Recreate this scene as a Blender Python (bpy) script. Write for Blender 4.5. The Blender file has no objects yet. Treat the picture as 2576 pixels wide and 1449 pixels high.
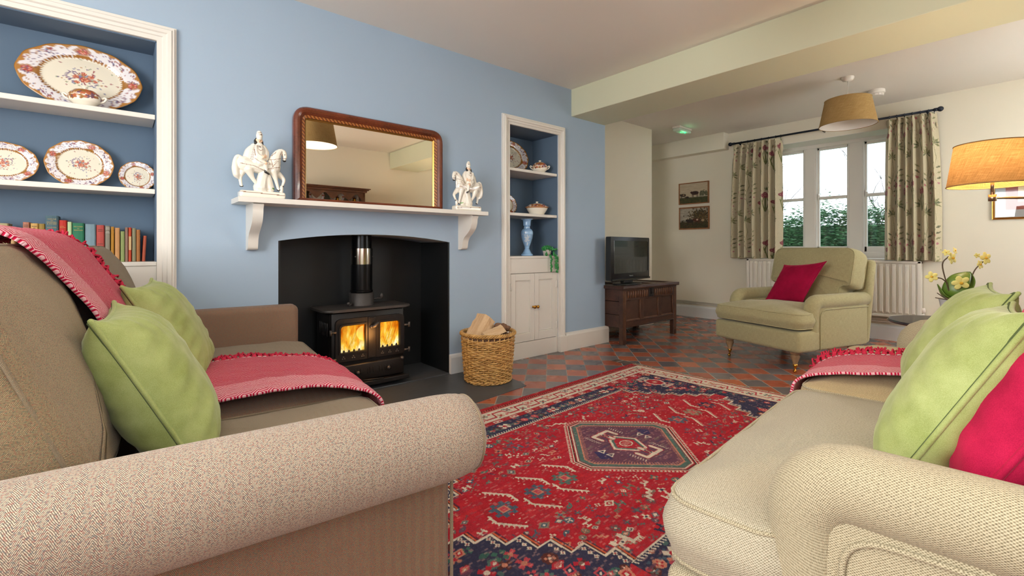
import bpy, bmesh, math, random
import numpy as np
from mathutils import Vector, Matrix, noise
PI = math.pi
SC = bpy.context.scene
COL = SC.collection

# ------------------------------------------------------------------ camera
cam_data = bpy.data.cameras.new('camera')
cam_data.sensor_width = 36.0
cam_data.lens = 1170.0 * 36.0 / 2576.0
cam_data.shift_y = -100.5 / 2576.0
cam_data.clip_start = 0.05
cam = bpy.data.objects.new('camera', cam_data)
cam.location = (0, 0, 1.0)
cam.rotation_euler = (PI / 2, 0, math.radians(-40.25))
COL.objects.link(cam)
SC.camera = cam

# ------------------------------------------------------------------ sky, daylight, exposure
world = bpy.data.worlds.new('world')
SC.world = world
world.use_nodes = True
bgn = world.node_tree.nodes['Background']
bgn.inputs[0].default_value = (0.80, 0.90, 1.0, 1)
bgn.inputs[1].default_value = 2.0


def area_light(name, loc, rot, sx, sy, power, color, portal=False):
    l = bpy.data.lights.new(name, 'AREA')
    l.shape = 'RECTANGLE'
    l.size = sx
    l.size_y = sy
    l.energy = power
    l.color = color
    if portal:
        l.cycles.is_portal = True
    o = bpy.data.objects.new(name, l)
    o.location = loc
    o.rotation_euler = rot
    COL.objects.link(o)
    return o


# daylight entering by the three windows (two of them behind the camera)
area_light('daylight_window_view', (7.05, 1.82, 1.65), (0, PI / 2, 0), 1.3, 1.35, 1, (1, 1, 1), portal=True)
area_light('daylight_window_camera_wall', (0.15, -0.93, 1.62), (math.radians(-90), 0, 0), 1.9, 1.25, 36, (0.93, 0.96, 1.0))
area_light('daylight_window_left', (-1.68, 1.0, 1.55), (0, math.radians(-90), 0), 1.3, 1.5, 52, (1.0, 0.97, 0.93))
area_light('daylight_window_far', (5.2, -0.93, 1.6), (math.radians(-90), 0, 0), 1.3, 1.2, 120, (0.93, 0.96, 1.0))

vs = SC.view_settings
vs.view_transform = 'Standard'
vs.look = 'None'
vs.gamma = 1.0
vs.exposure = 0.78
vs.use_curve_mapping = False
SC.cycles.use_denoising = True
SC.cycles.max_bounces = 7
SC.cycles.diffuse_bounces = 5
SC.cycles.glossy_bounces = 3
SC.cycles.transmission_bounces = 4
SC.cycles.transparent_max_bounces = 6
SC.cycles.sample_clamp_indirect = 6.0
SC.cycles.caustics_reflective = False
SC.cycles.caustics_refractive = False

# ------------------------------------------------------------------ helpers


def lin(c):
    if isinstance(c, str):
        c = tuple(int(c[i:i + 2], 16) for i in (0, 2, 4))
    return tuple(((v / 255.0) / 12.92 if v / 255.0 <= 0.04045 else (((v / 255.0) + 0.055) / 1.055) ** 2.4) for v in c[:3])


def tag(o, label=None, cat=None, group=None, kind=None):
    if label: o['label'] = label
    if cat: o['category'] = cat
    if group: o['group'] = group
    if kind: o['kind'] = kind
    return o


def thing(name, label, cat, loc=(0, 0, 0), rz=0.0, group=None, kind=None):
    o = bpy.data.objects.new(name, None)
    o.empty_display_size = 0.1
    o.location = loc
    o.rotation_euler = (0, 0, rz)
    COL.objects.link(o)
    return tag(o, label, cat, group, kind)


def link_mesh(name, me, mat, parent=None, smooth=None):
    if mat is not None:
        for m in (mat if isinstance(mat, (list, tuple)) else [mat]):
            me.materials.append(m)
    o = bpy.data.objects.new(name, me)
    COL.objects.link(o)
    if parent is not None:
        o.parent = parent
    if smooth is not None:
        me.polygons.foreach_set('use_smooth', [True] * len(me.polygons))
        if smooth < 179:
            try:
                me.set_sharp_from_angle(angle=math.radians(smooth))
            except Exception:
                pass
    return o


def box_uv(me):
    """UVs in metres, projected on the dominant axis of each face."""
    uvl = me.uv_layers.new(name='UVMap') if not me.uv_layers else me.uv_layers[0]
    n = len(me.loops)
    if n == 0:
        return
    vi = np.empty(n, dtype=np.int32)
    me.loops.foreach_get('vertex_index', vi)
    co = np.empty(len(me.vertices) * 3)
    me.vertices.foreach_get('co', co)
    co = co.reshape(-1, 3)
    pn = np.empty(len(me.polygons) * 3)
    me.polygons.foreach_get('normal', pn)
    pn = np.abs(pn.reshape(-1, 3))
    tot = np.empty(len(me.polygons), dtype=np.int32)
    me.polygons.foreach_get('loop_total', tot)
    ax = np.argmax(pn, axis=1)
    axl = np.repeat(ax, tot)
    P = co[vi]
    u = np.where(axl == 0, P[:, 1], P[:, 0])
    v = np.where(axl == 2, P[:, 1], P[:, 2])
    uvl.data.foreach_set('uv', np.stack([u, v], 1).astype(np.float32).ravel())


def obj(name, bm, mat, parent=None, smooth=None, uv=True):
    me = bpy.data.meshes.new(name)
    bmesh.ops.recalc_face_normals(bm, faces=bm.faces)
    bm.to_mesh(me)
    bm.free()
    if uv:
        box_uv(me)
    return link_mesh(name, me, mat, parent, smooth)


def BM():
    return bmesh.new()


def box(bm, x0, x1, y0, y1, z0, z1, bev=0.0, seg=2, M=None):
    b = bmesh.new()
    bmesh.ops.create_cube(b, size=1.0)
    for v in b.verts:
        v.co = Vector(((x0 + x1) / 2 + v.co.x * (x1 - x0), (y0 + y1) / 2 + v.co.y * (y1 - y0), (z0 + z1) / 2 + v.co.z * (z1 - z0)))
    if bev > 0:
        bmesh.ops.bevel(b, geom=list(b.edges), offset=min(bev, abs(x1 - x0) * .49, abs(y1 - y0) * .49, abs(z1 - z0) * .49), segments=seg, affect='EDGES', profile=0.5)
    add(bm, b, M)


def add(bm, b, M=None):
    if M is not None:
        b.transform(M)
    vm = {}
    for v in b.verts:
        vm[v] = bm.verts.new(v.co)
    for f in b.faces:
        try:
            nf = bm.faces.new([vm[v] for v in f.verts])
            nf.material_index = f.material_index
            nf.smooth = f.smooth
        except ValueError:
            pass
    b.free()


def prism(bm, pts, d, M=None, bev=0.0):
    """pts 2D outline (x, z) extruded along y from 0 to d"""
    b = bmesh.new()
    lo = [b.verts.new((x, 0, z)) for x, z in pts]
    hi = [b.verts.new((x, d, z)) for x, z in pts]
    b.faces.new(lo)
    b.faces.new(hi[::-1])
    n = len(pts)
    for i in range(n):
        j = (i + 1) % n
        b.faces.new((lo[i], hi[i], hi[j], lo[j]))
    if bev > 0:
        es = [e for e in b.edges if abs(e.verts[0].co.y - e.verts[1].co.y) < 1e-6]
        bmesh.ops.bevel(b, geom=es, offset=bev, segments=2, affect='EDGES', profile=0.5)
    add(bm, b, M)


def rounded(pts, r, n=6):
    """round the corners of a closed 2D outline; r number or list"""
    out = []
    N = len(pts)
    for i in range(N):
        p = Vector(pts[i]); a = Vector(pts[i - 1]); c = Vector(pts[(i + 1) % N])
        rr = r[i] if isinstance(r, (list, tuple)) else r
        if rr <= 1e-6:
            out.append((p.x, p.y)); continue
        da = (a - p); dc = (c - p)
        q = min(rr, da.length * .49, dc.length * .49)
        s = p + da.normalized() * q; e = p + dc.normalized() * q
        for k in range(n + 1):
            t = k / n
            w = s * (1 - t) ** 2 + p * 2 * t * (1 - t) + e * t * t
            out.append((w.x, w.y))
    return out


def resample(pts, step, closed=True):
    P = [Vector(p) for p in pts]
    if closed:
        P.append(P[0])
    L = [0]
    for a, b in zip(P, P[1:]):
        L.append(L[-1] + (b - a).length)
    n = max(3, int(round(L[-1] / step)))
    out = []
    j = 0
    for i in range(n if closed else n + 1):
        s = L[-1] * i / n
        while j < len(L) - 2 and L[j + 1] < s:
            j += 1
        seg = L[j + 1] - L[j]
        t = (s - L[j]) / seg if seg > 1e-9 else 0
        out.append(P[j].lerp(P[j + 1], t))
    return out


def grid_mesh(name, G, closed_u=False, closed_v=False, cap=False, uvs=None):
    """G: array (nu, nv, 3). UV = arc length in metres unless given."""
    G = np.asarray(G, dtype=float)
    nu, nv = G.shape[:2]
    du = np.zeros((nu, nv)); dv = np.zeros((nu, nv))
    du[1:] = np.cumsum(np.linalg.norm(G[1:] - G[:-1], axis=2), axis=0)
    dv[:, 1:] = np.cumsum(np.linalg.norm(G[:, 1:] - G[:, :-1], axis=2), axis=1)
    me = bpy.data.meshes.new(name)
    iu = nu if closed_u else nu - 1
    iv = nv if closed_v else nv - 1
    a, b = np.meshgrid(np.arange(iu), np.arange(iv), indexing='ij')
    a = a.ravel(); b = b.ravel()
    a2 = (a + 1) % nu; b2 = (b + 1) % nv
    F = np.stack([a * nv + b, a2 * nv + b, a2 * nv + b2, a * nv + b2], 1)
    me.vertices.add(nu * nv)
    me.vertices.foreach_set('co', G.reshape(-1, 3).astype(np.float32).ravel())
    nf = len(F)
    me.loops.add(nf * 4)
    me.loops.foreach_set('vertex_index', F.astype(np.int32).ravel())
    me.polygons.add(nf)
    me.polygons.foreach_set('loop_start', np.arange(0, nf * 4, 4, dtype=np.int32))
    me.polygons.foreach_set('loop_total', np.full(nf, 4, dtype=np.int32))
    me.update(calc_edges=True)
    uvl = me.uv_layers.new(name='UVMap')
    if uvs is None:
        U = du; V = dv
    else:
        U, V = uvs
    UU = np.vstack([U, U[-1:] * 2 - U[-2:-1]]); UU = np.hstack([UU, UU[:, -1:]])
    VV = np.hstack([V, V[:, -1:] * 2 - V[:, -2:-1]]); VV = np.vstack([VV, VV[-1:]])
    lu = np.stack([UU[a, b], UU[a + 1, b], UU[a + 1, b + 1], UU[a, b + 1]], 1)
    lv = np.stack([VV[a, b], VV[a + 1, b], VV[a + 1, b + 1], VV[a, b + 1]], 1)
    uvl.data.foreach_set('uv', np.stack([lu.ravel(), lv.ravel()], 1).astype(np.float32).ravel())
    me.polygons.foreach_set('use_smooth', [True] * nf)
    me.validate()
    return me


def frames(P, closed=False, up=Vector((0, 0, 1))):
    P = [Vector(p) for p in P]
    N = len(P)
    out = []
    ref = None
    for i in range(N):
        if closed:
            t = P[(i + 1) % N] - P[i - 1]
        else:
            t = P[min(i + 1, N - 1)] - P[max(i - 1, 0)]
        if t.length < 1e-9:
            t = Vector((0, 0, 1))
        t.normalize()
        if ref is None:
            u = up if abs(t.dot(up)) < .95 else Vector((1, 0, 0))
            ref = (u - t * u.dot(t)).normalized()
        else:
            ref = (ref - t * ref.dot(t))
            if ref.length < 1e-6:
                ref = t.orthogonal()
            ref.normalize()
        out.append((P[i], t, ref.copy(), t.cross(ref)))
    return out


def tube_grid(P, R, seg=10, closed=False, caps=True, sx=1.0, sy=1.0, up=Vector((0, 0, 1))):
    fr = frames(P, closed, up)
    rows = []
    N = len(fr)
    for i, (p, t, a, b) in enumerate(fr):
        r = R[i] if hasattr(R, '__len__') else R
        rows.append([p + (a * math.cos(2 * PI * k / seg) * sx + b * math.sin(2 * PI * k / seg) * sy) * r for k in range(seg)])
    if caps and not closed:
        rows.insert(0, [fr[0][0]] * seg)
        rows.append([fr[-1][0]] * seg)
    return np.array([[tuple(v) for v in r] for r in rows])


def tube(bm, P, R, seg=10, closed=False, sx=1.0, sy=1.0, M=None, up=Vector((0, 0, 1))):
    fr = frames(P, closed, up)
    b = bmesh.new()
    rings = []
    for i, (p, t, a, c) in enumerate(fr):
        r = R[i] if hasattr(R, '__len__') else R
        rings.append([b.verts.new(p + (a * math.cos(2 * PI * k / seg) * sx + c * math.sin(2 * PI * k / seg) * sy) * r) for k in range(seg)])
    m = len(rings)
    for i in range(m if closed else m - 1):
        A, B = rings[i], rings[(i + 1) % m]
        for k in range(seg):
            f = b.faces.new((A[k], A[(k + 1) % seg], B[(k + 1) % seg], B[k]))
            f.smooth = True
    if not closed:
        b.faces.new(rings[0][::-1]); b.faces.new(rings[-1])
    add(bm, b, M)


def lathe(bm, prof, seg=24, M=None, smooth=True, wob=None):
    """prof: list of (r, z)"""
    b = bmesh.new()
    rings = []
    for i, (r, z) in enumerate(prof):
        if r < 1e-6:
            rings.append([b.verts.new((0, 0, z))])
        else:
            rings.append([b.verts.new(((r + (wob(i, 2 * PI * k / seg) if wob else 0)) * math.cos(2 * PI * k / seg), (r + (wob(i, 2 * PI * k / seg) if wob else 0)) * math.sin(2 * PI * k / seg), z)) for k in range(seg)])
    for A, B in zip(rings, rings[1:]):
        for k in range(seg):
            k2 = (k + 1) % seg
            if len(A) == 1 and len(B) == 1: continue
            if len(A) == 1: vs_ = (A[0], B[k2], B[k])
            elif len(B) == 1: vs_ = (A[k], A[k2], B[0])
            else: vs_ = (A[k], A[k2], B[k2], B[k])
            f = b.faces.new(vs_)
            f.smooth = smooth
    add(bm, b, M)


def ball(bm, c, r, s=(1, 1, 1), seg=12, M=None, rot=None):
    b = bmesh.new()
    bmesh.ops.create_uvsphere(b, u_segments=seg, v_segments=max(6, seg * 2 // 3), radius=r)
    for f in b.faces: f.smooth = True
    T = Matrix.Translation(c) @ (rot if rot is not None else Matrix.Identity(4)) @ Matrix.Diagonal((s[0], s[1], s[2], 1))
    b.transform(T)
    add(bm, b, M)


def sweep_rect(bm, x0, x1, z0, z1, prof, y, sides='LTRB'):
    """moulding mitred round a rectangle in the XZ plane. prof: list of (out, depth): out = distance
    outwards from the rectangle, depth = towards -y from y"""
    cor = {'LB': (x0, z0, -1, -1), 'LT': (x0, z1, -1, 1), 'RT': (x1, z1, 1, 1), 'RB': (x1, z0, 1, -1)}
    seq = {'L': ('LB', 'LT'), 'T': ('LT', 'RT'), 'R': ('RT', 'RB'), 'B': ('RB', 'LB')}
    for s in sides:
        a, c = seq[s]
        ends = []
        for k in (a, c):
            X, Z, sx, sz = cor[k]
            row = []
            for o, d in prof:
                ox = sx * o; oz = sz * o
                if s in 'LR' and not (('T' in sides and 'T' in k) or ('B' in sides and 'B' in k)):
                    oz = 0
                if s in 'TB' and not (('L' in sides and 'L' in k) or ('R' in sides and 'R' in k)):
                    ox = 0
                row.append(bm.verts.new((X + ox, y - d, Z + oz)))
            ends.append(row)
        n = len(prof)
        for i in range(n):
            j = (i + 1) % n
            bm.faces.new((ends[0][i], ends[0][j], ends[1][j], ends[1][i]))
        bm.faces.new(ends[0]); bm.faces.new(ends[1][::-1])


def colour_attr(me, cols):
    """cols: (n, 3) linear colours per vertex"""
    a = me.color_attributes.new('Col', 'FLOAT_COLOR', 'POINT')
    c = np.ones((len(me.vertices), 4), dtype=np.float32)
    c[:, :3] = cols
    a.data.foreach_set('color', c.ravel())


class Canvas:
    """flat pattern painted in metres, then carried by the vertices of a fine mesh"""

    def __init__(s, x0, x1, y0, y1, res, bg):
        s.x0, s.y0, s.res = x0, y0, res
        s.w = int((x1 - x0) * res) + 1
        s.h = int((y1 - y0) * res) + 1
        s.a = np.empty((s.h, s.w, 3))
        s.a[:] = lin(bg)

    def _bb(s, x0, x1, y0, y1):
        i0 = max(0, int((x0 - s.x0) * s.res) - 1); i1 = min(s.w, int((x1 - s.x0) * s.res) + 2)
        j0 = max(0, int((y0 - s.y0) * s.res) - 1); j1 = min(s.h, int((y1 - s.y0) * s.res) + 2)
        if i1 <= i0 or j1 <= j0:
            return None
        X, Y = np.meshgrid(s.x0 + np.arange(i0, i1) / s.res, s.y0 + np.arange(j0, j1) / s.res)
        return (slice(j0, j1), slice(i0, i1)), X, Y

    def poly(s, pts, c, al=1.0):
        xs = [p[0] for p in pts]; ys = [p[1] for p in pts]
        r = s._bb(min(xs), max(xs), min(ys), max(ys))
        if r is None: return
        sl, X, Y = r
        m = np.zeros(X.shape, bool)
        n = len(pts)
        for i in range(n):
            xa, ya = pts[i]; xb, yb = pts[(i + 1) % n]
            if ya == yb: continue
            c1 = ((ya > Y) != (yb > Y)) & (X < (xb - xa) * (Y - ya) / (yb - ya) + xa)
            m ^= c1
        s._put(sl, m, c, al)

    def _put(s, sl, m, c, al=1.0):
        sub = s.a[sl]
        sub[m] = sub[m] * (1 - al) + np.array(lin(c)) * al

    def ell(s, cx, cy, rx, ry, c, al=1.0, rot=0.0, ring=None):
        R = max(rx, ry)
        r = s._bb(cx - R, cx + R, cy - R, cy + R)
        if r is None: return
        sl, X, Y = r
        dx = X - cx; dy = Y - cy
        ca, sa = math.cos(rot), math.sin(rot)
        q = ((dx * ca + dy * sa) / rx) ** 2 + ((-dx * sa + dy * ca) / ry) ** 2
        m = q <= 1
        if ring is not None:
            m &= q >= ring * ring
        s._put(sl, m, c, al)

    def line(s, pts, w, c, al=1.0, closed=False):
        P = list(pts) + ([pts[0]] if closed else [])
        for (xa, ya), (xb, yb) in zip(P, P[1:]):
            r = s._bb(min(xa, xb) - w, max(xa, xb) + w, min(ya, yb) - w, max(ya, yb) + w)
            if r is None: continue
            sl, X, Y = r
            dx, dy = xb - xa, yb - ya
            L = dx * dx + dy * dy + 1e-12
            t = np.clip(((X - xa) * dx + (Y - ya) * dy) / L, 0, 1)
            m = (X - xa - t * dx) ** 2 + (Y - ya - t * dy) ** 2 <= (w / 2) ** 2
            s._put(sl, m, c, al)

    def rect(s, x0, x1, y0, y1, c, al=1.0):
        s.poly([(x0, y0), (x1, y0), (x1, y1), (x0, y1)], c, al)

    def sample(s, X, Y):
        i = np.clip(((X - s.x0) * s.res + .5).astype(int), 0, s.w - 1)
        j = np.clip(((Y - s.y0) * s.res + .5).astype(int), 0, s.h - 1)
        return s.a[j, i]


def canvas_sheet(name, cv, mat, parent=None, z=0.0):
    """flat sheet in its own XY plane carrying the canvas"""
    xs = cv.x0 + np.arange(cv.w) / cv.res
    ys = cv.y0 + np.arange(cv.h) / cv.res
    G = np.zeros((cv.w, cv.h, 3))
    G[..., 0] = xs[:, None]; G[..., 1] = ys[None, :]; G[..., 2] = z
    me = grid_mesh(name, G)
    colour_attr(me, cv.a.transpose(1, 0, 2).reshape(-1, 3))
    return link_mesh(name, me, mat, parent)


def copy_tree(o, parent=None):
    c = o.copy()
    COL.objects.link(c)
    if parent is not None:
        c.parent = parent
    for ch in [x for x in bpy.data.objects if x.parent == o]:
        copy_tree(ch, c)
    return c


def place(o, M):
    o.matrix_world = M
    return o


def basis(X, Y, Z, loc):
    m = Matrix.Identity(4)
    for i, v in enumerate((X, Y, Z)):
        for r in range(3):
            m[r][i] = v[r]
    m[0][3], m[1][3], m[2][3] = loc
    return m


def catmull(P, n=6):
    P = [Vector(p) for p in P]
    Q = [P[0] * 2 - P[1]] + P + [P[-1] * 2 - P[-2]]
    out = []
    for i in range(1, len(Q) - 2):
        a, b, c, d = Q[i - 1], Q[i], Q[i + 1], Q[i + 2]
        for k in range(n):
            t = k / n
            out.append(.5 * ((2 * b) + (c - a) * t + (2 * a - 5 * b + 4 * c - d) * t * t + (3 * b - a - 3 * c + d) * t ** 3))
    out.append(Q[-2])
    return out

# ------------------------------------------------------------------ materials
class NT:
    def __init__(s, name):
        s.m = bpy.data.materials.new(name)
        s.m.use_nodes = True
        s.t = s.m.node_tree
        s.b = s.t.nodes['Principled BSDF']

    def n(s, typ, **kw):
        nd = s.t.nodes.new(typ)
        for k, v in kw.items():
            setattr(nd, k, v)
        return nd

    def li(s, a, b):
        s.t.links.new(a, b)

    def val(s, inp, v):
        if isinstance(v, (int, float)):
            inp.default_value = v
        elif isinstance(v, (tuple, list)):
            inp.default_value = v if len(v) == len(inp.default_value) else tuple(v) + (1,)
        else:
            s.li(v, inp)

    def math(s, op, a, b=0.0, c=None, clamp=False):
        nd = s.n('ShaderNodeMath', operation=op, use_clamp=clamp)
        s.val(nd.inputs[0], a)
        s.val(nd.inputs[1], b)
        if c is not None:
            s.val(nd.inputs[2], c)
        return nd.outputs[0]

    def mix(s, f, a, b, blend='MIX'):
        nd = s.n('ShaderNodeMix', data_type='RGBA', blend_type=blend)
        s.val(nd.inputs[0], f)
        s.val(nd.inputs[6], a)
        s.val(nd.inputs[7], b)
        return nd.outputs[2]

    def noise(s, vec, scale, detail=2.0, rough=.5):
        nd = s.n('ShaderNodeTexNoise')
        nd.inputs['Scale'].default_value = scale
        nd.inputs['Detail'].default_value = detail
        nd.inputs['Roughness'].default_value = rough
        if vec is not None:
            s.li(vec, nd.inputs['Vector'])
        return nd

    def ramp(s, f, stops, interp='LINEAR'):
        nd = s.n('ShaderNodeValToRGB')
        nd.color_ramp.interpolation = interp
        e = nd.color_ramp.elements
        while len(e) < len(stops):
            e.new(.5)
        for i, (p, c) in enumerate(stops):
            e[i].position = p
            e[i].color = tuple(c) + (1,) if len(c) == 3 else c
        s.li(f, nd.inputs[0])
        return nd.outputs[0]

    def coord(s, which='Object'):
        return s.n('ShaderNodeTexCoord').outputs[which]

    def sep(s, v):
        nd = s.n('ShaderNodeSeparateXYZ')
        s.li(v, nd.inputs[0])
        return nd.outputs

    def comb(s, x, y, z=0.0):
        nd = s.n('ShaderNodeCombineXYZ')
        for i, v in enumerate((x, y, z)):
            s.val(nd.inputs[i], v)
        return nd.outputs[0]

    def mapping(s, v, scale=(1, 1, 1), rot=(0, 0, 0)):
        nd = s.n('ShaderNodeMapping')
        nd.inputs['Scale'].default_value = scale
        nd.inputs['Rotation'].default_value = rot
        s.li(v, nd.inputs['Vector'])
        return nd.outputs[0]

    def bump(s, h, strength=.3, dist=.002):
        nd = s.n('ShaderNodeBump')
        nd.inputs['Strength'].default_value = strength
        nd.inputs['Distance'].default_value = dist
        s.li(h, nd.inputs['Height'])
        s.li(nd.outputs[0], s.b.inputs['Normal'])

    def set(s, **kw):
        names = {'color': 'Base Color', 'rough': 'Roughness', 'metal': 'Metallic', 'spec': 'Specular IOR Level', 'sheen': 'Sheen Weight',
                 'sheenr': 'Sheen Roughness', 'coat': 'Coat Weight', 'coatr': 'Coat Roughness', 'trans': 'Transmission Weight', 'alpha': 'Alpha',
                 'emit': 'Emission Color', 'emits': 'Emission Strength', 'sheent': 'Sheen Tint'}
        for k, v in kw.items():
            s.val(s.b.inputs[names[k]], v)
        return s


def plain(name, c, rough=.5, var=.04, nscale=6.0, bump=0.0, bscale=200.0, **kw):
    t = NT(name)
    co = t.coord()
    n = t.noise(co, nscale, 3)
    c = lin(c)
    t.set(color=t.mix(n.outputs[0], tuple(v * (1 - var) for v in c), tuple(min(1, v * (1 + var)) for v in c)), rough=rough, **kw)
    if bump > 0:
        t.bump(t.noise(co, bscale, 3).outputs[0], bump, .002)
    return t.m


def wood(name, c1, c2, rough=.4, scale=(1, 1, 12), nscale=7, **kw):
    t = NT(name)
    v = t.mapping(t.coord(), scale)
    n = t.noise(v, nscale, 5, .65)
    n2 = t.noise(t.mapping(t.coord(), (scale[0] * 4, scale[1] * 4, scale[2] * 4)), nscale * 3, 3)
    f = t.math('ADD', t.math('MULTIPLY', n.outputs[0], .7), t.math('MULTIPLY', n2.outputs[0], .3))
    t.set(color=t.ramp(f, [(.3, lin(c1)), (.7, lin(c2))]), rough=rough, **kw)
    t.bump(n2.outputs[0], .15, .001)
    return t.m


def herringbone(name, light, dark, fleck, fleck2, col_w=.023, per=.0037, amp=1.0, rough=.9, sheen=.15, con=1.0, bumpd=.0012, rot=0.0):
    t = NT(name)
    uv = t.coord('UV')
    if rot:
        uv = t.mapping(uv, (1, 1, 1), (0, 0, rot))
    x, y, _ = t.sep(uv)
    ws = t.noise(uv, 40, 2)
    x2 = t.math('ADD', x, t.math('MULTIPLY', ws.outputs[0], .006))
    fr = t.math('FRACT', t.math('DIVIDE', x2, col_w))
    tri = t.math('ABSOLUTE', t.math('SUBTRACT', fr, .5))
    yy = t.math('ADD', y, t.math('MULTIPLY', tri, col_w * 2 * amp * .8))
    wave = t.math('SINE', t.math('MULTIPLY', yy, 2 * PI / per))
    wave = t.math('MULTIPLY_ADD', wave, .5, .5)
    sp = t.noise(t.mapping(uv, (1, 1, 1)), 330, 2)
    f = t.math('ADD', t.math('MULTIPLY', wave, .75 * con), t.math('MULTIPLY', sp.outputs[0], 1 - .75 * con))
    n2 = t.noise(uv, 310, 1)
    base = t.mix(f, lin(dark), lin(light))
    fl = t.math('GREATER_THAN', n2.outputs[0], .57)
    base = t.mix(t.math('MULTIPLY', fl, .6), base, lin(fleck))
    n3 = t.noise(t.mapping(uv, (1, 1, 1), (0, 0, .7)), 330, 1)
    fl2 = t.math('GREATER_THAN', n3.outputs[0], .58)
    base = t.mix(t.math('MULTIPLY', fl2, .55), base, lin(fleck2))
    nl = t.noise(t.coord(), 5, 3)
    base = t.mix(t.math('MULTIPLY', nl.outputs[0], .22), base, lin(dark))
    t.set(color=base, rough=rough, sheen=sheen, sheenr=.4, spec=.2)
    t.bump(t.math('ADD', t.math('MULTIPLY', wave, .8), t.math('MULTIPLY', sp.outputs[0], .5)), .6, bumpd)
    return t.m


def basketweave(name, light, mid, dark, per=.0056, rough=.9, sheen=.1):
    t = NT(name)
    uv = t.coord('UV')
    x, y, _ = t.sep(uv)
    wn = t.noise(uv, 30, 2)
    x = t.math('ADD', x, t.math('MULTIPLY', wn.outputs[0], .003))
    sx = t.math('SINE', t.math('MULTIPLY', x, 2 * PI / per))
    sy = t.math('SINE', t.math('MULTIPLY', y, 2 * PI / (per * .8)))
    w = t.math('MULTIPLY_ADD', t.math('MULTIPLY', sx, sy), .5, .5)
    sp = t.noise(uv, 260, 2)
    f = t.math('ADD', t.math('MULTIPLY', w, .6), t.math('MULTIPLY', sp.outputs[0], .55))
    big = t.noise(t.coord(), 6, 3)
    c = t.ramp(f, [(.22, lin(dark)), (.45, lin(mid)), (.75, lin(light))])
    c = t.mix(t.math('MULTIPLY', big.outputs[0], .25), c, lin(mid))
    t.set(color=c, rough=rough, sheen=sheen, sheenr=.5, spec=.15)
    t.bump(w, .6, .0012)
    return t.m


def linen(name, c1, c2, rough=.9, s=1.0, sheen=.2, **kw):
    t = NT(name)
    uv = t.coord('UV')
    a = t.noise(t.mapping(uv, (30 * s, 900 * s, 1)), 1, 3, .7)
    b = t.noise(t.mapping(uv, (900 * s, 30 * s, 1)), 1, 3, .7)
    f = t.math('MULTIPLY_ADD', t.math('ADD', a.outputs[0], b.outputs[0]), .5, 0)
    t.set(color=t.ramp(f, [(.38, lin(c1)), (.62, lin(c2))]), rough=rough, sheen=sheen, spec=.15, **kw)
    t.bump(f, .4, .001)
    return t.m


def velvet(name, c, dark, sheen=.8, tint='ffffff'):
    t = NT(name)
    co = t.coord()
    n = t.noise(co, 9, 4, .6)
    n2 = t.noise(co, 700, 1)
    f = t.math('ADD', t.math('MULTIPLY', n.outputs[0], .55), t.math('MULTIPLY', n2.outputs[0], .30))
    t.set(color=t.ramp(f, [(.26, lin(dark)), (.58, lin(c))]), rough=.85, sheen=sheen, sheenr=.35, spec=.1, sheent=lin(tint))
    t.bump(n.outputs[0], .25, .006)
    return t.m


def chevron_throw(name):
    """pink and white zigzag weave; the zigzag is bold near the hem and fine in the middle"""
    t = NT(name)
    uv = t.coord('UV')
    x, y, _ = t.sep(uv)
    w = .044
    fr = t.math('FRACT', t.math('DIVIDE', x, w))
    tri = t.math('ABSOLUTE', t.math('SUBTRACT', fr, .5))
    yy = t.math('ADD', y, t.math('MULTIPLY', tri, w * 1.2))
    wave = t.math('MULTIPLY_ADD', t.math('SINE', t.math('MULTIPLY', yy, 2 * PI / .0125)), .5, .5)
    sp = t.noise(uv, 300, 2)
    bold = t.math('LESS_THAN', y, .15)
    thr = t.math('MULTIPLY_ADD', bold, -.20, .70)
    k = t.math('GREATER_THAN', t.math('ADD', t.math('MULTIPLY', wave, .75), t.math('MULTIPLY', sp.outputs[0], .3)), thr)
    k = t.math('MULTIPLY', k, t.math('MULTIPLY_ADD', bold, .36, .44))
    c = t.mix(k, t.mix(sp.outputs[0], lin('a60a30'), lin('c41c46')), lin('ecc0c6'))
    t.set(color=c, rough=.95, sheen=.08, spec=.1)
    t.bump(wave, .7, .002)
    return t.m


def vcol(name, rough=.8, bump=0.0, bscale=900, **kw):
    t = NT(name)
    a = t.n('ShaderNodeAttribute', attribute_name='Col')
    t.set(color=a.outputs['Color'], rough=rough, **kw)
    if bump > 0:
        t.bump(t.noise(t.coord(), bscale, 2).outputs[0], bump, .002)
    return t.m


M = {}
M['blue'] = plain('blue_wall_paint', '9fb3c7', .75, .03, 2, .12, 60)
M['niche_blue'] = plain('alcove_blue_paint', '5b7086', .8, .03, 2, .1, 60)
M['cream'] = plain('cream_wall_paint', 'e6e0cf', .8, .02, 2, .12, 50)
M['ceil'] = plain('ceiling_paint', 'e8e3da', .85, .015, 2, .08, 50)
M['beam'] = plain('beam_paint', 'd3d4b8', .8, .02, 2, .08, 40)
M['white'] = plain('white_gloss_paint', 'dfdbd3', .35, .015, 4)
M['skirt'] = plain('skirting_paint', 'd8dadb', .35, .015, 4)
M['rad'] = plain('radiator_enamel', 'e3dfd4', .3, .01, 4)
M['black_board'] = plain('black_fireboard', '121416', .45, .3, 3, .15, 25)
M['slate'] = plain('slate', '474b4f', .42, .35, 5, .5, 30)
M['plastic'] = plain('white_plastic', 'e9e4dc', .35, .01, 4)
M['iron'] = plain('black_cast_iron', '1f1c1b', .42, .15, 20, .35, 300, metal=.35)
M['iron_grey'] = plain('grey_cast_iron', '4a4644', .5, .15, 20, .5, 250, metal=.5)
M['flue'] = plain('enamelled_flue', '17181a', .22, .1, 4, metal=.6)
M['steel'] = plain('polished_steel', 'b8b4ac', .12, .05, 4, metal=1.0)
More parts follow.
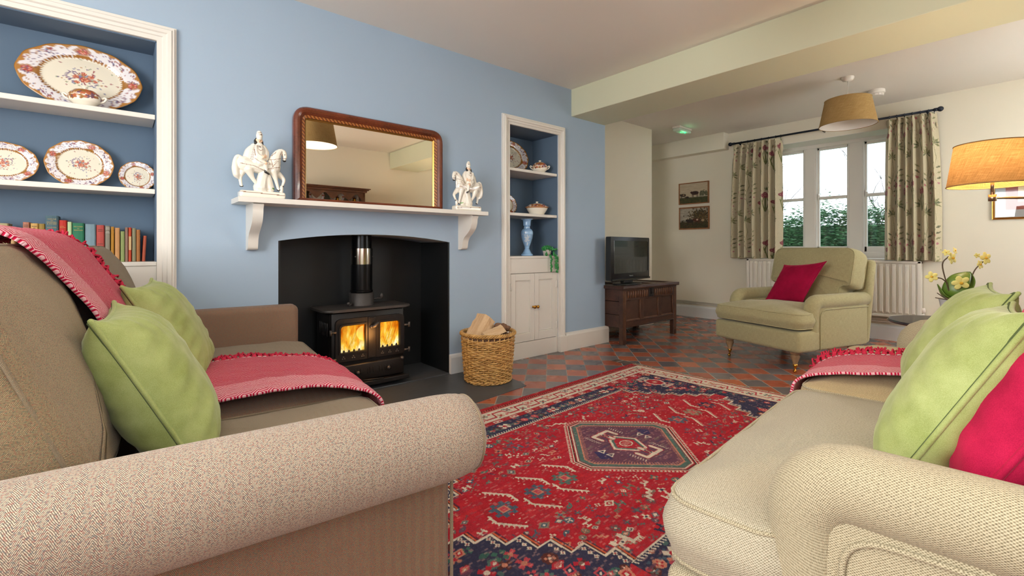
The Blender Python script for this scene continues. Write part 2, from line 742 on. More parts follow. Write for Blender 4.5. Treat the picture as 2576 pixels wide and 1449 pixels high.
M['brass'] = plain('brass', 'c58f3a', .22, .08, 6, metal=1.0)
M['nickel'] = plain('satin_nickel', 'c4b09a', .25, .05, 6, metal=1.0)
M['gold'] = plain('gilt_metal', 'b98b4a', .3, .08, 6, metal=1.0)
M['rod'] = plain('dark_rod_metal', '1b2230', .4, .1, 5, metal=.4)
M['black_plastic'] = plain('black_plastic', '17191b', .3, .05, 4)
M['screen'] = plain('tv_screen', '1b2220', .16, .05, 3, coat=.6)
M['oak_dark'] = wood('dark_oak', '2a1a14', '5a3b2c', .32, (1, 1, 1), 9)
M['oak_mid'] = wood('brown_oak', '4a2c1d', '7b5238', .35, (1, 1, 1), 9)
M['mahog'] = wood('mahogany', '48200f', '7c3a20', .22, (1, 1, 1), 8, coat=.4)
M['leg_wood'] = wood('limed_oak', '7d6146', 'b3946f', .4, (8, 8, 1), 6)
M['pic_wood'] = wood('teak_frame', '7b5030', 'a9744a', .45, (1, 1, 1), 9)
M['table_wood'] = plain('dark_table_wood', '2b2a33', .2, .2, 6)
M['log'] = wood('split_log', 'b88f66', 'e0c6a0', .85, (1, 10, 10), 5)
M['bark'] = plain('bark', '7a5a45', .95, .35, 30, 1.0, 60)
M['wicker'] = wood('wicker_cane', '8f6028', 'e6ba72', .38, (2, 2, 2), 14)
M['china'] = vcol('painted_china', .14, coat=.5)
M['china_plain'] = plain('cream_china', 'ece6d6', .14, .01, 4, coat=.5)
M['china_gold'] = plain('gilded_china', 'b9803c', .25, .1, 9, metal=.4)
M['figure'] = vcol('glazed_figure', .12, coat=.7)
M['blue_glass'] = vcol('pale_blue_opaline', .18, coat=.5)
M['green_leaf'] = plain('succulent_green', '2f8a45', .45, .3, 40)
M['orchid_leaf'] = plain('orchid_leaf', '5d7d2c', .35, .25, 14)
M['petal'] = plain('yellow_petal', 'ece38a', .6, .1, 30)
M['stem'] = plain('orchid_stem', '5b4a35', .6, .2, 30)
M['petal_heart'] = plain('petal_heart', 'd9a92c', .6, .1, 30)
M['pot_white'] = plain('white_pot', 'dcdad6', .5, .03, 10)
M['pot_bump'] = plain('ribbed_white_pot', 'd9d6cf', .6, .03, 10, .6, 90)
M['rug'] = vcol('rug_pile', .95, .8, 700, spec=.1)
M['curtain'] = vcol('printed_curtain', .9, .25, 900, sheen=.1)
M['art'] = vcol('oil_painting', .45)
M['herring'] = herringbone('brown_herringbone_chenille', 'e4d3bb', '4f4036', '93564f', '525f66', con=1.05)
M['herring_dark'] = herringbone('herringbone_shaded', 'ae9177', '543c2f', '94574a', '5e6d66', con=.9)  # darker copy of the sofa fabric, shade on the arm panel painted in
M['herring_pale'] = herringbone('herringbone_pale', 'a39279', '71614d', '97806a', '7d7b68', con=.5)  # paler copy of the sofa fabric, lit nap put into the colour
M['herring_ochre'] = herringbone('herringbone_ochre', 'c4b08c', '5f4c38', '9a6a58', '66705f', con=.95)  # ochre copy of the sofa fabric, lit tone of the near cushion painted in
M['basket_weave'] = basketweave('cream_basketweave', 'c4ba9f', '968b70', '50483a')
M['basket_warm'] = basketweave('cream_basketweave_warm', 'c9b792', 'a5926c', '6d5c3f')
M['basket_grey'] = basketweave('cream_basketweave_grey', 'c2baa5', '9a917b', '615a48')
M['linen_green'] = linen('green_linen', '8d8662', 'b8b088')
M['green_velvet'] = velvet('green_velvet', 'b3bd80', '87934f', .35, 'f6fbe4')
M['pink_velvet'] = velvet('crimson_velvet', 'cb2450', '8f0f35', .35, 'ff9db5')
M['red_velvet'] = velvet('wine_velvet', 'a81240', '7c0a2c', .3, 'ff8ba5')
M['piping_green'] = plain('green_piping', '8a9c55', .9, .1, 30)
M['piping_dark'] = plain('dark_seam', '4d5a30', .9, .1, 30)
M['throw'] = chevron_throw('pink_zigzag_throw')
M['tassel'] = plain('crimson_yarn', 'c01c3f', .9, .25, 120, .8, 300)
M['leaf_hedge'] = plain('laurel_leaf', '456f47', .6, .6, 9)
M['twig'] = plain('bare_twig', '5c5650', .9, .1, 5)
M['lawn'] = plain('lawn_grass', '5f7a4a', .9, .2, 4)
M['grey_cushion'] = plain('grey_cloth', '6f7480', .9, .1, 60)

# glass for the window panes: clear, thin
t = NT('window_glass')
t.set(color=(1, 1, 1), rough=.0, trans=1.0, alpha=1)
tr = t.n('ShaderNodeBsdfTransparent'); gl = t.n('ShaderNodeBsdfGlossy'); gl.inputs['Roughness'].default_value = .02
mx = t.n('ShaderNodeMixShader'); mx.inputs[0].default_value = .03
t.li(tr.outputs[0], mx.inputs[1]); t.li(gl.outputs[0], mx.inputs[2])
t.li(mx.outputs[0], t.t.nodes['Material Output'].inputs[0])
M['glass'] = t.m

t = NT('mirror_silver')
t.set(color=(.93, .90, .82), metal=1.0, rough=.01)
M['mirror'] = t.m

# quarry tiles, laid on the diagonal: red and slate-grey with pale joints
t = NT('quarry_tiles')
x, y, _ = t.sep(t.coord('Object'))
R2 = math.sqrt(.5)
u = t.math('DIVIDE', t.math('SUBTRACT', t.math('MULTIPLY', t.math('ADD', x, y), R2), 3.842), .1755)
v = t.math('DIVIDE', t.math('ADD', t.math('MULTIPLY', t.math('SUBTRACT', x, y), R2), .033), .1615)
fu = t.math('FLOOR', u); fv = t.math('FLOOR', v)
chk = t.math('MODULO', t.math('ABSOLUTE', t.math('ADD', t.math('ADD', fu, fv), 1000)), 2)
chk = t.math('GREATER_THAN', chk, .5)
wn = t.n('ShaderNodeTexWhiteNoise'); t.li(t.comb(fu, fv, 0), wn.inputs['Vector'])
rnd = wn.outputs['Value']
n = t.noise(t.coord('Object'), 14, 4)
red = t.mix(rnd, lin('9c4f3a'), lin('bb6846'))
drk = t.mix(rnd, lin('5a575a'), lin('7b7576'))
tile = t.mix(chk, red, drk)
tile = t.mix(t.math('MULTIPLY', n.outputs[0], .22), tile, lin('4a3530'))
eu = t.math('SUBTRACT', .5, t.math('ABSOLUTE', t.math('SUBTRACT', t.math('FRACT', u), .5)))
ev = t.math('SUBTRACT', .5, t.math('ABSOLUTE', t.math('SUBTRACT', t.math('FRACT', v), .5)))
ed = t.math('MINIMUM', eu, ev)
# plain slate border across the room where the rug ends
inb = t.math('MULTIPLY', t.math('GREATER_THAN', x, 3.335), t.math('LESS_THAN', x, 3.44))
inb = t.math('MULTIPLY', inb, t.math('LESS_THAN', y, 2.58))
sl = t.mix(n.outputs[0], lin('574d48'), lin('70645c'))
yb = t.math('ABSOLUTE', t.math('SUBTRACT', t.math('FRACT', t.math('DIVIDE', y, .42)), .5))
edb = t.math('MINIMUM', t.math('DIVIDE', t.math('ABSOLUTE', t.math('SUBTRACT', x, 3.437)), .17), t.math('MULTIPLY', t.math('SUBTRACT', .5, yb), 2.4))
jt = t.math('LESS_THAN', t.math('ADD', t.math('MULTIPLY', inb, edb), t.math('MULTIPLY', t.math('SUBTRACT', 1.0, inb), ed)), .021)
c = t.mix(inb, tile, sl)
c = t.mix(t.math('MULTIPLY', jt, .7), c, lin('a39c90'))
n3 = t.noise(t.coord('Object'), 3.0, 3)
t.set(color=c, rough=t.math('ADD', t.math('MULTIPLY', n3.outputs[0], .28), t.math('MULTIPLY_ADD', jt, .4, .12)), spec=.35)
t.bump(t.math('ADD', t.math('MULTIPLY', t.math('SUBTRACT', 1.0, jt), .6), t.math('MULTIPLY', n.outputs[0], .4)), .35, .003)
M['tiles'] = t.m

# lamp shades: woven cloth that lets light through


def shade_mat(name, c1, c2, trans):
    t = NT(name)
    uv = t.coord('UV')
    a = t.noise(t.mapping(uv, (14, 420, 1)), 1, 3, .7)
    b = t.noise(t.mapping(uv, (420, 14, 1)), 1, 3, .7)
    f = t.math('MULTIPLY', t.math('ADD', a.outputs[0], b.outputs[0]), .5)
    col = t.ramp(f, [(.38, lin(c1)), (.62, lin(c2))])
    t.set(color=col, rough=.9, spec=.1)
    tl = t.n('ShaderNodeBsdfTranslucent'); t.li(col, tl.inputs[0])
    mx = t.n('ShaderNodeMixShader'); mx.inputs[0].default_value = trans
    t.li(t.b.outputs[0], mx.inputs[1]); t.li(tl.outputs[0], mx.inputs[2])
    t.li(mx.outputs[0], t.t.nodes['Material Output'].inputs[0])
    return t.m


M['shade'] = shade_mat('linen_shade', '8f7247', 'b39464', .08)
M['shade_lit'] = shade_mat('linen_shade_lit', '8a6234', 'c4965c', .15)
M['shade_in'] = plain('shade_lining', 'e8e2da', .8, .01, 4)

# inlaid band of the mirror frame
t = NT('inlaid_mahogany')
co = t.coord()
x, y, z = t.sep(co)
w1 = t.math('SINE', t.math('MULTIPLY', t.math('ADD', x, z), 260))
n = t.noise(co, 160, 2)
k = t.math('GREATER_THAN', t.math('ADD', t.math('MULTIPLY', w1, .35), n.outputs[0]), .52)
t.set(color=t.mix(k, lin('6a3418'), lin('b07038')), rough=.3)
M['inlay'] = t.m

# burning fire behind the stove glass
t = NT('fire')
x, y, z = t.sep(t.coord())
vec = t.comb(t.math('MULTIPLY', x, 9), t.math('MULTIPLY', y, 9), t.math('MULTIPLY', z, 3.2))
n1 = t.noise(vec, 1.6, 4, .6)
n2 = t.noise(t.comb(t.math('MULTIPLY', x, 26), 0.0, t.math('MULTIPLY', z, 9)), 1.2, 3, .6)
h = t.math('SUBTRACT', 1.35, t.math('MULTIPLY', z, 3.6))
dx = t.math('ABSOLUTE', t.math('ADD', x, .03))
core = t.math('SUBTRACT', 1.0, t.math('MULTIPLY', dx, 3.0))
f = t.math('MULTIPLY', t.math('ADD', t.math('MULTIPLY', h, .45), t.math('MULTIPLY', core, .35)), t.math('ADD', n1.outputs[0], t.math('MULTIPLY', n2.outputs[0], .6)))
c = t.ramp(f, [(.12, lin('501000')), (.3, lin('c83c00')), (.46, lin('ff8c0a')), (.62, lin('ffc83c')), (.82, lin('fff3c0'))])
t.set(color=(0, 0, 0), emit=c, emits=t.math('MULTIPLY_ADD', f, 2.2, .5), rough=1)
M['fire'] = t.m

t = NT('ember_glow')
t.set(color=(0, 0, 0), emit=lin('ff7a20'), emits=1.2)
M['ember'] = t.m
t = NT('green_led')
t.set(color=(0, 0, 0), emit=lin('28ff70'), emits=2.5)
M['led'] = t.m
t = NT('lamp_bulb')
t.set(color=(1, 1, 1), emit=lin('ffd9a0'), emits=12)
M['bulb'] = t.m
M['black_glass'] = plain('dark_glass', '0c0a09', .08, .1, 3)
M['ink'] = plain('gold_lettering', 'c9a95e', .4, .05, 9)
M['ink_white'] = plain('white_lettering', 'd8d6cc', .6, .05, 9)
M['ink_grey'] = plain('silver_lettering', '9aa0a0', .4, .05, 9)
M['ink_dark'] = plain('dark_lettering', '4a2a20', .6, .05, 9)
M['pages'] = plain('book_pages', 'cbb893', .9, .12, 60)

# ------------------------------------------------------------------ the room
WY = 3.14          # blue chimney wall
CH = 2.57          # ceiling height
XB, XL, YF = 6.40, -1.70, -0.95


def struct(name, bm, m, parent=None, **kw):
    o = obj(name, bm, m, parent, **kw)
    if parent is None:
        tag(o, kind='structure')
    return o


b = BM(); box(b, XL - .3, XB + .4, YF - .3, 4.6, -.12, 0)
struct('floor', b, M['tiles'])
b = BM(); box(b, XL - .3, XB + .4, YF - .3, 4.6, CH, CH + .12)
struct('ceiling', b, M['ceil'])
b = BM(); box(b, 3.43, 3.945, YF, WY + .2, 2.305, CH + .02, .006)
struct('ceiling_beam', b, M['beam'])

# chimney wall with two alcoves and the arched fireplace
b = BM()
T = .48
N1 = (-.95, .157); FP = (.758, 2.012); N2 = (2.626, 3.235)
box(b, XL, N1[0], WY, WY + T, 0, CH)
box(b, N1[0], N1[1], WY, WY + T, 2.11, CH)
box(b, N1[1], FP[0], WY, WY + T, 0, CH)
arch = [(FP[0], CH), (FP[0], 1.045)]
for k in range(1, 16):
    s = k / 16
    arch.append((FP[0] + (FP[1] - FP[0]) * s, 1.045 + .05 * (1 - (2 * s - 1) ** 2)))
arch += [(FP[1], 1.045), (FP[1], CH)]
prism(b, arch, T, Matrix.Translation((0, WY, 0)))
box(b, FP[1], N2[0], WY, WY + T, 0, CH)
box(b, N2[0], N2[1], WY, WY + T, 2.092, CH)
box(b, N2[1], 3.955, WY, WY + .37, 0, CH)
struct('wall_fireplace', b, M['blue'], smooth=30)
# alcove linings
b = BM()
box(b, N1[0], N1[1], 3.37, 3.60, .0, 2.2); box(b, N1[0], N1[1], WY + .004, 3.37, 2.105, 2.2)
box(b, N1[1] - .004, N1[1] + .002, WY + .004, 3.37, .9, 2.11)
struct('wall_alcove_left', b, M['niche_blue'])
b = BM()
box(b, N2[0], N2[1], 3.49, 3.62, .0, 2.2); box(b, N2[0], N2[1], WY + .004, 3.49, 2.088, 2.2)
box(b, N2[1] - .005, N2[1] + .002, WY + .004, 3.49, .9, 2.092); box(b, N2[0] - .002, N2[0] + .004, WY + .004, 3.49, .9, 2.092)
struct('wall_alcove_right', b, M['niche_blue'])
# fireplace lining
b = BM()
box(b, FP[0], FP[1], 3.585, 3.62, 0, 1.3); box(b, FP[0] - .002, FP[0] + .012, WY + .01, 3.6, 0, 1.3)
box(b, FP[1] - .012, FP[1] + .002, WY + .01, 3.6, 0, 1.3); box(b, FP[0], FP[1], WY + .06, 3.6, 1.12, 1.3)
struct('wall_fireplace_lining', b, M['black_board'])
b = BM(); box(b, FP[0] + .012, FP[1] - .012, 3.125, 3.585, 0, .012, .004)
o = struct('floor_hearth_inner', b, M['slate'])
b = BM(); prism(b, [(.25, 2.40), (1.70, 2.43), (2.255, 2.505), (2.29, 2.62), (2.31, 3.125), (.25, 3.125)], .004, Matrix(((1, 0, 0, 0), (0, 0, 1, 0), (0, 1, 0, 0), (0, 0, 0, 1))))
struct('floor_hearth', b, M['slate'])

# recess beyond the chimney wall, side walls, far wall with the window opening
b = BM(); box(b, 3.955, 5.40, 3.51, 3.9, 0, CH); box(b, 5.30, 5.40, 3.9, 4.4, 0, CH)
struct('wall_recess', b, M['cream'])
b = BM(); box(b, 5.40, XB + .3, 4.3, 4.45, 0, CH)
struct('wall_passage', b, M['cream'])
W1 = (1.14, 2.53, .88, 2.31)
b = BM(); D = .55
box(b, XB, XB + D, YF, W1[0], 0, CH); box(b, XB, XB + D, W1[1], 4.45, 0, CH)
box(b, XB, XB + D, W1[0], W1[1], 0, W1[2]); box(b, XB, XB + D, W1[0], W1[1], W1[3], CH)
struct('wall_window', b, M['cream'])
b = BM(); box(b, 6.25, XB, 2.95, 4.3, 2.345, CH, .004)
struct('beam_boxing', b, M['cream'])


def wall_y(name, y0, y1, holes, x0, x1):
    b = BM(); x = x0
    for (a, c, z0, z1) in holes:
        box(b, x, a, y0, y1, 0, CH); box(b, a, c, y0, y1, 0, z0); box(b, a, c, y0, y1, z1, CH); x = c
    box(b, x, x1, y0, y1, 0, CH)
    return struct(name, b, M['cream'])


H1 = (-.85, 1.15, .95, 2.25); H2 = (4.52, 5.9, .95, 2.2)
wall_y('wall_behind', YF - .25, YF, [H1, H2], XL - .25, XB + .3)
HL = (.25, 1.8, .8, 2.3)
b = BM()
box(b, XL - .25, XL, YF, HL[0], 0, CH); box(b, XL - .25, XL, HL[1], WY + .4, 0, CH)
box(b, XL - .25, XL, HL[0], HL[1], 0, HL[2]); box(b, XL - .25, XL, HL[0], HL[1], HL[3], CH)
struct('wall_left', b, M['cream'])


def simple_window(name, x0, x1, z0, z1, M4, n=2):
    r = thing(name, None, None, kind='structure')
    b = BM()
    for (a, c, d, e) in ((x0, x1, z0, z0 + .05), (x0, x1, z1 - .05, z1), (x0, x0 + .05, z0, z1), (x1 - .05, x1, z0, z1)):
        box(b, a, c, -.03, .03, d, e)
    for k in range(1, n):
        xx = x0 + (x1 - x0) * k / n
        box(b, xx - .03, xx + .03, -.03, .03, z0, z1)
    box(b, x0, x1, -.02, .02, (z0 + z1) / 2 - .02, (z0 + z1) / 2 + .02)
    obj('window_frame', b, M['white'], r)
    r.matrix_world = M4
    return r


simple_window('window_2', H1[0], H1[1], H1[2], H1[3], Matrix.Translation((0, YF - .15, 0)), 3)
simple_window('window_3', H2[0], H2[1], H2[2], H2[3], Matrix.Translation((0, YF - .15, 0)), 2)
simple_window('window_4', HL[0], HL[1], HL[2], HL[3], Matrix.Translation((XL - .15, 0, 0)) @ Matrix.Rotation(PI / 2, 4, 'Z'), 2)

# skirtings
sk = [(0, 0), (.03, 0), (.03, .145), (.022, .163), (.008, .172), (0, .172)]


def skirting(name, p0, p1, nrm, m='white', h=1.0):
    """runs p0 -> p1 on the floor plan, protrudes along nrm"""
    b = BM()
    A = []; B_ = []
    for d, z in sk:
        A.append(b.verts.new((p0[0] + nrm[0] * d, p0[1] + nrm[1] * d, z * h)))
        B_.append(b.verts.new((p1[0] + nrm[0] * d, p1[1] + nrm[1] * d, z * h)))
    n = len(sk)
    for i in range(n):
        b.faces.new((A[i], A[(i + 1) % n], B_[(i + 1) % n], B_[i]))
    b.faces.new(A); b.faces.new(B_[::-1])
    return struct(name, b, M[m])


skirting('baseboard_fireplace_left', (.24, WY), (FP[0], WY), (0, -1))
skirting('baseboard_fireplace_mid', (FP[1] - .008, WY), (2.53, WY), (0, -1), 'skirt', .9)
skirting('baseboard_fireplace_right', (3.33, WY), (3.985, WY), (0, -1))
skirting('baseboard_corner', (3.955, WY), (3.955, 3.51), (1, 0))
skirting('baseboard_recess', (3.955, 3.51), (5.40, 3.51), (0, -1))
skirting('baseboard_window_wall', (XB, YF), (XB, 4.3), (-1, 0), 'skirt', .96)
skirting('baseboard_behind', (XL, YF), (XB, YF), (0, 1))
skirting('baseboard_left', (XL, YF), (XL, WY), (1, 0))

# architraves round the alcoves
prof = [(0, 0), (0, .018), (.022, .018), (.026, .024), (.04, .026), (.046, .034), (.062, .036), (.068, .03), (.075, .03), (.08, .016), (.086, .016), (.086, 0)]
b = BM(); sweep_rect(b, N1[0], N1[1], 0, 2.11, prof, WY, 'LTR')
struct('trim_1', b, M['white'])
b = BM(); sweep_rect(b, N2[0] - .006, N2[1] + .004, 0, 2.088, [(o * .96, d) for o, d in prof], WY, 'LTR')
box(b, N2[1] + .0, N2[1] + .095, WY - .042, WY, 0, .15, .003)
struct('trim_2', b, M['white'])

# window in the far wall: stone mullions, sliding sashes
win = thing('window_1', None, None, kind='structure')
gl = [(2.165, 2.46), (1.69, 1.98), (1.20, 1.49)]
GX = 6.80
b = BM()
box(b, 6.722, 6.905, W1[0] - .05, W1[1] + .05, 2.262, 2.36, .006)
box(b, 6.722, 6.905, W1[0] - .05, W1[1] + .05, .84, .955, .006)
edges = [(2.49, 2.60), (2.012, 2.133), (1.522, 1.658), (1.08, 1.168)]
for a, c in edges:
    box(b, 6.73, 6.90, a, c, .9, 2.3, .008)
    box(b, 6.74, 6.89, a - .012, c + .012, .9, 2.3, .004)
obj('mullion_frame', b, M['white'], win)
for i, (a, c) in enumerate(gl):
    b = BM(); w = .04
    z0, zm, z1 = .985, 1.63, 2.235
    for (p, q, r, s) in ((a - w, a, z0 - .03, z1 + .04), (c, c + w, z0 - .03, z1 + .04), (a - w, c + w, z0 - .035, z0 + .035), (a - w, c + w, z1, z1 + .04)):
        box(b, GX - .022, GX + .022, p, q, r, s, .004)
    box(b, GX - .03, GX + .022, a, c, zm - .018, zm + .018, .004)
    s = obj('sash', b, M['white'], win)
    b = BM(); box(b, GX - .002, GX + .002, a, c, z0 + .03, z1)
    obj('glass', b, M['glass'], s, uv=False)
    b = BM(); box(b, GX - .042, GX - .022, c + .002, c + .016, zm - .02, zm + .06, .004)
    box(b, GX - .05, GX - .03, c - .012, c + .014, zm + .02, zm + .034, .003)
    obj('latch', b, M['white'], s)
b = BM(); box(b, XB + .004, 6.74, W1[0] - .004, W1[0] + .004, .87, 2.31); box(b, XB + .004, 6.74, W1[1] - .004, W1[1] + .004, .87, 2.31); box(b, XB + .002, 6.74, W1[0], W1[1], 2.303, 2.312)
obj('reveal_lining', b, M['white'], win)
b = BM(); box(b, XB - .035, 6.73, W1[0] - .0, W1[1] + .0, .862, .884, .008)
obj('window_sill', b, M['white'], win)

# outside: lawn, hedge, bare trees
b = BM(); box(b, 7.2, 40, -25, 30, -.5, -.3)
struct('ground_lawn', b, M['lawn'])
rng = random.Random(5)
b = BM()
box(b, 10.85, 11.5, -2.5, 7.5, -.3, 1.45)
for k in range(52000):
    y = rng.uniform(-2.5, 7.5)
    top = 1.66 + .22 * noise.noise(Vector((y * 1.2, 0, 3))) + .16 * noise.noise(Vector((y * 6, 2, 3)))
    if rng.random() < .16:
        top += rng.uniform(.05, .5) * abs(noise.noise(Vector((y * 9, 7, 1)))) * 2.4
        z = rng.uniform(1.5, top + .02)
    else:
        z = rng.uniform(.75, top)
    x = 10.55 + .3 * noise.noise(Vector((y * 3, z * 3, 0))) + rng.uniform(-.22, .25)
    s = rng.uniform(.012, .027)
    R = Matrix.Rotation(rng.uniform(0, 6.28), 4, 'Z') @ Matrix.Rotation(rng.uniform(-1, 1), 4, 'X')
    q = [R @ Vector(p) for p in ((-s * 1.9, 0, 0), (0, -s * .7, 0.004), (s * 1.9, 0, 0), (0, s * .7, .004))]
    b.faces.new([b.verts.new((x + p.x, y + p.y, z + p.z)) for p in q])
o = obj('hedge', b, M['leaf_hedge'], None, uv=False)
tag(o, 'dense green laurel hedge growing outside beyond the window', 'hedge', kind='stuff')


def bare_tree(loc, h, seed, label):
    rg = random.Random(seed)
    b = BM()

    def br(p, d, L, r, lv):
        pts = [p]
        for i in range(4):
            d = (d + Vector((rg.uniform(-.2, .2), rg.uniform(-.25, .25), rg.uniform(-.02, .12)))).normalized()
            pts.append(pts[-1] + d * L / 4)
        tube(b, pts, [r, r * .85, r * .7, r * .55, r * .4], 5)
        if lv > 0:
            for k in range(5 if lv > 1 else 4):
                q = pts[rg.randint(1, 4)]
                dd = (d + Vector((rg.uniform(-.5, .5), rg.uniform(-.9, .9), rg.uniform(-.1, .6)))).normalized()
                br(q, dd, L * .62, r * .5, lv - 1)
    br(Vector((0, 0, -.3)), Vector((0, 0, 1)), h * .6, .034, 3)
    o = obj('bare_tree', b, M['twig'], None, uv=False)
    o.location = loc
    return tag(o, label, 'tree')


bare_tree((13.2, 4.45, 0), 4.0, 3, 'thin bare leafless tree seen through the left window light', )
bare_tree((13.5, 2.75, 0), 3.6, 8, 'thin bare leafless tree seen through the middle window light')
bare_tree((12.8, 2.05, 0), 3.4, 12, 'thin bare leafless tree seen through the right window light')

# ------------------------------------------------------------------ alcove shelves and cupboards
for (x0, x1, yb, nm) in ((N1[0], N1[1], 3.37, 'left alcove'), (N2[0], N2[1], 3.49, 'right alcove')):
    for z, hh, lab in ((1.715, .026, 'upper'), (1.316, .026, 'lower')):
        b = BM(); box(b, x0 + .001, x1 - .006, WY + .003, yb - .002, z - hh, z, .003)
        o = obj('alcove_shelf', b, M['white'])
        tag(o, 'white painted %s shelf board across the %s' % (lab, nm), 'shelf')
    # ledge, rail, plinth and doors
    t = thing('built_in_cupboard', 'white built-in cupboard under the %s%s' % (nm, ', two panelled doors with brass knobs' if x0 > 1 else ' shelves, mostly behind the sofa'), 'cupboard', ((x0 + x1) / 2, WY, 0))
    xc = (x0 + x1) / 2
    b = BM(); box(b, x0 - xc, x1 - xc, -.008, yb - WY - .002, .905, .927, .003); obj('ledge', b, M['white'], t)
    b = BM(); box(b, x0 - xc, x1 - xc, -.002, .03, .772, .905, .002)
    box(b, x0 - xc, x1 - xc, -.002, .03, 0, .148, .002)
    box(b, x0 - xc, x0 - xc + .018, .0, .03, .14, .78); box(b, x1 - xc - .018, x1 - xc, .0, .03, .14, .78)
    obj('face_frame', b, M['white'], t)
    b = BM(); box(b, x0 - xc, x1 - xc, .03, .04, .1, .8); obj('back_panel', b, M['white'], t)
    dw = (x1 - x0 - .036) / 2
    for s in (0, 1):
        a = x0 - xc + .018 + s * dw
        b = BM()
        w = .052
        for (p, q, r, u_) in ((a + .0015, a + w, .152, .768), (a + dw - w, a + dw - .0015, .152, .768), (a + w, a + dw - w, .152, .152 + .075), (a + w, a + dw - w, .768 - .06, .768)):
            box(b, p, q, .0, .022, r, u_, .002)
        box(b, a + w - .002, a + dw - w + .002, .012, .02, .2, .74)
        dr = obj('door', b, M['white'], t)
        b = BM(); fr = [(0, 0), (0, .008), (.006, .004), (.006, 0)]
        sweep_rect(b, a + w + .006, a + dw - w - .006, .233, .702, fr, .012)
        obj('panel_moulding', b, M['white'], dr)
        kx = a + (dw - .02 if s == 0 else .02)
        b = BM(); lathe(b, [(0, 0), (.011, 0), (.011, .003), (.006, .006), (.006, .016), (.013, .022), (.016, .028), (.013, .034), (0, .036)], 16, Matrix.Translation((kx, 0, .46)) @ Matrix.Rotation(PI / 2, 4, 'X'))
        obj('knob', b, M['brass'], dr)
        for hz in (.655, .265):
            b = BM(); hx = a + (.0 if s == 0 else dw)
            box(b, hx - .012, hx + .012, -.006, .002, hz - .032, hz + .032, .003)
            tube(b, [(hx, -.006, hz - .034), (hx, -.006, hz + .034)], .005, 8)
            obj('hinge', b, M['white'], dr)

# mantel shelf on two scrolled brackets
t = thing('mantel_shelf', 'white painted mantel shelf on scrolled brackets above the fireplace', 'shelf', (1.366, WY, 1.256))
b = BM(); box(b, -.862, .863, -.22, 0, 0, .03, .002); obj('shelf_board', b, M['white'], t)
pr = [(0, 0), (.19, 0), (.192, -.03), (.186, -.07), (.165, -.11), (.125, -.145), (.09, -.17), (.068, -.2), (.058, -.24), (.05, -.26), (.03, -.268), (0, -.268)]
pr = [tuple(p) for p in catmull([Vector(p) for p in pr], 3)]
for x in (-.786, .724):
    b = BM()
    prism(b, [(p[0], p[1]) for p in pr], .054, Matrix(((0, 1, 0, x), (-1, 0, 0, 0), (0, 0, 1, 0), (0, 0, 0, 1))))
    obj('bracket', b, M['white'], t, smooth=35)

# overmantel mirror
t = thing('overmantel_mirror', 'mahogany framed mirror with rounded top corners standing on the mantel shelf', 'mirror', (1.376, 3.125, 1.2865))
W = 1.084; HT = .612


def frame_outline(x0, x1, z0, z1, r):
    return rounded([(x0, z0), (x1, z0), (x1, z1), (x0, z1)], [0, 0, r, r], 8)


def ring_between(bm, o1, o2, y1, y2):
    n = len(o1)
    A = [bm.verts.new((p[0], y1, p[1])) for p in o1]; B_ = [bm.verts.new((p[0], y2, p[1])) for p in o2]
    for i in range(n):
        bm.faces.new((A[i], A[(i + 1) % n], B_[(i + 1) % n], B_[i]))


def outl(i, r):
    # same vertex count for every ring
    return rounded([(-W / 2 + i, min(i, .03)), (W / 2 - i, min(i, .03)), (W / 2 - i, HT - i), (-W / 2 + i, HT - i)], [1e-5, 1e-5, max(r - i, 1e-5), max(r - i, 1e-5)], 8)


def outl2(i, r):
    P = [(-W / 2 + i, min(i, .03)), (W / 2 - i, min(i, .03)), (W / 2 - i, HT - i), (-W / 2 + i, HT - i)]
    out = []
    for k, p in enumerate(P):
        rr = max(r - i * 1.15, .0005) if k > 1 else .0005
        out += rounded(P, [rr if q == k else 0 for q in range(4)], 8)[k:k + 9]
    return out


b = BM()
steps = [(0, 0), (0, -.028), (.008, -.04), (.02, -.044), (.034, -.040), (.046, -.030), (.052, -.026)]
for (i1, y1), (i2, y2) in zip(steps, steps[1:]):
    ring_between(b, outl2(i1, .10), outl2(i2, .10), y1, y2)
obj('frame', b, M['mahog'], t, smooth=50)
b = BM()
for (i1, y1), (i2, y2) in zip([(.052, -.026), (.053, -.03), (.069, -.024)], [(.053, -.03), (.069, -.024), (.070, -.018)]):
    ring_between(b, outl2(i1, .10), outl2(i2, .10), y1, y2)
obj('inlay_band', b, M['inlay'], t)
b = BM()
for (i1, y1), (i2, y2) in zip([(.070, -.018), (.072, -.021), (.080, -.012)], [(.072, -.021), (.080, -.012), (.082, -.008)]):
    ring_between(b, outl2(i1, .02), outl2(i2, .02), y1, y2)
obj('slip', b, M['gold'], t)
b = BM()
v_ = [b.verts.new(p) for p in ((-W / 2 + .075, -.009, .028), (W / 2 - .075, -.009, .028), (W / 2 - .075, -.009, HT - .075), (-W / 2 + .075, -.009, HT - .075))]
b.faces.new(v_)
obj('mirror_glass', b, M['mirror'], t, uv=False)
b = BM(); box(b, -W / 2 - .016, W / 2 + .016, -.06, 0, 0, .012, .004); obj('base_moulding', b, M['mahog'], t)
b = BM(); box(b, -W / 2 + .05, W / 2 - .05, -.006, 0, .02, HT - .05); obj('backing', b, M['mahog'], t)

# ------------------------------------------------------------------ stove
def outline4(x0, x1, z0, z1, r):
    """closed outline, 9 points per corner whatever the radii, order LB RB RT LT"""
    P = [(x0, z0), (x1, z0), (x1, z1), (x0, z1)]
    out = []
    for k in range(4):
        rr = [0, 0, 0, 0]; rr[k] = max(r[k], .0004)
        out += rounded(P, rr, 8)[k:k + 9]
    return out


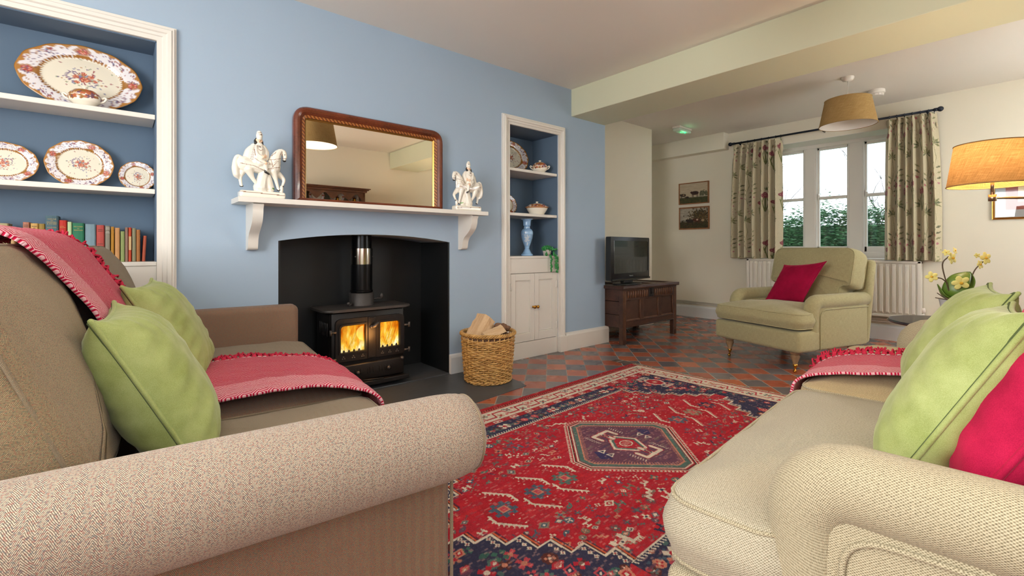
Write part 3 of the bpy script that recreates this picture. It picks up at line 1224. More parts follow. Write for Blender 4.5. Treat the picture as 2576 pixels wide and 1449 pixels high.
def holed_plate(bm, o1, o2, y0, y1):
    n = len(o1)
    V = [[bm.verts.new((p[0], y, p[1])) for p in o] for o, y in ((o1, y0), (o1, y1), (o2, y1), (o2, y0))]
    for a in range(4):
        A, B_ = V[a], V[(a + 1) % 4]
        for i in range(n):
            bm.faces.new((A[i], A[(i + 1) % n], B_[(i + 1) % n], B_[i]))


SX, SY = 1.372, 3.20
st = thing('wood_stove', 'black cast iron wood burning stove with two lit glass doors in the fireplace', 'stove', (SX, SY, .012))
b = BM()
box(b, -.275, .275, .012, .30, .04, .545, .02, 3)
box(b, -.27, .27, .0, .03, .05, .54, .012)
for sx in (-1, 1):
    for y in (.05, .25):
        box(b, sx * .235 - .025, sx * .235 + .025, y - .02, y + .02, 0, .05, .006)
    for k in range(6):
        box(b, sx * .277 - .006, sx * .277 + .006, .05 + k * .03, .062 + k * .03, .38, .47, .003)
obj('body', b, M['iron'], st, smooth=40)
b = BM()
ol = rounded([(-.325, -.035), (.325, -.035), (.325, .30), (-.325, .30)], [.07, .07, .03, .03], 8)
prism(b, ol, .018, Matrix(((1, 0, 0, 0), (0, 0, 1, 0), (0, 1, 0, .548), (0, 0, 0, 1))), .006)
obj('top_plate', b, M['iron_grey'], st, smooth=40)
b = BM(); lathe(b, [(.092, 0), (.092, .006), (.088, .012), (.088, .088), (.084, .092), (.078, .092)], 32, Matrix.Translation((.012, .17, .566))); obj('flue_collar', b, M['iron_grey'], st, smooth=40)
b = BM()
pc = lambda z0, z1, r: lathe(b, [(r, z0), (r, z1)], 32, Matrix.Translation((.012, .17, 0)))
pc(.655, .868, .077); pc(.985, 1.22, .072)
lathe(b, [(.077, .66), (.0815, .665), (.0815, .675), (.077, .68)], 32, Matrix.Translation((.012, .17, 0)))
obj('flue_pipe', b, M['flue'], st, smooth=40)
b = BM()
lathe(b, [(.077, .868), (.079, .868), (.079, .985), (.072, .985)], 32, Matrix.Translation((.012, .17, 0)))
obj('flue_band', b, M['steel'], st, smooth=40)
b = BM()
for s in (-1, 1):
    ball(b, (.012 + s * .078 * math.cos(.6), .17 - .078 * math.sin(.6), .925), .006, seg=8)
tube(b, [(.10, .20, .60), (.15, .19, .604), (.17, .185, .602)], .007, 8)
ball(b, (.175, .183, .62), .016, (1, .7, 1.5)); tube(b, [(-.11, .1, .575), (-.08, .12, .59)], .008, 8); ball(b, (-.115, .1, .59), .012)
obj('flue_damper', b, M['iron_grey'], st)
for s, (a, c, w0, w1) in ((-1, (-.248, -.022, -.214, -.038)), (1, (.042, .262, .07, .225))):
    b = BM()
    r = .045
    o1 = outline4(a, c, .205, .50, [.004, .004, .004 if s < 0 else r, r if s < 0 else .004])
    o2 = outline4(w0, w1, .268, .452, [.004, .004, .006 if s < 0 else .03, .03 if s < 0 else .006])
    holed_plate(b, o1, o2, -.02, .004)
    o3 = outline4(w0 - .012, w1 + .012, .256, .464, [.006, .006, .008 if s < 0 else .038, .038 if s < 0 else .008])
    holed_plate(b, o3, o2, -.027, -.018)
    dr = obj('door', b, M['iron'], st, smooth=40)
    b = BM(); box(b, w0 - .004, w1 + .004, -.006, -.003, .262, .458)
    o = obj('door_glass', b, M['glass'], dr, uv=False)
    b = BM()
    zc = .245; xc = (w0 + w1) / 2
    for k in range(3):
        x = w0 + .02 + k * (w1 - w0 - .04) / 2
        b = BM()
        for q in ((-.007, .226), (.007, .226), (0, .238)):
            ball(b, (x + q[0], -.021, q[1]), .006, (1, .4, 1), 8)
        obj('trefoil', b, M['iron_grey'], dr)
    b = BM()
    for z in (.23, .415):
        hx = a + .004 if s < 0 else c - .004
        tube(b, [(hx + s * .002, -.026, z), (hx + s * .045, -.028, z)], .008, 8)
        tube(b, [(hx + s * .04, -.03, z - .018), (hx + s * .04, -.03, z + .018)], .009, 8)
    obj('hinge', b, M['iron_grey'], dr)
    b = BM(); v_ = [b.verts.new(p) for p in ((-(w1 - w0) / 2 - .01, 0, -.005), ((w1 - w0) / 2 + .01, 0, -.005), ((w1 - w0) / 2 + .01, 0, .195), (-(w1 - w0) / 2 - .01, 0, .195))]
    b.faces.new(v_)
    o = obj('flames', b, M['fire'], dr, uv=False)
    o.location = (xc, .0, .262)
    b = BM()
    for k in range(4):
        ball(b, (w0 + .03 + k * .036, -.001, .268), .012, (.7, .3, 1.2), 8)
    obj('ember', b, M['iron'], dr)
b = BM()
box(b, -.02, .04, -.026, .0, .205, .50, .004)
for z in (.215, .49): box(b, -.008, .028, -.03, -.02, z - .003, z + .003)
obj('centre_post', b, M['iron'], st)
b = BM()
tube(b, [(.0, -.03, .425), (.02, -.05, .435), (.045, -.055, .462)], [.009, .012, .008], 8); ball(b, (.002, -.03, .428), .013)
obj('door_handle', b, M['iron_grey'], st)
b = BM(); box(b, -.262, .262, -.022, .03, .055, .178, .012, 3)
for k in range(14):
    x = -.20 + k * .0205 + (k // 3) * .028
    if x < .24: box(b, x - .0035, x + .0035, -.026, -.02, .10, .14, .002)
obj('ash_door', b, M['iron'], st, smooth=40)
b = BM()
for x in (-.10, .13): ball(b, (x, -.04, .12), .014, (1, 1, 1)); tube(b, [(x, -.02, .12), (x, -.04, .12)], .006, 6)
ball(b, (.245, -.02, .17), .018, (.8, 1, .8))
obj('air_knob', b, M['iron_grey'], st)
b = BM(); box(b, -.27, .27, -.085, .02, .03, .05, .006); box(b, -.27, .27, -.09, -.078, .03, .062, .005)
tube(b, [(-.12, -.05, .068), (.06, -.105, .07)], .006, 6)
obj('ash_lip', b, M['iron'], st)
fl = bpy.data.lights.new('fire_glow', 'POINT'); fl.energy = 1.6; fl.color = (1, .45, .12); fl.shadow_soft_size = .06
fo = bpy.data.objects.new('fire_glow', fl); fo.location = (SX, SY - .10, .38); COL.objects.link(fo)

# ------------------------------------------------------------------ log basket
t = thing('log_basket', 'round honey coloured wicker log basket beside the fireplace', 'basket', (2.141, 2.81, .004))
HB = .355
rad = lambda z: .168 + .03 * (z / HB) ** .8
b = BM(); rg = random.Random(2)
rows = 25
for i in range(rows):
    z = .008 + i * (HB - .03) / rows
    ph = (i % 2) * PI
    P = []
    for k in range(144):
        a = 2 * PI * k / 144
        P.append(((rad(z) + .0055 * math.sin(15 * a + ph)) * math.cos(a), (rad(z) + .0055 * math.sin(15 * a + ph)) * math.sin(a), z + .003 * math.sin(3 * a + i) + .002 * math.sin(30 * a)))
    tube(b, P, .0068 + rg.uniform(-.0008, .0008), 6, True)
obj('woven_side', b, M['wicker'], t)
b = BM()
for k in range(30):
    a = 2 * PI * (k + .5) / 30
    tube(b, [(rad(z) * math.cos(a), rad(z) * math.sin(a), z) for z in (0, .1, .2, .3, HB)], .005, 6)
obj('stake', b, M['wicker'], t)
b = BM()
for s in range(4):
    P = []
    for k in range(160):
        a = 2 * PI * k / 160
        q = 16 * a + s * PI / 2
        P.append(((.2 + .010 * math.cos(q)) * math.cos(a), (.2 + .010 * math.cos(q)) * math.sin(a), HB + .002 + .010 * math.sin(q)))
    tube(b, P, .0062, 6, True)
for s in range(2):
    P = [((.172 + .006 * math.cos(16 * a + s * PI)) * math.cos(a), (.172 + .006 * math.cos(16 * a + s * PI)) * math.sin(a), .012 + .006 * math.sin(16 * a + s * PI)) for a in [2 * PI * k / 160 for k in range(160)]]
    tube(b, P, .006, 6, True)
obj('braided_rim', b, M['wicker'], t)
b = BM(); lathe(b, [(0, .01), (.155, .01), (.185, HB - .02), (.18, HB - .02), (.15, .02), (0, .02)], 32); obj('inner_wall', b, M['bark'], t)


def log(name_label, p0, p1, w, h, roll, seed):
    rg = random.Random(seed)
    p0 = Vector(p0); p1 = Vector(p1); L = (p1 - p0).length
    sec = [(-w, 0), (-w * .4, h * .75), (w * .1, h), (w, h * .2), (w * .9, -h * .1), (0, -h * .18)]
    b = bmesh.new(); rings = []
    for i in range(7):
        x = L * i / 6
        rings.append([b.verts.new((x + (rg.uniform(-.006, .006)), p[0] * (1 + rg.uniform(-.07, .07)), p[1] * (1 + rg.uniform(-.07, .07)))) for p in sec])
    for A, B_ in zip(rings, rings[1:]):
        for k in range(6):
            f = b.faces.new((A[k], A[(k + 1) % 6], B_[(k + 1) % 6], B_[k]))
            f.material_index = 1 if k in (4, 5) else 0
    b.faces.new(rings[0][::-1]); b.faces.new(rings[-1])
    o = obj('split_log', b, [M['log'], M['bark']])
    X = (p1 - p0).normalized(); Z = Vector((0, 0, 1)); Y = Z.cross(X).normalized(); Z = X.cross(Y)
    o.matrix_world = basis(X, Y, Z, p0) @ Matrix.Rotation(roll, 4, 'X')
    tag(o, name_label, 'log', 'split logs in the wicker basket')
    return o


log('large split log leaning up out of the wicker basket', (1.99, 2.80, .30), (2.16, 2.86, .46), .075, .055, .5, 1)
log('pale split log lying across the front of the basket rim', (2.02, 2.70, .335), (2.225, 2.735, .365), .045, .055, -.2, 2)
log('small split log wedged behind the front one in the basket', (2.10, 2.80, .33), (2.22, 2.86, .375), .045, .05, .3, 3)
b = BM(); rg = random.Random(4)
for c, r in (((0, 0, 0), .042), ((.03, .01, .004), .034), ((-.03, .0, .02), .028), ((.055, .0, -.01), .028)):
    ball(b, c, r, (1, .8, .8), 12)
for v in b.verts:
    v.co += v.co.normalized() * .012 * noise.noise(v.co * 45)
o = obj('bark_chunk', b, M['bark']); o.location = (2.255, 2.79, .385)
tag(o, 'knobbly brown lump of bark on the basket, right of the logs', 'log')

# ------------------------------------------------------------------ Staffordshire style pair
def remesh_prims(prims, voxel, name):
    """prims: list of (kind, data, colour). Returns a smooth united mesh coloured by nearest primitive"""
    b = BM()
    samples = []
    for kind, d, c in prims:
        if kind == 'tube':
            P, R = d
            P = catmull(P, 4) if len(P) > 2 else [Vector(p) for p in P]
            Rr = [R] * len(P) if not hasattr(R, '__len__') else list(np.interp(np.linspace(0, 1, len(P)), np.linspace(0, 1, len(R)), R))
            tube(b, P, Rr, 10)
            for p, r in ((P[0], Rr[0]), (P[-1], Rr[-1])): ball(b, p, r, seg=10)
            for p, r in zip(P, Rr): samples.append((p, r, c))
        elif kind == 'ball':
            p, r, s = d
            ball(b, p, r, s, 12)
            for k in ((0, 0, 0), (.5, 0, 0), (-.5, 0, 0), (0, 0, .5), (0, 0, -.5)):
                samples.append((Vector(p) + Vector((k[0] * r * s[0], 0, k[2] * r * s[2])), r * min(s) * .9, c))
        elif kind == 'box':
            box(b, *d)
            x0, x1, y0, y1, z0, z1 = d[:6]
            for i in range(9):
                samples.append((Vector((x0 + (x1 - x0) * i / 8, (y0 + y1) / 2, (z0 + z1) / 2)), (z1 - z0) * .5, c))
    me = bpy.data.meshes.new(name)
    b.to_mesh(me); b.free()
    o = bpy.data.objects.new(name, me); COL.objects.link(o)
    m = o.modifiers.new('r', 'REMESH'); m.mode = 'VOXEL'; m.voxel_size = voxel
    m2 = o.modifiers.new('s', 'SMOOTH'); m2.iterations = 3; m2.factor = .5
    dg = bpy.context.evaluated_depsgraph_get()
    me2 = bpy.data.meshes.new_from_object(o.evaluated_get(dg))
    bpy.data.objects.remove(o); bpy.data.meshes.remove(me)
    co = np.empty(len(me2.vertices) * 3); me2.vertices.foreach_get('co', co); co = co.reshape(-1, 3)
    S = np.array([tuple(s[0]) for s in samples]); Rr = np.array([s[1] for s in samples]); Cc = np.array([lin(s[2]) for s in samples])
    best = np.full(len(co), 1e9); idx = np.zeros(len(co), int)
    for k in range(len(S)):
        d = np.linalg.norm(co - S[k], axis=1) - Rr[k]
        m_ = d < best; best[m_] = d[m_]; idx[m_] = k
    return me2, co, Cc[idx]


def stroke(co, cols, pts, w, c, front=True):
    """brush line painted on the glaze: pts in (x, z)"""
    X = co[:, 0]; Z = co[:, 2]
    m = np.zeros(len(co), bool)
    for (xa, za), (xb, zb) in zip(pts, pts[1:]):
        dx, dz = xb - xa, zb - za
        t_ = np.clip(((X - xa) * dx + (Z - za) * dz) / (dx * dx + dz * dz + 1e-12), 0, 1)
        m |= (X - xa - t_ * dx) ** 2 + (Z - za - t_ * dz) ** 2 < w * w
    if front: m &= co[:, 1] < 0.004
    cols[m] = lin(c)


IV, BK, SK, GD = 'efeadd', '1e1a18', 'f2cfae', '8f6a55'


def figurine(loc, mirror, k, label):
    q = lambda x, z, y=0.0: ((x - 600) / 7.63 * .00208 * k * mirror, y * k, (1385 - z) / 7.63 * .00235 * k)
    s = k
    t = thing('horse_and_rider_figurine', label, 'figurine', loc, 0, 'pottery horse and rider figures on the mantel shelf')
    # base with central support
    x0, x1 = sorted((q(150, 0)[0], q(1030, 0)[0]))
    P = [('box', (x0, x1, -.038 * s, .038 * s, 0, .042 * s, .012 * s, 3), IV),
         ('tube', ([q(560, 1190), q(600, 1020), q(640, 880)], [.040 * s, .032 * s, .03 * s]), IV),
         ('tube', ([q(740, 1190), q(700, 1020), q(680, 900)], [.026 * s, .024 * s, .02 * s]), IV),
         ('tube', ([q(960, 1210, -.01), q(965, 1140, -.01)], [.012 * s, .010 * s]), IV)]
    me, co, cl = remesh_prims(P, .0035 * s, 'plinth')
    stroke(co, cl, [q(160, 1280)[::2], q(1000, 1310)[::2]], .002 * s, GD)
    for gx in (370, 820):
        stroke(co, cl, [q(gx - 30, 1180)[::2], q(gx + 30, 1190)[::2]], .005 * s, '6b9a4a')
    colour_attr(me, cl); link_mesh('plinth', me, M['figure'], t, 180)
    # horse
    P = [('tube', ([q(240, 740), q(420, 790), q(620, 800), q(820, 770)], [.035 * s, .036 * s, .036 * s, .036 * s]), IV),
         ('ball', (q(270, 760), .040 * s, (1, .85, 1.1)), IV), ('ball', (q(840, 760), .036 * s, (.9, .85, 1.3)), IV),
         ('tube', ([q(830, 690), q(860, 590), q(900, 500), q(950, 455)], [.036 * s, .030 * s, .022 * s, .017 * s]), IV),
         ('tube', ([q(930, 450), q(1010, 460), q(1040, 540), q(1030, 600)], [.014 * s, .0165 * s, .013 * s, .0095 * s]), IV),
         ('ball', (q(1030, 622), .0105 * s, (1, 1, .8)), BK),
         ('tube', ([q(960, 430, -.006), q(975, 400, -.006)], [.005 * s, .002 * s]), IV), ('tube', ([q(1020, 430, .006), q(1040, 405, .006)], [.005 * s, .002 * s]), IV),
         ('tube', ([q(230, 680), q(150, 630), q(100, 690), q(90, 850), q(110, 980), q(150, 1040)], [.012 * s, .011 * s, .012 * s, .018 * s, .016 * s, .004 * s]), IV),
         ('tube', ([q(250, 850, .01), q(190, 1000, .01), q(205, 1150, .01)], [.024 * s, .011 * s, .008 * s]), IV), ('ball', (q(212, 1168, .01), .0095 * s, (1.2, 1, .6)), BK),
         ('tube', ([q(330, 860, -.014), q(390, 1000, -.014), q(500, 1150, -.014)], [.026 * s, .013 * s, .008 * s]), IV), ('ball', (q(512, 1170, -.014), .0095 * s, (1.2, 1, .6)), BK),
         ('tube', ([q(800, 850, -.014), q(850, 1020, -.014), q(895, 1180, -.014)], [.022 * s, .011 * s, .008 * s]), IV), ('ball', (q(905, 1200, -.014), .0095 * s, (1.2, 1, .6)), BK),
         ('tube', ([q(880, 860, .012), q(1000, 960, .006), q(1020, 1020, .0), q(985, 1110, -.006)], [.022 * s, .013 * s, .010 * s, .007 * s]), IV), ('ball', (q(978, 1128, -.008), .009 * s, (1.2, 1, .6)), BK)]
    me, co, cl = remesh_prims(P, .0026 * s, 'horse')
    for pts in ([(170, 765), (300, 780), (420, 795), (600, 860), (770, 800), (920, 770)], [(770, 780), (760, 700), (740, 640)], [(770, 780), (840, 690), (880, 660)],
                [(660, 600), (720, 640), (800, 640), (930, 600), (1040, 585)], [(930, 530), (970, 450), (1000, 580)], [(990, 585), (1060, 580)],
                [(800, 520), (770, 560)], [(850, 480), (820, 520)], [(730, 720), (680, 680)], [(760, 740), (700, 740)], [(800, 700), (860, 650)]):
        stroke(co, cl, [q(*p)[::2] for p in pts], .0015 * s, GD)
    stroke(co, cl, [q(1022, 515)[::2], q(1034, 515)[::2]], .002 * s, BK)
    colour_attr(me, cl); link_mesh('horse', me, M['figure'], t, 180)
    # rider
    P = [('tube', ([q(500, 730), q(510, 600), q(530, 470), q(535, 390)], [.042 * s, .040 * s, .034 * s, .020 * s]), IV),
         ('tube', ([q(440, 410, .01), q(380, 520, .012), q(340, 690, .015)], [.018 * s, .030 * s, .034 * s]), IV),
         ('tube', ([q(620, 410, .008), q(650, 500, .008), q(640, 600, .0)], [.016 * s, .024 * s, .024 * s]), IV),
         ('tube', ([q(450, 430, -.022), q(470, 560, -.03), q(560, 620, -.034)], [.012 * s, .011 * s, .009 * s]), IV),
         ('ball', (q(590, 610, -.036), .009 * s, (1, 1, 1)), SK), ('ball', (q(630, 590, -.02), .009 * s, (1, 1, 1.2)), SK),
         ('ball', (q(532, 300), .0155 * s, (.9, .95, 1.15)), SK), ('tube', ([q(535, 370), q(535, 330)], [.010 * s, .009 * s]), SK),
         ('tube', ([q(495, 270, .004), q(475, 310, .004), q(462, 355, -.006)], [.009 * s, .012 * s, .008 * s]), BK),
         ('tube', ([q(570, 270, .004), q(580, 310, .004), q(592, 358, -.006)], [.008 * s, .011 * s, .007 * s]), BK),
         ('tube', ([q(540, 245), q(540, 190), q(535, 150)], [.0165 * s, .0185 * s, .014 * s]), IV),
         ('ball', (q(533, 305, -.016), .003 * s, (1, 1, 1.4)), SK),
         ('tube', ([q(540, 720, -.03), q(620, 740, -.036), q(630, 800, -.038)], [.022 * s, .016 * s, .011 * s]), IV),
         ('ball', (q(622, 728, -.048), .010 * s, (1, .8, 1)), SK),
         ('tube', ([q(635, 800, -.038), q(645, 870, -.038)], [.010 * s, .008 * s]), IV),
         ('tube', ([q(630, 885, -.038), q(690, 925, -.040)], [.009 * s, .006 * s]), BK)]
    me, co, cl = remesh_prims(P, .0024 * s, 'rider')
    for i in range(9):
        z = 430 + i * 32
        stroke(co, cl, [q(345 + 8 * (9 - i), z)[::2], q(400 + 4 * (9 - i), z - 12)[::2]], .0014 * s, GD)
    for pts in ([(500, 390), (490, 470), (540, 500), (590, 470)], [(430, 650), (520, 720), (600, 740)], [(420, 480), (440, 600)], [(500, 200), (580, 190)], [(505, 160), (570, 150)]):
        stroke(co, cl, [q(*p)[::2] for p in pts], .0014 * s, GD)
    stroke(co, cl, [q(562, 190)[::2], q(566, 192)[::2]], .003 * s, BK)
    for ex in (518, 548): stroke(co, cl, [q(ex - 4, 298)[::2], q(ex + 5, 298)[::2]], .0012 * s, BK)
    stroke(co, cl, [q(524, 325)[::2], q(544, 325)[::2]], .0011 * s, 'b04030')
    stroke(co, cl, [q(530, 415)[::2], q(536, 430)[::2]], .004 * s, '6a5a58')
    colour_attr(me, cl); link_mesh('rider', me, M['figure'], t, 180)
    return t


figurine((.640, 3.0, 1.286), 1, 1.0, 'white pottery rider on a horse facing right towards the mirror')
figurine((2.075, 3.0, 1.286), -1, 1.0, 'white pottery rider on a horse facing left towards the mirror')

# ------------------------------------------------------------------ painted china
def china_canvas(seed, oval=1.0):
    """pattern in unit-disc coordinates"""
    rg = random.Random(seed)
    c = Canvas(-1.05, 1.05, -1.05, 1.05, 190, 'e2dccb')
    c.ell(0, 0, 1.04, 1.04, 'e2dfe2')
    c.ell(0, 0, .66, .66, 'e0dac8')
    c.ell(0, 0, 1.05, 1.05, 'a8722c', ring=.915)
    # gold scalloped ring round the well
    for k in range(72):
        a = 2 * PI * k / 64
        c.ell(.675 * math.cos(a), .675 * math.sin(a), .040, .026, '7d4a22' if k % 2 else 'a87a3c', rot=a)
    c.ell(0, 0, .69, .69, '9b6a35', ring=.965)
    # four large roses with gold scrolls
    for k in range(8):
        a = 2 * PI * k / 8 + PI / 4 * 0
        x, y = .83 * math.cos(a), .83 * math.sin(a)
        if k % 2 == 0:
            c.ell(x, y, .13, .12, 'a5713a', al=.8)
            c.ell(.70 * math.cos(a), .70 * math.sin(a), .05, .13, '9b6a2e', rot=a)
            c.ell(x, y, .088, .088, 'a8392f'); c.ell(x, y, .06, .06, 'e0a08a'); c.ell(x, y, .045, .045, 'b5463a'); c.ell(x, y, .02, .02, '8a5c2a')
        else:
            for q in range(16):
                aa = a + rg.uniform(-.24, .24); rr = rg.uniform(.76, .92)
                c.ell(rr * math.cos(aa), rr * math.sin(aa), rg.uniform(.012, .028), rg.uniform(.010, .022), rg.choice(['7d5a7c', '8c3b46', '5b5d86', 'a86a3a', '6c4a5e']), rot=rg.uniform(0, 3))
    for k in range(330):
        a = rg.uniform(0, 2 * PI); rr = rg.uniform(.72, .94)
        c.ell(rr * math.cos(a), rr * math.sin(a), rg.uniform(.008, .019), rg.uniform(.006, .013), rg.choice(['55508a', '5d3a52', '6f5a80', '933f48', '56598a', 'a5713a', '7a4a5c', 'b8908c']), rot=rg.uniform(0, 3), al=.9)
    for k in range(24):
        a = 2 * PI * k / 24
        c.ell(.95 * math.cos(a), .95 * math.sin(a), .03, .075, 'a8722c', rot=a)
        pts = [((.88 + .03 * math.sin(5 * s)) * math.cos(a + s * .2), (.88 + .03 * math.sin(5 * s)) * math.sin(a + s * .2)) for s in np.linspace(0, 1, 8)]
        c.line(pts, .012, rg.choice(['a5713a', '7d5a7c', '8c3b46']))
    # bouquet
    for k in range(130):
        a = rg.uniform(0, 2 * PI); rr = abs(rg.gauss(0, .20))
        x, y = rr * math.cos(a) * 1.15, rr * math.sin(a)
        c.ell(x, y, rg.uniform(.012, .035), rg.uniform(.010, .024), rg.choice(['6f5a80', '933f48', '5d6690', '7b8a6a', '8f4450', 'a5713a']), rot=rg.uniform(0, 3), al=.9)
    for x, y, r in ((.03, -.02, .075), (-.11, .05, .05), (.13, .09, .055), (.02, .16, .045), (-.09, -.12, .045), (.2, -.03, .035)):
        c.ell(x, y, r, r, 'b0482f'); c.ell(x, y, r * .72, r * .72, 'dda27e'); c.ell(x, y, r * .5, r * .5, 'a8503c')
    c.line([(-.18, -.08), (-.25, .02), (-.22, .14), (-.12, .2)], .018, '6f5a80'); c.line([(-.2, -.1), (-.29, .04), (-.24, .18)], .012, '6f5a80')
    c.line([(.1, -.2), (.2, -.16), (.24, -.08)], .014, '6f5a80')
    return c


CHINA = [china_canvas(3), china_canvas(11)]


def plate(label, loc, rx, rz, lean=.16, rz_=0.0, cv=0, group=None, spin=0.0, cat='plate', name='painted_plate'):
    """stands on its edge, face towards -Y, loc = lowest point"""
    nr, na = 40, 176
    pr_ = [(0, 0), (.62, 0), (.66, .010), (.71, .030), (.80, .042), (.92, .056), (1.0, .064)]
    rr = np.linspace(0, 1, nr)
    hh = np.interp(rr, [p[0] for p in pr_], [p[1] for p in pr_]) * (rx + rz) * .9
    th = np.linspace(0, 2 * PI, na, endpoint=False)
    sc = 1 + .012 * np.cos(12 * th)
    G = np.zeros((nr + 6, na, 3))
    for i in range(nr):
        s_ = rr[i] * (sc if rr[i] > .7 else 1)
        G[i, :, 0] = s_ * np.cos(th) * rx; G[i, :, 2] = s_ * np.sin(th) * rz; G[i, :, 1] = -hh[i]
    back = [(1.0, .064, .004), (.9, .052, .006), (.7, .028, .006), (.6, .0, .008), (.56, .0, .012), (0, 0, .006)]
    for j, (r_, h_, o_) in enumerate(back):
        G[nr + j, :, 0] = r_ * np.cos(th) * rx; G[nr + j, :, 2] = r_ * np.sin(th) * rz; G[nr + j, :, 1] = -h_ * (rx + rz) * .9 + o_
    me = grid_mesh(name, G, closed_v=True)
    U = (rr[:, None] * np.cos(th + spin)[None]); V = (rr[:, None] * np.sin(th + spin)[None])
    cols = np.empty((nr + 6, na, 3)); cols[:nr] = CHINA[cv].sample(U, V); cols[nr:] = lin('ece6d6')
    colour_attr(me, cols.reshape(-1, 3))
    o = link_mesh(name, me, M['china'])
    o.matrix_world = Matrix.Translation(loc) @ Matrix.Rotation(rz_, 4, 'Z') @ Matrix.Rotation(-lean, 4, 'X') @ Matrix.Translation((0, 0, rz))
    return tag(o, label, cat, group)


LS1, LS2 = 1.7155, 1.3165
plate('very large oval platter leaning behind a small tureen above the three dishes', (-.142, 3.285, LS1), .242, .172, .16, cat='platter', name='painted_platter')
gp = 'flower painted dishes standing on the left alcove shelf'
plate('middle, largest of the three dishes on the lower left alcove shelf', (-.152, 3.305, LS2), .134, .124, .15, group=gp, spin=.4)
plate('left one of the three dishes on the lower left alcove shelf', (-.425, 3.305, LS2), .122, .1, .15, cv=1, group=gp, spin=2.2)
plate('small right one of the three dishes on the lower left alcove shelf, beside the frame', (.082, 3.315, LS2), .082, .083, .15, group=gp, spin=1.3)
plate('large platter leaning on the top shelf two shelves above the blue vase', (2.875, 3.42, LS1), .235, .163, .15, cat='platter', name='painted_platter', spin=.3)
plate('small dish leaning in the right alcove on the lower shelf, mostly behind the frame', (2.842, 3.43, LS2), .125, .102, .15, cv=1, spin=1.0)


def band_cols(co, bands, seed, oxy=(0, 0)):
    """bands: (z0, z1, density) painted flower bands on a lathe body"""
    rg = np.random.RandomState(seed)
    cols = np.empty((len(co), 3)); cols[:] = lin('efe9da')
    ang = np.arctan2(co[:, 1] - oxy[1], co[:, 0] - oxy[0])
    pal = np.array([lin(c) for c in ('8c3b2e', 'a5713a', '6f4a5c', 'b0603a', '9b6a35', 'c8a890')])
    rad_ = np.hypot(co[:, 0] - oxy[0], co[:, 1] - oxy[1])
    for z0, z1, dens in bands:
        for k in range(int(dens)):
            a = rg.uniform(-PI, PI); z = rg.uniform(z0, z1); r = rg.uniform(.004, .011)
            da = np.abs((ang - a + PI) % (2 * PI) - PI) * np.maximum(rad_, .02)
            m = da ** 2 + (co[:, 2] - z) ** 2 < r * r
            cols[m] = pal[rg.randint(len(pal))]
    return cols


def lathe_grid(prof, na=96, sx=1.0, sy=1.0, step=.003, wob=None):
    P = resample([Vector((r, z)) for r, z in prof], step, closed=False)
    th = np.linspace(0, 2 * PI, na, endpoint=False)
    G = np.zeros((len(P), na, 3))
    for i, p in enumerate(P):
        w = wob(p.y, th) if wob else 0
        G[i, :, 0] = (p.x + w) * np.cos(th) * sx; G[i, :, 1] = (p.x + w) * np.sin(th) * sy; G[i, :, 2] = p.y
    return G


def tureen(label, loc, r, h, rz_, rim=False, gold_knob=True):
    t = thing('lidded_tureen', label, 'tureen', loc, rz_)
    hb = h * .52
    if rim: pf = [(0, .0), (r * .55, 0), (r * .6, .004), (r * .85, hb * .7), (r * .93, hb), (r * 1.03, hb + .004), (r * 1.03, hb + .009), (r * .9, hb + .008)]
    else: pf = [(0, 0), (r * .5, 0), (r * .56, .006), (r * .9, hb * .45), (r, hb * .78), (r * .95, hb), (r * .9, hb)]
    G = lathe_grid(pf, sy=.82); me = grid_mesh('bowl', G, closed_v=True)
    co = G.reshape(-1, 3)
    c = band_cols(co, [] if rim else [(hb * .72, hb * .98, 60)], 3)
    if rim: c[co[:, 2] > hb - .002] = lin('b98050')
    colour_attr(me, c); link_mesh('bowl', me, M['china'], t)
    pf = [(r * .93, hb), (r * .95, hb + .003), (r * .88, hb + h * .12), (r * .62, hb + h * .27), (r * .25, hb + h * .34), (0, hb + h * .35)]
    G = lathe_grid(pf, sy=.82); me = grid_mesh('lid', G, closed_v=True); co = G.reshape(-1, 3)
    c = band_cols(co, [(hb + h * .01, hb + h * .24, 150)], 5)
    colour_attr(me, c); lid = link_mesh('lid', me, M['china'], t)
    b = BM(); lathe(b, [(.004, hb + h * .34), (.004, hb + h * .38), (.013, hb + h * .41), (.014, hb + h * .45), (.004, hb + h * .48), (0, hb + h * .48)], 16); obj('knob', b, M['china_plain'], lid)
    if not rim:
        for s in (-1, 1):
            b = BM(); tube(b, catmull([(s * r * .88, 0, hb * .55), (s * r * 1.12, 0, hb * .7), (s * r * 1.26, 0, hb * .98), (s * r * 1.16, 0, hb * 1.08), (s * r * .97, 0, hb * .9)], 4), .005, 8); obj('handle', b, M['china_plain'], t)
    return t


tureen('small lidded tureen standing in front of the very large platter', (-.130, 3.205, LS1), .066, .105, -.12)
tureen('lidded tureen with two scroll handles, right alcove top shelf', (3.075, 3.22, LS1), .074, .122, -.65)
tureen('wide rimmed vegetable dish with domed lid, right alcove lower shelf', (3.07, 3.255, LS2), .112, .13, -.65, rim=True)

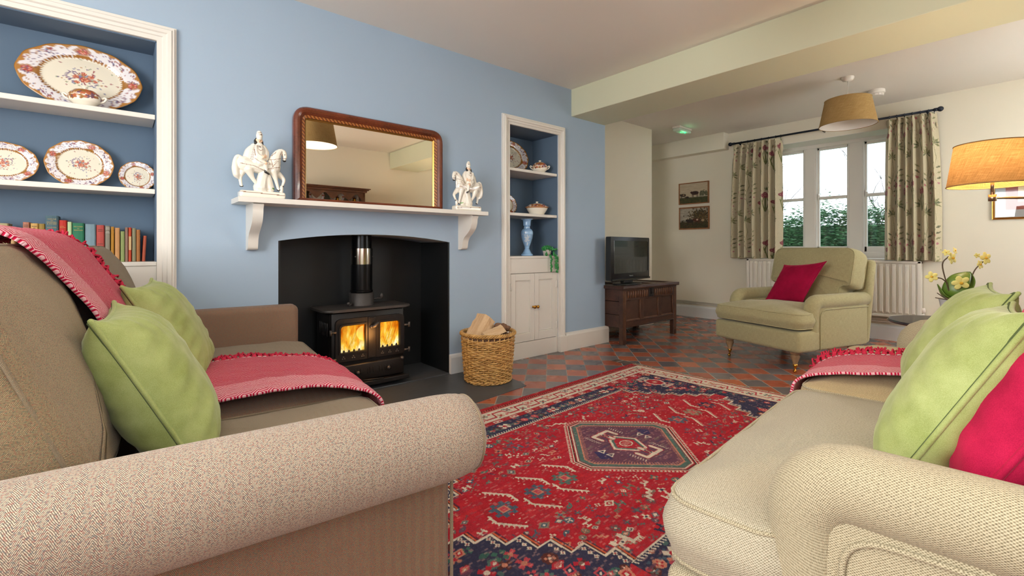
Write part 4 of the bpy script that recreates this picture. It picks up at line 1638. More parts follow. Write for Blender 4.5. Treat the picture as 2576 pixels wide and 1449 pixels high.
# blue opaline vase
pf = [(0, 0), (.056, 0), (.058, .008), (.054, .016), (.044, .024), (.030, .048), (.021, .068), (.024, .074), (.023, .084), (.036, .115), (.052, .165), (.058, .205), (.056, .23), (.044, .248), (.030, .256), (.032, .262), (.028, .272), (.030, .278), (.036, .284), (.037, .32), (.042, .335), (.056, .345), (.054, .347), (.04, .337), (.034, .32), (.033, .29), (.02, .28)]
G = lathe_grid(pf, 96, step=.004, wob=lambda z, th: .004 * np.cos(14 * th) * (1 if z > .338 else 0))
me = grid_mesh('vase', G, closed_v=True); co = G.reshape(-1, 3)
c = np.empty((len(co), 3)); c[:] = lin('8fb7de')
rgn = np.random.RandomState(1); ang = np.arctan2(co[:, 1], co[:, 0]); a0 = -2.35
for k in range(40):
    a = a0 + rgn.normal(0, .33); z = .165 + rgn.normal(0, .03); r = rgn.uniform(.003, .009)
    m_ = ((ang - a) * .05) ** 2 + (co[:, 2] - z) ** 2 < r * r; c[m_] = lin('c9d6e2')
c[np.abs(co[:, 2] - .267) < .003] = lin('a9cbe8'); c[co[:, 2] > .342] = lin('b8d4ec')
colour_attr(me, c)
o = link_mesh('blue_vase', me, M['blue_glass']); o.location = (2.936, 3.25, .9275)
tag(o, 'tall pale blue opaline glass vase with white flowers and frilled rim, right alcove', 'vase')

# trailing string of pearls in a white pot
t = thing('trailing_plant', 'green trailing succulent spilling over the ledge of the right alcove', 'plant', (3.135, 3.185, .9275))
b = BM(); lathe(b, [(0, 0), (.032, 0), (.043, .052), (.045, .06), (.041, .06), (.034, .01), (0, .01)], 24); obj('pot', b, M['pot_bump'], t)
b = BM(); rg = random.Random(7)
for k in range(130):
    a = rg.uniform(0, 2 * PI); r = rg.uniform(0, .062)
    ball(b, (r * math.cos(a), r * math.sin(a) * .8 - .008, .055 + rg.uniform(-.004, .042) * (1 - r * 8)), rg.uniform(.006, .010), (1, 1, 1.2), 6)
for (ax, ay, L) in ((-.012, -.04, .17), (.045, -.055, .15), (.06, -.06, .19), (-.055, -.03, .07), (.03, -.045, .08)):
    P = [Vector((ax * .5, ay * .5, .07)), Vector((ax, ay, .062)), Vector((ax * 1.1, -.06, .03 if L < .1 else .0))]
    z = P[-1].z
    for i in range(int(L / .014)):
        z -= .012
        P.append(Vector((ax * 1.1 + .003 * math.sin(i), -.071, max(z, -L))) if L > .1 else Vector((ax * 1.15, -.058 + .0 * i, max(z, .012))))
    for i, p in enumerate(P):
        for q in range(3):
            ball(b, p + Vector((rg.uniform(-.009, .009), rg.uniform(-.006, .002), rg.uniform(-.006, .006))), rg.uniform(.0055, .0085), (1, 1, 1.2), 6)
    tube(b, P, .0015, 4)
obj('foliage', b, M['green_leaf'], t)

# ------------------------------------------------------------------ books
def text(body, size, loc, mat, parent, sp=1.0, wid=None):
    c = bpy.data.curves.new('lettering', 'FONT'); c.body = body; c.size = size; c.align_x = 'CENTER'; c.align_y = 'CENTER'
    c.space_line = sp; c.extrude = .0002
    o = bpy.data.objects.new('lettering', c); COL.objects.link(o)
    dg = bpy.context.evaluated_depsgraph_get()
    me = bpy.data.meshes.new_from_object(o.evaluated_get(dg)); bpy.data.objects.remove(o)
    me.materials.clear(); me.materials.append(mat)
    o = bpy.data.objects.new('lettering', me); COL.objects.link(o); o.parent = parent
    if wid and me.vertices:
        w = max(v.co.x for v in me.vertices) - min(v.co.x for v in me.vertices)
        o.scale = (wid / w, 1, 1) if w > 1e-6 else (1, 1, 1)
    o.rotation_euler = (PI / 2, 0, 0); o.location = loc
    return o


def book(x0, x1, h, col, label, depth=.115, lean=0.0, y=3.235, round_=True, bands=(), label_col=None, pages_front=False):
    w = x1 - x0 - .0008
    t = thing('book', label, 'book', ((x0 + x1) / 2, y, .9275), 0, 'old cloth bound books on the bottom shelf of the left alcove')
    t.rotation_euler = (0, lean, 0)
    m = plain('book_cloth', col, .7, .12, 25, .3, 400)
    b = BM(); th = .0022
    ol = [(-w / 2, .006), (-w / 2, depth), (-w / 2 + th, depth), (-w / 2 + th, .008), (w / 2 - th, .008), (w / 2 - th, depth), (w / 2, depth), (w / 2, .006), (w * .36, .0015), (0, 0), (-w * .36, .0015)]
    prism(b, ol, h, Matrix(((1, 0, 0, 0), (0, 0, 1, 0), (0, 1, 0, 0), (0, 0, 0, 1))))
    for z, hh, in bands: box(b, -w * .48, w * .48, -.0006, .003, z, z + hh)
    cov = obj('cover', b, m, t)
    b = BM(); box(b, -w / 2 + th, w / 2 - th, .0085, depth - .004, .003, h - .004); obj('page_block', b, M['pages'], t)
    if label_col:
        b = BM(); box(b, -w * .42, w * .42, -.0008, .0025, label_col[0], label_col[1]); obj('spine_label', b, plain('spine_label', label_col[2], .7, .08, 30), t)
    return t


bk = {}
B_ = [(-.475, -.44, .20, '9a8a6a', 'tan ribbed book at the far left end of the shelf, cut by the photo edge', {}),
      (-.43, -.399, .19, 'a59a72', 'pale ribbed book second from the left end of the book row', {}),
      (-.392, -.378, .172, 'b59468', 'low tan book just showing above the throw fringe, beside the ribbed one', {}),
      (-.352, -.329, .198, 'a8705a', 'small rounded pinkish brown book showing above the throw, with a gap to its right', {}),
      (-.326, -.299, .193, 'c09a58', 'golden tan worn book with dark title, left of the olive one', {}),
      (-.298, -.276, .192, '8d7433', 'worn olive brown book leaning on the tall dark blue-green one', {}),
      (-.275, -.228, .233, '45606a', 'tall thick blue-green book with gold title, tallest in the row', {'depth': .118}),
      (-.226, -.198, .212, 'b0271a', 'bright red book with small gold title, right of the tall blue-green one', {'depth': .12}),
      (-.196, -.179, .205, 'a9bf92', 'pale green thin book between the bright red and the dark green book', {}),
      (-.178, -.133, .2, '1f6a4c', 'thick dark green book with gold title', {'depth': .12}),
      (-.130, -.089, .196, '6f8894', 'thick faded slate blue book, right of the dark green one', {}),
      (-.087, -.055, .192, 'a3413a', 'faded red cloth book with a dark bar across its spine', {}),
      (-.053, -.032, .189, '7b7668', 'grey book with white title on its spine', {'depth': .12}),
      (-.030, -.016, .185, 'a07018', 'mustard yellow book with ribbed bands', {'bands': ((.15, .003), (.16, .003), (.17, .003))}),
      (-.014, .007, .18, 'b08050', 'tan leather book with red edges, right of the mustard one', {}),
      (.009, .027, .162, '7d8a54', 'short olive green book, lowest among the middle ones', {}),
      (.0275, .041, .183, '86685a', 'thin dull brown book with a white edge, right of the short olive one', {}),
      (.0415, .055, .183, 'b23c1c', 'thin orange-red book with a long beige spine label', {'label_col': (.062, .135, 'b99a6c')}),
      (.0565, .074, .18, '7d7a5f', 'grey-green book between the orange-red and the brown gilt one', {}),
      (.0745, .092, .172, '9a6230', 'brown book with gilt bands at the top and foot of the spine', {'bands': ((.125, .003), (.14, .003), (.155, .003))}),
      (.098, .113, .140, 'a24a30', 'small red-brown book leaning at the right end of the row', {'lean': .05, 'depth': .1})]
for i, (a, c, h, col, lab, kw) in enumerate(B_):
    bk[i] = book(a, c, h, col, lab, **kw)
text('CARLYLE', .0062, (0, -.0012, .216), M['ink'], bk[6], wid=.030)
text('ON', .0045, (0, -.0012, .208), M['ink'], bk[6], wid=.008)
text('CROMWELL', .0062, (0, -.0012, .200), M['ink'], bk[6], wid=.036)
text('& OTHERS', .0062, (0, -.0012, .192), M['ink'], bk[6], wid=.034)
text('D.A.WILSON', .006, (0, -.0012, .174), M['ink'], bk[6], wid=.032)
text('JOHN', .0042, (-.003, -.0012, .181), M['ink'], bk[7], wid=.014)
text('BUCHAN', .0048, (0, -.0012, .175), M['ink'], bk[7], wid=.020)
text('THE WORKS', .0068, (0, -.0012, .181), M['ink'], bk[9], wid=.034)
text('OF', .005, (0, -.0012, .172), M['ink'], bk[9], wid=.008)
text('TENNYSON', .0068, (0, -.0012, .163), M['ink'], bk[9], wid=.034)
text('WHITE', .0052, (0, -.0012, .179), M['ink_white'], bk[12], wid=.016)
text('HEATHER', .0052, (0, -.0012, .172), M['ink_white'], bk[12], wid=.018)
text('WEIR', .0045, (0, -.0012, .158), M['ink_white'], bk[12], wid=.012)
text('TAYLOR', .005, (0, -.0012, .152), M['ink_white'], bk[12], wid=.018)
for i, ws in ((4, ((.017, .178), (.008, .170), (.018, .160))), (3, ((.014, .183), (.014, .176))), (11, ((.018, .168), (.02, .160), (.022, .094)))):
    b = BM()
    for w_, z_ in ws: box(b, -w_ / 2, w_ / 2, -.0012, 0, z_ - .0012, z_ + .0012)
    obj('title_bar', b, M['ink_dark'], bk[i])

# ------------------------------------------------------------------ upholstery builders
def signed_area(P):
    return sum(P[i - 1].x * P[i].y - P[i].x * P[i - 1].y for i in range(len(P))) / 2


def puffy(name, outline, t, mat, parent, r=.035, crown=.03, crown_b=.01, step=.03, bulge=.008, corner=.05, piping=None, wr=.003, seed=1, sag=None):
    """stuffed cushion: outline in its own XY plane, thickness along +Z"""
    P = resample([Vector(p) for p in rounded(outline, corner, 5)], step)
    if signed_area(P) < 0: P = P[::-1]
    N = len(P)
    nrm = []
    for i in range(N):
        d = P[(i + 1) % N] - P[i - 1]
        nrm.append(Vector((d.y, -d.x)).normalized())
    c = sum(P, Vector((0, 0))) / N
    rings = []

    def ring(off, z, k=1.0):
        R = []
        for p, n in zip(P, nrm):
            q = p + n * off
            q = c + (q - c) * k
            R.append((q.x, q.y, z))
        rings.append(R)
    ks = [0.0005, .25, .5, .7, .85, .95]
    for k in ks: ring(-r, -crown_b * (1 - k ** 2.4), k)
    ring(-r, 0)
    for a in (.25, .5, .75): ring(-r + r * math.sin(a * PI / 2), r * (1 - math.cos(a * PI / 2)))
    ring(0, r)
    for s in (.25, .5, .75): ring(bulge * math.sin(s * PI), r + (t - 2 * r) * s)
    ring(0, t - r)
    for a in (.75, .5, .25): ring(-r + r * math.sin(a * PI / 2), t - r * (1 - math.cos(a * PI / 2)))
    ring(-r, t)
    for k in ks[::-1]: ring(-r, t + crown * (1 - k ** 2.4), k)
    G = np.array(rings)
    if wr:
        for i in range(G.shape[0]):
            for j in range(N):
                v = Vector(G[i, j]) * 7 + Vector((seed * 7.3, seed, 0))
                G[i, j, 2] += wr * 2 * noise.noise(v)
                d = noise.noise(v * 1.7) * wr
                G[i, j, 0] += d; G[i, j, 1] += d * .5
    if sag is not None:
        G = sag(G)
    me = grid_mesh(name, G, closed_v=True)
    box_uv(me)
    o = link_mesh(name, me, mat, parent)
    if piping:
        b = BM()
        for z, off in ((t - r * .35, -r * .25), (r * .35, -r * .25)):
            pts = [Vector((p.x + n.x * off, p.y + n.y * off, z)) for p, n in zip(P, nrm)]
            if sag is not None:
                pts = [Vector(q) for q in sag(np.array([[tuple(p) for p in pts]]))[0]]
            tube(b, pts, piping[1], 6, True)
        obj('piping', b, piping[0], o, smooth=180)
    return o


def pillow(label, w, h, T, mat, M4, pip=None, seed=1, cat='cushion', group=None, full=.5, ears=.05, wr=1.0, seam=False):
    """square scatter cushion standing in its own XZ plane, thickness along Y"""
    n = 40
    a = np.sin(np.linspace(-PI / 2, PI / 2, n + 1))
    A, B_ = np.meshgrid(a, a, indexing='ij')
    pinch = .055
    X = A * w / 2 * (1 - pinch * (1 - B_ ** 2)) * (1 + ears * (np.abs(A) ** 6) * (np.abs(B_) ** 6))
    Z = B_ * h / 2 * (1 - pinch * (1 - A ** 2)) * (1 + ears * (np.abs(A) ** 6) * (np.abs(B_) ** 6))
    D = T / 2 * (np.clip((1 - np.abs(A) ** 3.2) * (1 - np.abs(B_) ** 3.2), 0, 1) ** full)
    rg = np.random.RandomState(seed)
    W = np.zeros_like(D)
    for k in range(9):
        ca, cb = rg.uniform(-1, 1, 2); ang = rg.uniform(0, PI); f = rg.uniform(7, 16)
        env = np.exp(-((A - ca) ** 2 + (B_ - cb) ** 2) / .18)
        W += env * np.sin(f * (A * math.cos(ang) + B_ * math.sin(ang)) + rg.uniform(0, 6))
    edge = np.clip(np.maximum(np.abs(A), np.abs(B_)) - .35, 0, 1) * 1.6
    seamw = np.sin(22 * A + 3 * np.sin(4 * B_)) * (np.abs(B_) > np.abs(A)) + np.sin(22 * B_ + 3 * np.sin(4 * A)) * (np.abs(A) >= np.abs(B_))
    D2 = D + wr * (.0014 * W * (D / (T / 2)) + .0052 * seamw * edge * (D / (T / 2)))
    rows_f = np.stack([X, -D2, Z], 2); rows_b = np.stack([X, D - wr * (.0014 * W + .0026 * seamw * edge) * (D / (T / 2)), Z], 2)
    me = grid_mesh('cushion_cover', rows_f)
    b = BM(); b.from_mesh(me); bpy.data.meshes.remove(me)
    me2 = grid_mesh('x', rows_b); b.from_mesh(me2); bpy.data.meshes.remove(me2)
    bmesh.ops.remove_doubles(b, verts=b.verts, dist=1e-5)
    for f in b.faces: f.smooth = True
    o = obj('scatter_cushion', b, mat)
    o.matrix_world = M4
    tag(o, label, cat, group)
    if pip:
        pts = [(X[i, 0], 0, Z[i, 0]) for i in range(n)] + [(X[n, j], 0, Z[n, j]) for j in range(n)] + [(X[n - i, n], 0, Z[n - i, n]) for i in range(n)] + [(X[0, n - j], 0, Z[0, n - j]) for j in range(n)]
        b = BM(); tube(b, pts, pip[1], 8, True)
        p = obj('piping', b, pip[0], o, smooth=180)
        if len(pip) > 2:
            b = BM(); tube(b, [(p_[0] * .988, pip[3], p_[2] * .988) for p_ in pts], pip[1] * .45, 6, True)
            obj('seam', b, pip[2], o, smooth=180)
    return o


def turned_leg(parent, x, y, h, r=.034, front=True, name='leg'):
    b = BM()
    Mx = Matrix.Translation((x, y, 0))
    hc = .062 if front else 0
    L = h - hc
    pf = [(0, hc), (r * .5, hc), (r * .55, hc + L * .05), (r * .5, hc + L * .12), (r * .72, hc + L * .3), (r * .95, hc + L * .5), (r * 1.02, hc + L * .6), (r * .8, hc + L * .68), (r * 1.05, hc + L * .74), (r * 1.12, hc + L * .82), (r * .95, hc + L * .9), (r * 1.15, hc + L * .95), (r * 1.15, h), (0, h)]
    lathe(b, pf, 24, Mx)
    lg = obj(name, b, M['leg_wood'], parent, smooth=40)
    if front:
        b = BM()
        lathe(b, [(0, .03), (.008, .03), (.011, .04), (.015, .05), (.019, .068), (0, .068)], 16, Mx)
        tube(b, [(x, y, .036), (x - .006, y + .012, .026), (x - .01, y + .018, .014)], .006, 8)
        lathe(b, [(0, -.008), (.012, -.008), (.0135, 0), (.012, .008), (0, .008)], 16, Matrix.Translation((x - .01, y + .018, .0138)) @ Matrix.Rotation(PI / 2, 4, 'Y'))
        obj('caster', b, M['brass'], lg)
    return lg


def english_seat(label, cat, name, O, rz, W, D, nc, mats, seat=(.35, .49), arm_z=.595, arm_r=.066, back_top=.95, base=(.17, .34), tee=.195, crown=.045, armw=.135, seat_d=.66, lean=.2, back_w=.0, arm_back=None, bthick=.20):
    """English armchair / sofa: T cushions, low rolled arms, turned front legs. Local x along the width, +y forward"""
    m_frame, m_seats, m_back, m_pip = mats
    t = thing(name, label, cat, (O[0], O[1], 0), rz)
    # base
    b = BM(); box(b, .004, W - .004, -tee - .10, -.012, base[0], base[1], .03, 4); box(b, .04, W - .04, -D + .06, -tee - .05, base[0] + .004, base[1], .02, 3); obj('base_rail', b, m_frame, t, smooth=60)
    # seat cushions
    xs = [W * k / nc for k in range(nc + 1)]
    for k in range(nc):
        a, c = xs[k] + .003, xs[k + 1] - .003
        ol = [(a, 0), (c, 0)]
        if k == nc - 1: ol += [(c, -tee - .01), (c - armw * .55, -tee - .10), (c - armw * .55, -seat_d)]
        else: ol += [(c, -seat_d)]
        if k == 0: ol += [(a + armw * .55, -seat_d), (a + armw * .55, -tee - .10), (a, -tee - .01)]
        else: ol += [(a, -seat_d)]
        o = puffy('seat_cushion', ol, seat[1] - seat[0], m_seats[k % len(m_seats)], t, r=.03, crown=crown, piping=(m_pip, .0045), seed=k + 2, corner=[.075 if (i < 2) else .02 for i in range(len(ol))], bulge=.014, wr=.004)
        o.location = (0, 0, seat[0])
    # arms
    ab = arm_back if arm_back is not None else -D + .05
    for s in (0, 1):
        fx = (lambda v: v) if s == 0 else (lambda v: W - v)
        b = BM(); x0, x1 = sorted((fx(.022), fx(armw - .015))); box(b, x0, x1, ab, -tee - .045, base[0], arm_z - .01, .02, 3)
        obj('arm_panel', b, m_frame, t, smooth=60)
        ax = fx(armw * .5)
        r = arm_r
        fy = -tee - r
        P = [(ax, ab - .01, arm_z)] + [(ax, ab + (fy - .075 - ab) * q, arm_z) for q in (.25, .5, .75, 1.0)]
        for q in (20, 40, 60, 80, 90):
            an = math.radians(q); P.append((ax, fy - .075 + .075 * math.sin(an), arm_z - .075 * (1 - math.cos(an))))
        for z in (arm_z - .12, arm_z - .2, (arm_z + base[0]) / 2 - .04, base[0] + .01): P.append((ax, fy, z))
        R = [r * .96, r, r, r, r, r, r, r * .99, r * .97, r * .95, r * .92, r * .90, r * .89, r * .88]
        G = tube_grid(P, R, 40, up=Vector((1, 0, 0)))
        me = grid_mesh('arm_roll', G, closed_v=True)
        arm = link_mesh('arm_roll', me, m_frame, t)
        b = BM()
        px = fx(.019)
        P = [(px, ab, arm_z - .060), (px, fy - .30, arm_z - .060), (px, fy - .14, arm_z - .062), (px, fy - .09, arm_z - .073), (px, fy - .066, arm_z - .10), (px, fy - .060, arm_z - .15), (px, fy - .060, arm_z - .25), (px, fy - .060, base[0] + .005)]
        tube(b, catmull(P, 5), .005, 8)
        obj('arm_piping', b, m_pip, t, smooth=180)
    # back
    b = BM(); box(b, .03, W - .03, -.08, .0, base[0] - .0, back_top - .07, .035, 4)
    sh = Matrix.Translation((0, -D + .10, 0)) @ Matrix(((1, 0, 0, 0), (0, 1, -math.tan(lean) * .6, .0), (0, 0, 1, 0), (0, 0, 0, 1)))
    b.transform(sh)
    obj('back_frame', b, m_frame, t, smooth=60)
    wtot = W
    bw = (wtot - 2 * armw) / nc
    for k in range(nc):
        x0 = armw + bw * k + .004; x1 = x0 + bw - .008
        H = (back_top - seat[1]) / math.cos(lean) + .015
        ys = arm_z + arm_r - seat[1] + .03
        ol = [(x0, 0), (x1, 0)]
        wing = .085
        if k == nc - 1: ol += [(x1, ys), (x1 + wing, ys), (x1 + wing, H)]
        else: ol += [(x1, H)]
        if k == 0: ol += [(x0 - wing, H), (x0 - wing, ys), (x0, ys)]
        else: ol += [(x0, H)]
        cr = [.03] * len(ol)
        for i, p in enumerate(ol):
            if abs(p[1] - H) < 1e-6: cr[i] = .09
        o = puffy('back_cushion', ol, bthick, m_back, t, r=.035, crown=.035, crown_b=.02, piping=(m_pip, .0045), seed=k + 9, corner=cr, wr=.004)
        # outline x -> x, outline y -> up (leaning back), thickness -> forward
        yb = -seat_d - .10
        o.matrix_local = Matrix.Translation((0, yb + .0, seat[1] + .01)) @ Matrix.Rotation(lean, 4, 'X') @ Matrix(((1, 0, 0, 0), (0, 0, 1, -bthick * .55), (0, 1, 0, 0), (0, 0, 0, 1)))
    for x in (.10, W - .10):
        turned_leg(t, x, -.10, base[0] + .01)
        turned_leg(t, x, -D + .14, base[0] + .01, front=False)
    return t


# right sofa, facing the fire
RO = (.872, .555)
RR = math.radians(4.8)
english_seat('cream basketweave two seat sofa facing the fire, with a pink velvet cushion on it', 'sofa', 'cream_sofa', RO, RR, 2.16, .98, 2,
             (M['basket_weave'], [M['basket_grey'], M['basket_warm']], M['basket_warm'], M['basket_weave']), seat=(.34, .485), arm_z=.592, base=(.13, .335), crown=.06, seat_d=.68)
e1 = Vector((math.cos(RR), math.sin(RR), 0)); e2 = Vector((-math.sin(RR), math.cos(RR), 0))
rs = lambda x, y, z: Vector((RO[0], RO[1], 0)) + e1 * x + e2 * y + Vector((0, 0, z))

# armchair by the window
fd = Vector((-.96, .28, 0)); fd.normalize(); xd = Vector((fd.y, -fd.x, 0))
CO = Vector((4.149, 1.721, 0)) - xd * .423
arot = math.atan2(xd.y, xd.x)
ac = english_seat('olive green linen armchair with turned legs on brass casters in front of the window', 'armchair', 'green_armchair', CO, arot, .83, .98, 1,
                  (M['linen_green'], [M['linen_green']], M['linen_green'], M['linen_green']), seat=(.35, .485), arm_z=.56, arm_r=.06, back_top=.965, base=(.172, .34), tee=.17, crown=.05, armw=.12, seat_d=.66, lean=.24)
cs = lambda x, y, z: Vector((CO.x, CO.y, 0)) + xd * x + fd * y + Vector((0, 0, z))


def stand(center, right, up):
    """matrix for a pillow: local X = right, Z = up, Y = away from the face side"""
    r = Vector(right).normalized(); u = Vector(up); u = (u - r * u.dot(r)).normalized()
    return basis(r, u.cross(r) if True else None, u, center)


tl = math.radians(11)
m4 = stand(cs(.385, -.455, .675), -xd, (-fd.x * -.0 - .0, 0, 1))
upv = Vector((0, 0, 1)) * math.cos(.26) - fd * math.sin(.26)
cp = pillow('wine red velvet cushion tilted on the olive green armchair', .36, .36, .12, M['red_velvet'],
            Matrix.Identity(4), (M['red_velvet'], .003), seed=4, wr=.5, ears=.04)
cpm = stand(cs(.395, -.50, .685), -xd, upv)
slew = Matrix(((1, 0, .38, 0), (0, 1, 0, 0), (.12, 0, 1, 0), (0, 0, 0, 1)))
for q_ in [cp] + list(cp.children): q_.data.transform(slew)
cp.matrix_world = cpm

# cushions on the right sofa
upR = Vector((0, 0, 1)) * .88 - e2 * .475
pip = (M['green_velvet'], .0055, M['piping_dark'], .006)
pillow('bigger pale green velvet cushion on the cream sofa, leaning on the pink one', .46, .43, .17, M['green_velvet'], stand(rs(.505, -.445, .680), e1, upR) @ Matrix.Rotation(.07, 4, 'Y'), pip, seed=11, wr=2.0, ears=.06)
up2 = Vector((0, 0, 1)) * .86 - e2 * .50
pillow('pale green velvet cushion on the cream sofa standing behind the bigger one', .42, .41, .17, M['green_velvet'], stand(rs(1.15, -.43, .690), (e1 * .97 + e2 * .1).normalized(), up2), pip, seed=15, wr=2.0, ears=.06)
pillow('bright pink velvet cushion behind the green one on the cream sofa', .52, .56, .17, M['pink_velvet'], stand(rs(.475, -.595, .775), e1, upR), (M['pink_velvet'], .006), seed=17, wr=1.4)

# ------------------------------------------------------------------ left sofa (herringbone, scroll arms)
LO = (.608, .93); LR = -math.radians(5.7)
f1 = Vector((math.cos(LR), math.sin(LR), 0)); f2 = Vector((-math.sin(LR), math.cos(LR), 0))
ls = lambda x, y, z: Vector((LO[0], LO[1], 0)) + f1 * x + f2 * y + Vector((0, 0, z))
t = thing('brown_sofa', 'brown herringbone sofa with big scroll arms standing in front of the book alcove', 'sofa', (LO[0], LO[1], 0), LR)
LW = 2.06
for s in (0, 1):
    fy = (lambda v: v) if s == 0 else (lambda v: LW - v)
    y0, y1 = sorted((fy(.006), fy(.125)))
    b = BM(); box(b, -.95, .0, y0, y1, .05, .672 if s else .625, .035, 4)
    mm = M['herring']
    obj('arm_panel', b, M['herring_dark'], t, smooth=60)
    az = .5715 if s == 0 else .555; r = .0935 if s == 0 else .066
    xsr = [-.97, -.9, -.7, -.5, -.3, -.15, -.07, -.045, -.02, .0, .016, .028, .036, .041]
    rr = [r * .98, r * .98, r * .99, r, r, r, r, r * .995, r * .975, r * .94, r * .88, r * .78, r * .62, r * .36]
    ay = fy(-.028) if s == 0 else fy(.03)
    G = tube_grid([(x - .055 * s, ay, az) for x in xsr], rr, 56, up=Vector((0, 0, -1)))
    me = grid_mesh('arm_roll', G, closed_v=True)
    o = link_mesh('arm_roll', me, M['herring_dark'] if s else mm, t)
    b = BM(); tube(b, [(.016 - .055 * s, ay + r * .885 * math.cos(a), az + r * .885 * math.sin(a)) for a in np.linspace(0, 2 * PI, 40, endpoint=False)], .0028, 6, True)
    tube(b, [(.0, fy(.014), .06), (.0, fy(.014), .5)], .0045, 6)
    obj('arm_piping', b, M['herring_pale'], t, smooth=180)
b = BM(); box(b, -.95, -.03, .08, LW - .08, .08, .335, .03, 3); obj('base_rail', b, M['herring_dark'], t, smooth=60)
cw = (LW - .25) / 3
for k in range(3):
    y0 = .125 + k * cw + .003; y1 = y0 + cw - .006
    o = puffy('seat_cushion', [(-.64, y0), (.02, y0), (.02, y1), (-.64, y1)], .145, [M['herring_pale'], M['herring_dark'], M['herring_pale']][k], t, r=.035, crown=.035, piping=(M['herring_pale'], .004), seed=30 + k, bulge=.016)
    o.location = (0, 0, .325)
b = BM(); box(b, -.08, .0, .05, LW - .05, .1, .90, .04, 4)
b.transform(Matrix.Translation((-.93, 0, 0)) @ Matrix(((1, 0, -.22, .0), (0, 1, 0, 0), (0, 0, 1, 0), (0, 0, 0, 1))))
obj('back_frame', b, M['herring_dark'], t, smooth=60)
lb = .375
for k in range(3):
    y0 = .125 + k * cw + .003; y1 = y0 + cw - .006
    y0w = y0; y1w = y1 + (.05 if k == 2 else 0)
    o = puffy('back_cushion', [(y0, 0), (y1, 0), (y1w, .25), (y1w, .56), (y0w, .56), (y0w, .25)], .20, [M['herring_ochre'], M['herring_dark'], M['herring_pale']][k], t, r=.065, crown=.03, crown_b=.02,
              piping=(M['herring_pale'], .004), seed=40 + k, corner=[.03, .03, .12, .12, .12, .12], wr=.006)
    # outline x -> local y, outline y -> up leaning back, thickness -> forwards (+x)
    o.matrix_local = Matrix.Translation((-.82, 0, .435)) @ Matrix.Rotation(-lb, 4, 'Y') @ Matrix(((0, 0, 1, 0), (1, 0, 0, 0), (0, 1, 0, 0), (0, 0, 0, 1)))
for x in (-.05, -.88):
    for y in (.1, LW - .1):
        b = BM(); lathe(b, [(0, 0), (.018, 0), (.028, .085), (0, .085)], 16, Matrix.Translation((x, y, 0))); obj('leg', b, M['leg_wood'], t)

upL = Vector((0, 0, 1)) * .89 - f1 * .455
pillow('large pale green velvet cushion on the brown sofa, beside its big near arm', .42, .43, .20, M['green_velvet'], stand(ls(-.590, .545, .645), (f2 - f1 * .02).normalized(), upL), pip, seed=21, wr=1.6, ears=.05)
pillow('pale green velvet cushion on the brown sofa, the farther of its two', .43, .42, .19, M['green_velvet'], stand(ls(-.58, 1.26, .672), (f2 + f1 * .12).normalized(), upL), pip, seed=23, wr=2.0, ears=.06)


# ------------------------------------------------------------------ throws
def throw(label, path, org, tassel_side=1, nv=44, seed=3, thick=.009):
    """path: list of (x, z, ymid, half) in a sofa frame; org(x, y, z) -> world"""
    P = catmull([Vector((p[0], p[1], 0)) for p in path], 9)
    Q = catmull([Vector((p[2], p[3], 0)) for p in path], 9)
    nu = len(P)
    G = np.zeros((nu, nv + 1, 3))
    for i in range(nu):
        ta = P[min(i + 1, nu - 1)] - P[max(i - 1, 0)]
        nx, nz = ta.y, -ta.x
        L = math.hypot(nx, nz) + 1e-9; nx /= -L; nz /= -L
        for j in range(nv + 1):
            s = -1 + 2 * j / nv
            y = Q[i].x + s * Q[i].y * (1 + .03 * math.sin(i * .22))
            d = .004 + .005 * noise.noise(Vector((P[i].x * 8, y * 9, P[i].y * 8 + seed))) + .004 * noise.noise(Vector((P[i].x * 22, y * 22, seed)))
            edge = max(0, abs(s) - .93) / .07
            d -= .004 * edge
            G[i, j] = org(P[i].x + nx * d, y, P[i].y + nz * d)
    me = grid_mesh('throw', G)
    o = link_mesh('pink_throw', me, M['throw'])
    md = o.modifiers.new('thickness', 'SOLIDIFY'); md.thickness = thick; md.offset = 1.0
    tag(o, label, 'throw')
    # knotted fringe along one long edge
    rg = random.Random(seed)
    b = BM()
    E = [Vector(G[i, nv if tassel_side > 0 else 0]) for i in range(nu)]
    In = [Vector(G[i, nv - 3 if tassel_side > 0 else 3]) for i in range(nu)]
    cum = [0]
    for a, c in zip(E, E[1:]): cum.append(cum[-1] + (c - a).length)
    s = .008
    while s < cum[-1] - .005:
        i = max(k for k in range(nu) if cum[k] <= s); i = min(i, nu - 2)
        f = (s - cum[i]) / max(cum[i + 1] - cum[i], 1e-6)
        p = E[i].lerp(E[i + 1], f); out = (p - In[i].lerp(In[i + 1], f)).normalized()
        along = (E[i + 1] - E[i]).normalized(); nr = along.cross(out)
        if nr.z < 0: nr = -nr
        k1 = p + out * .010 + nr * .007
        ball(b, k1, .0115, (1, 1, .85), 7)
        for q in range(8):
            d = (out + along * rg.uniform(-.7, .7) + nr * rg.uniform(-.1, .5)).normalized()
            L = rg.uniform(.028, .05)
            pts = [k1, k1 + d * L * .4 + nr * .006, k1 + d * L * .75 + nr * rg.uniform(.0, .008), k1 + d * L + Vector((0, 0, -.004))]
            tube(b, catmull(pts, 2), [.0034] * 7, 4)
        s += .023 + rg.uniform(-.003, .003)
    obj('fringe', b, M['tassel'], o, smooth=180)
    b = BM()
    k = 0
    for i in range(0, nu - 1, 1):
        if k % 3 != 2: tube(b, [E[i] + (In[i] - E[i]) * .3 + Vector((0, 0, thick + .001)), E[i].lerp(E[i + 1], .7) + (In[i] - E[i]) * .3 + Vector((0, 0, thick + .001))], .0018, 4)
        k += 1
    obj('hem_stitching', b, M['ink_white'], o)
    return o


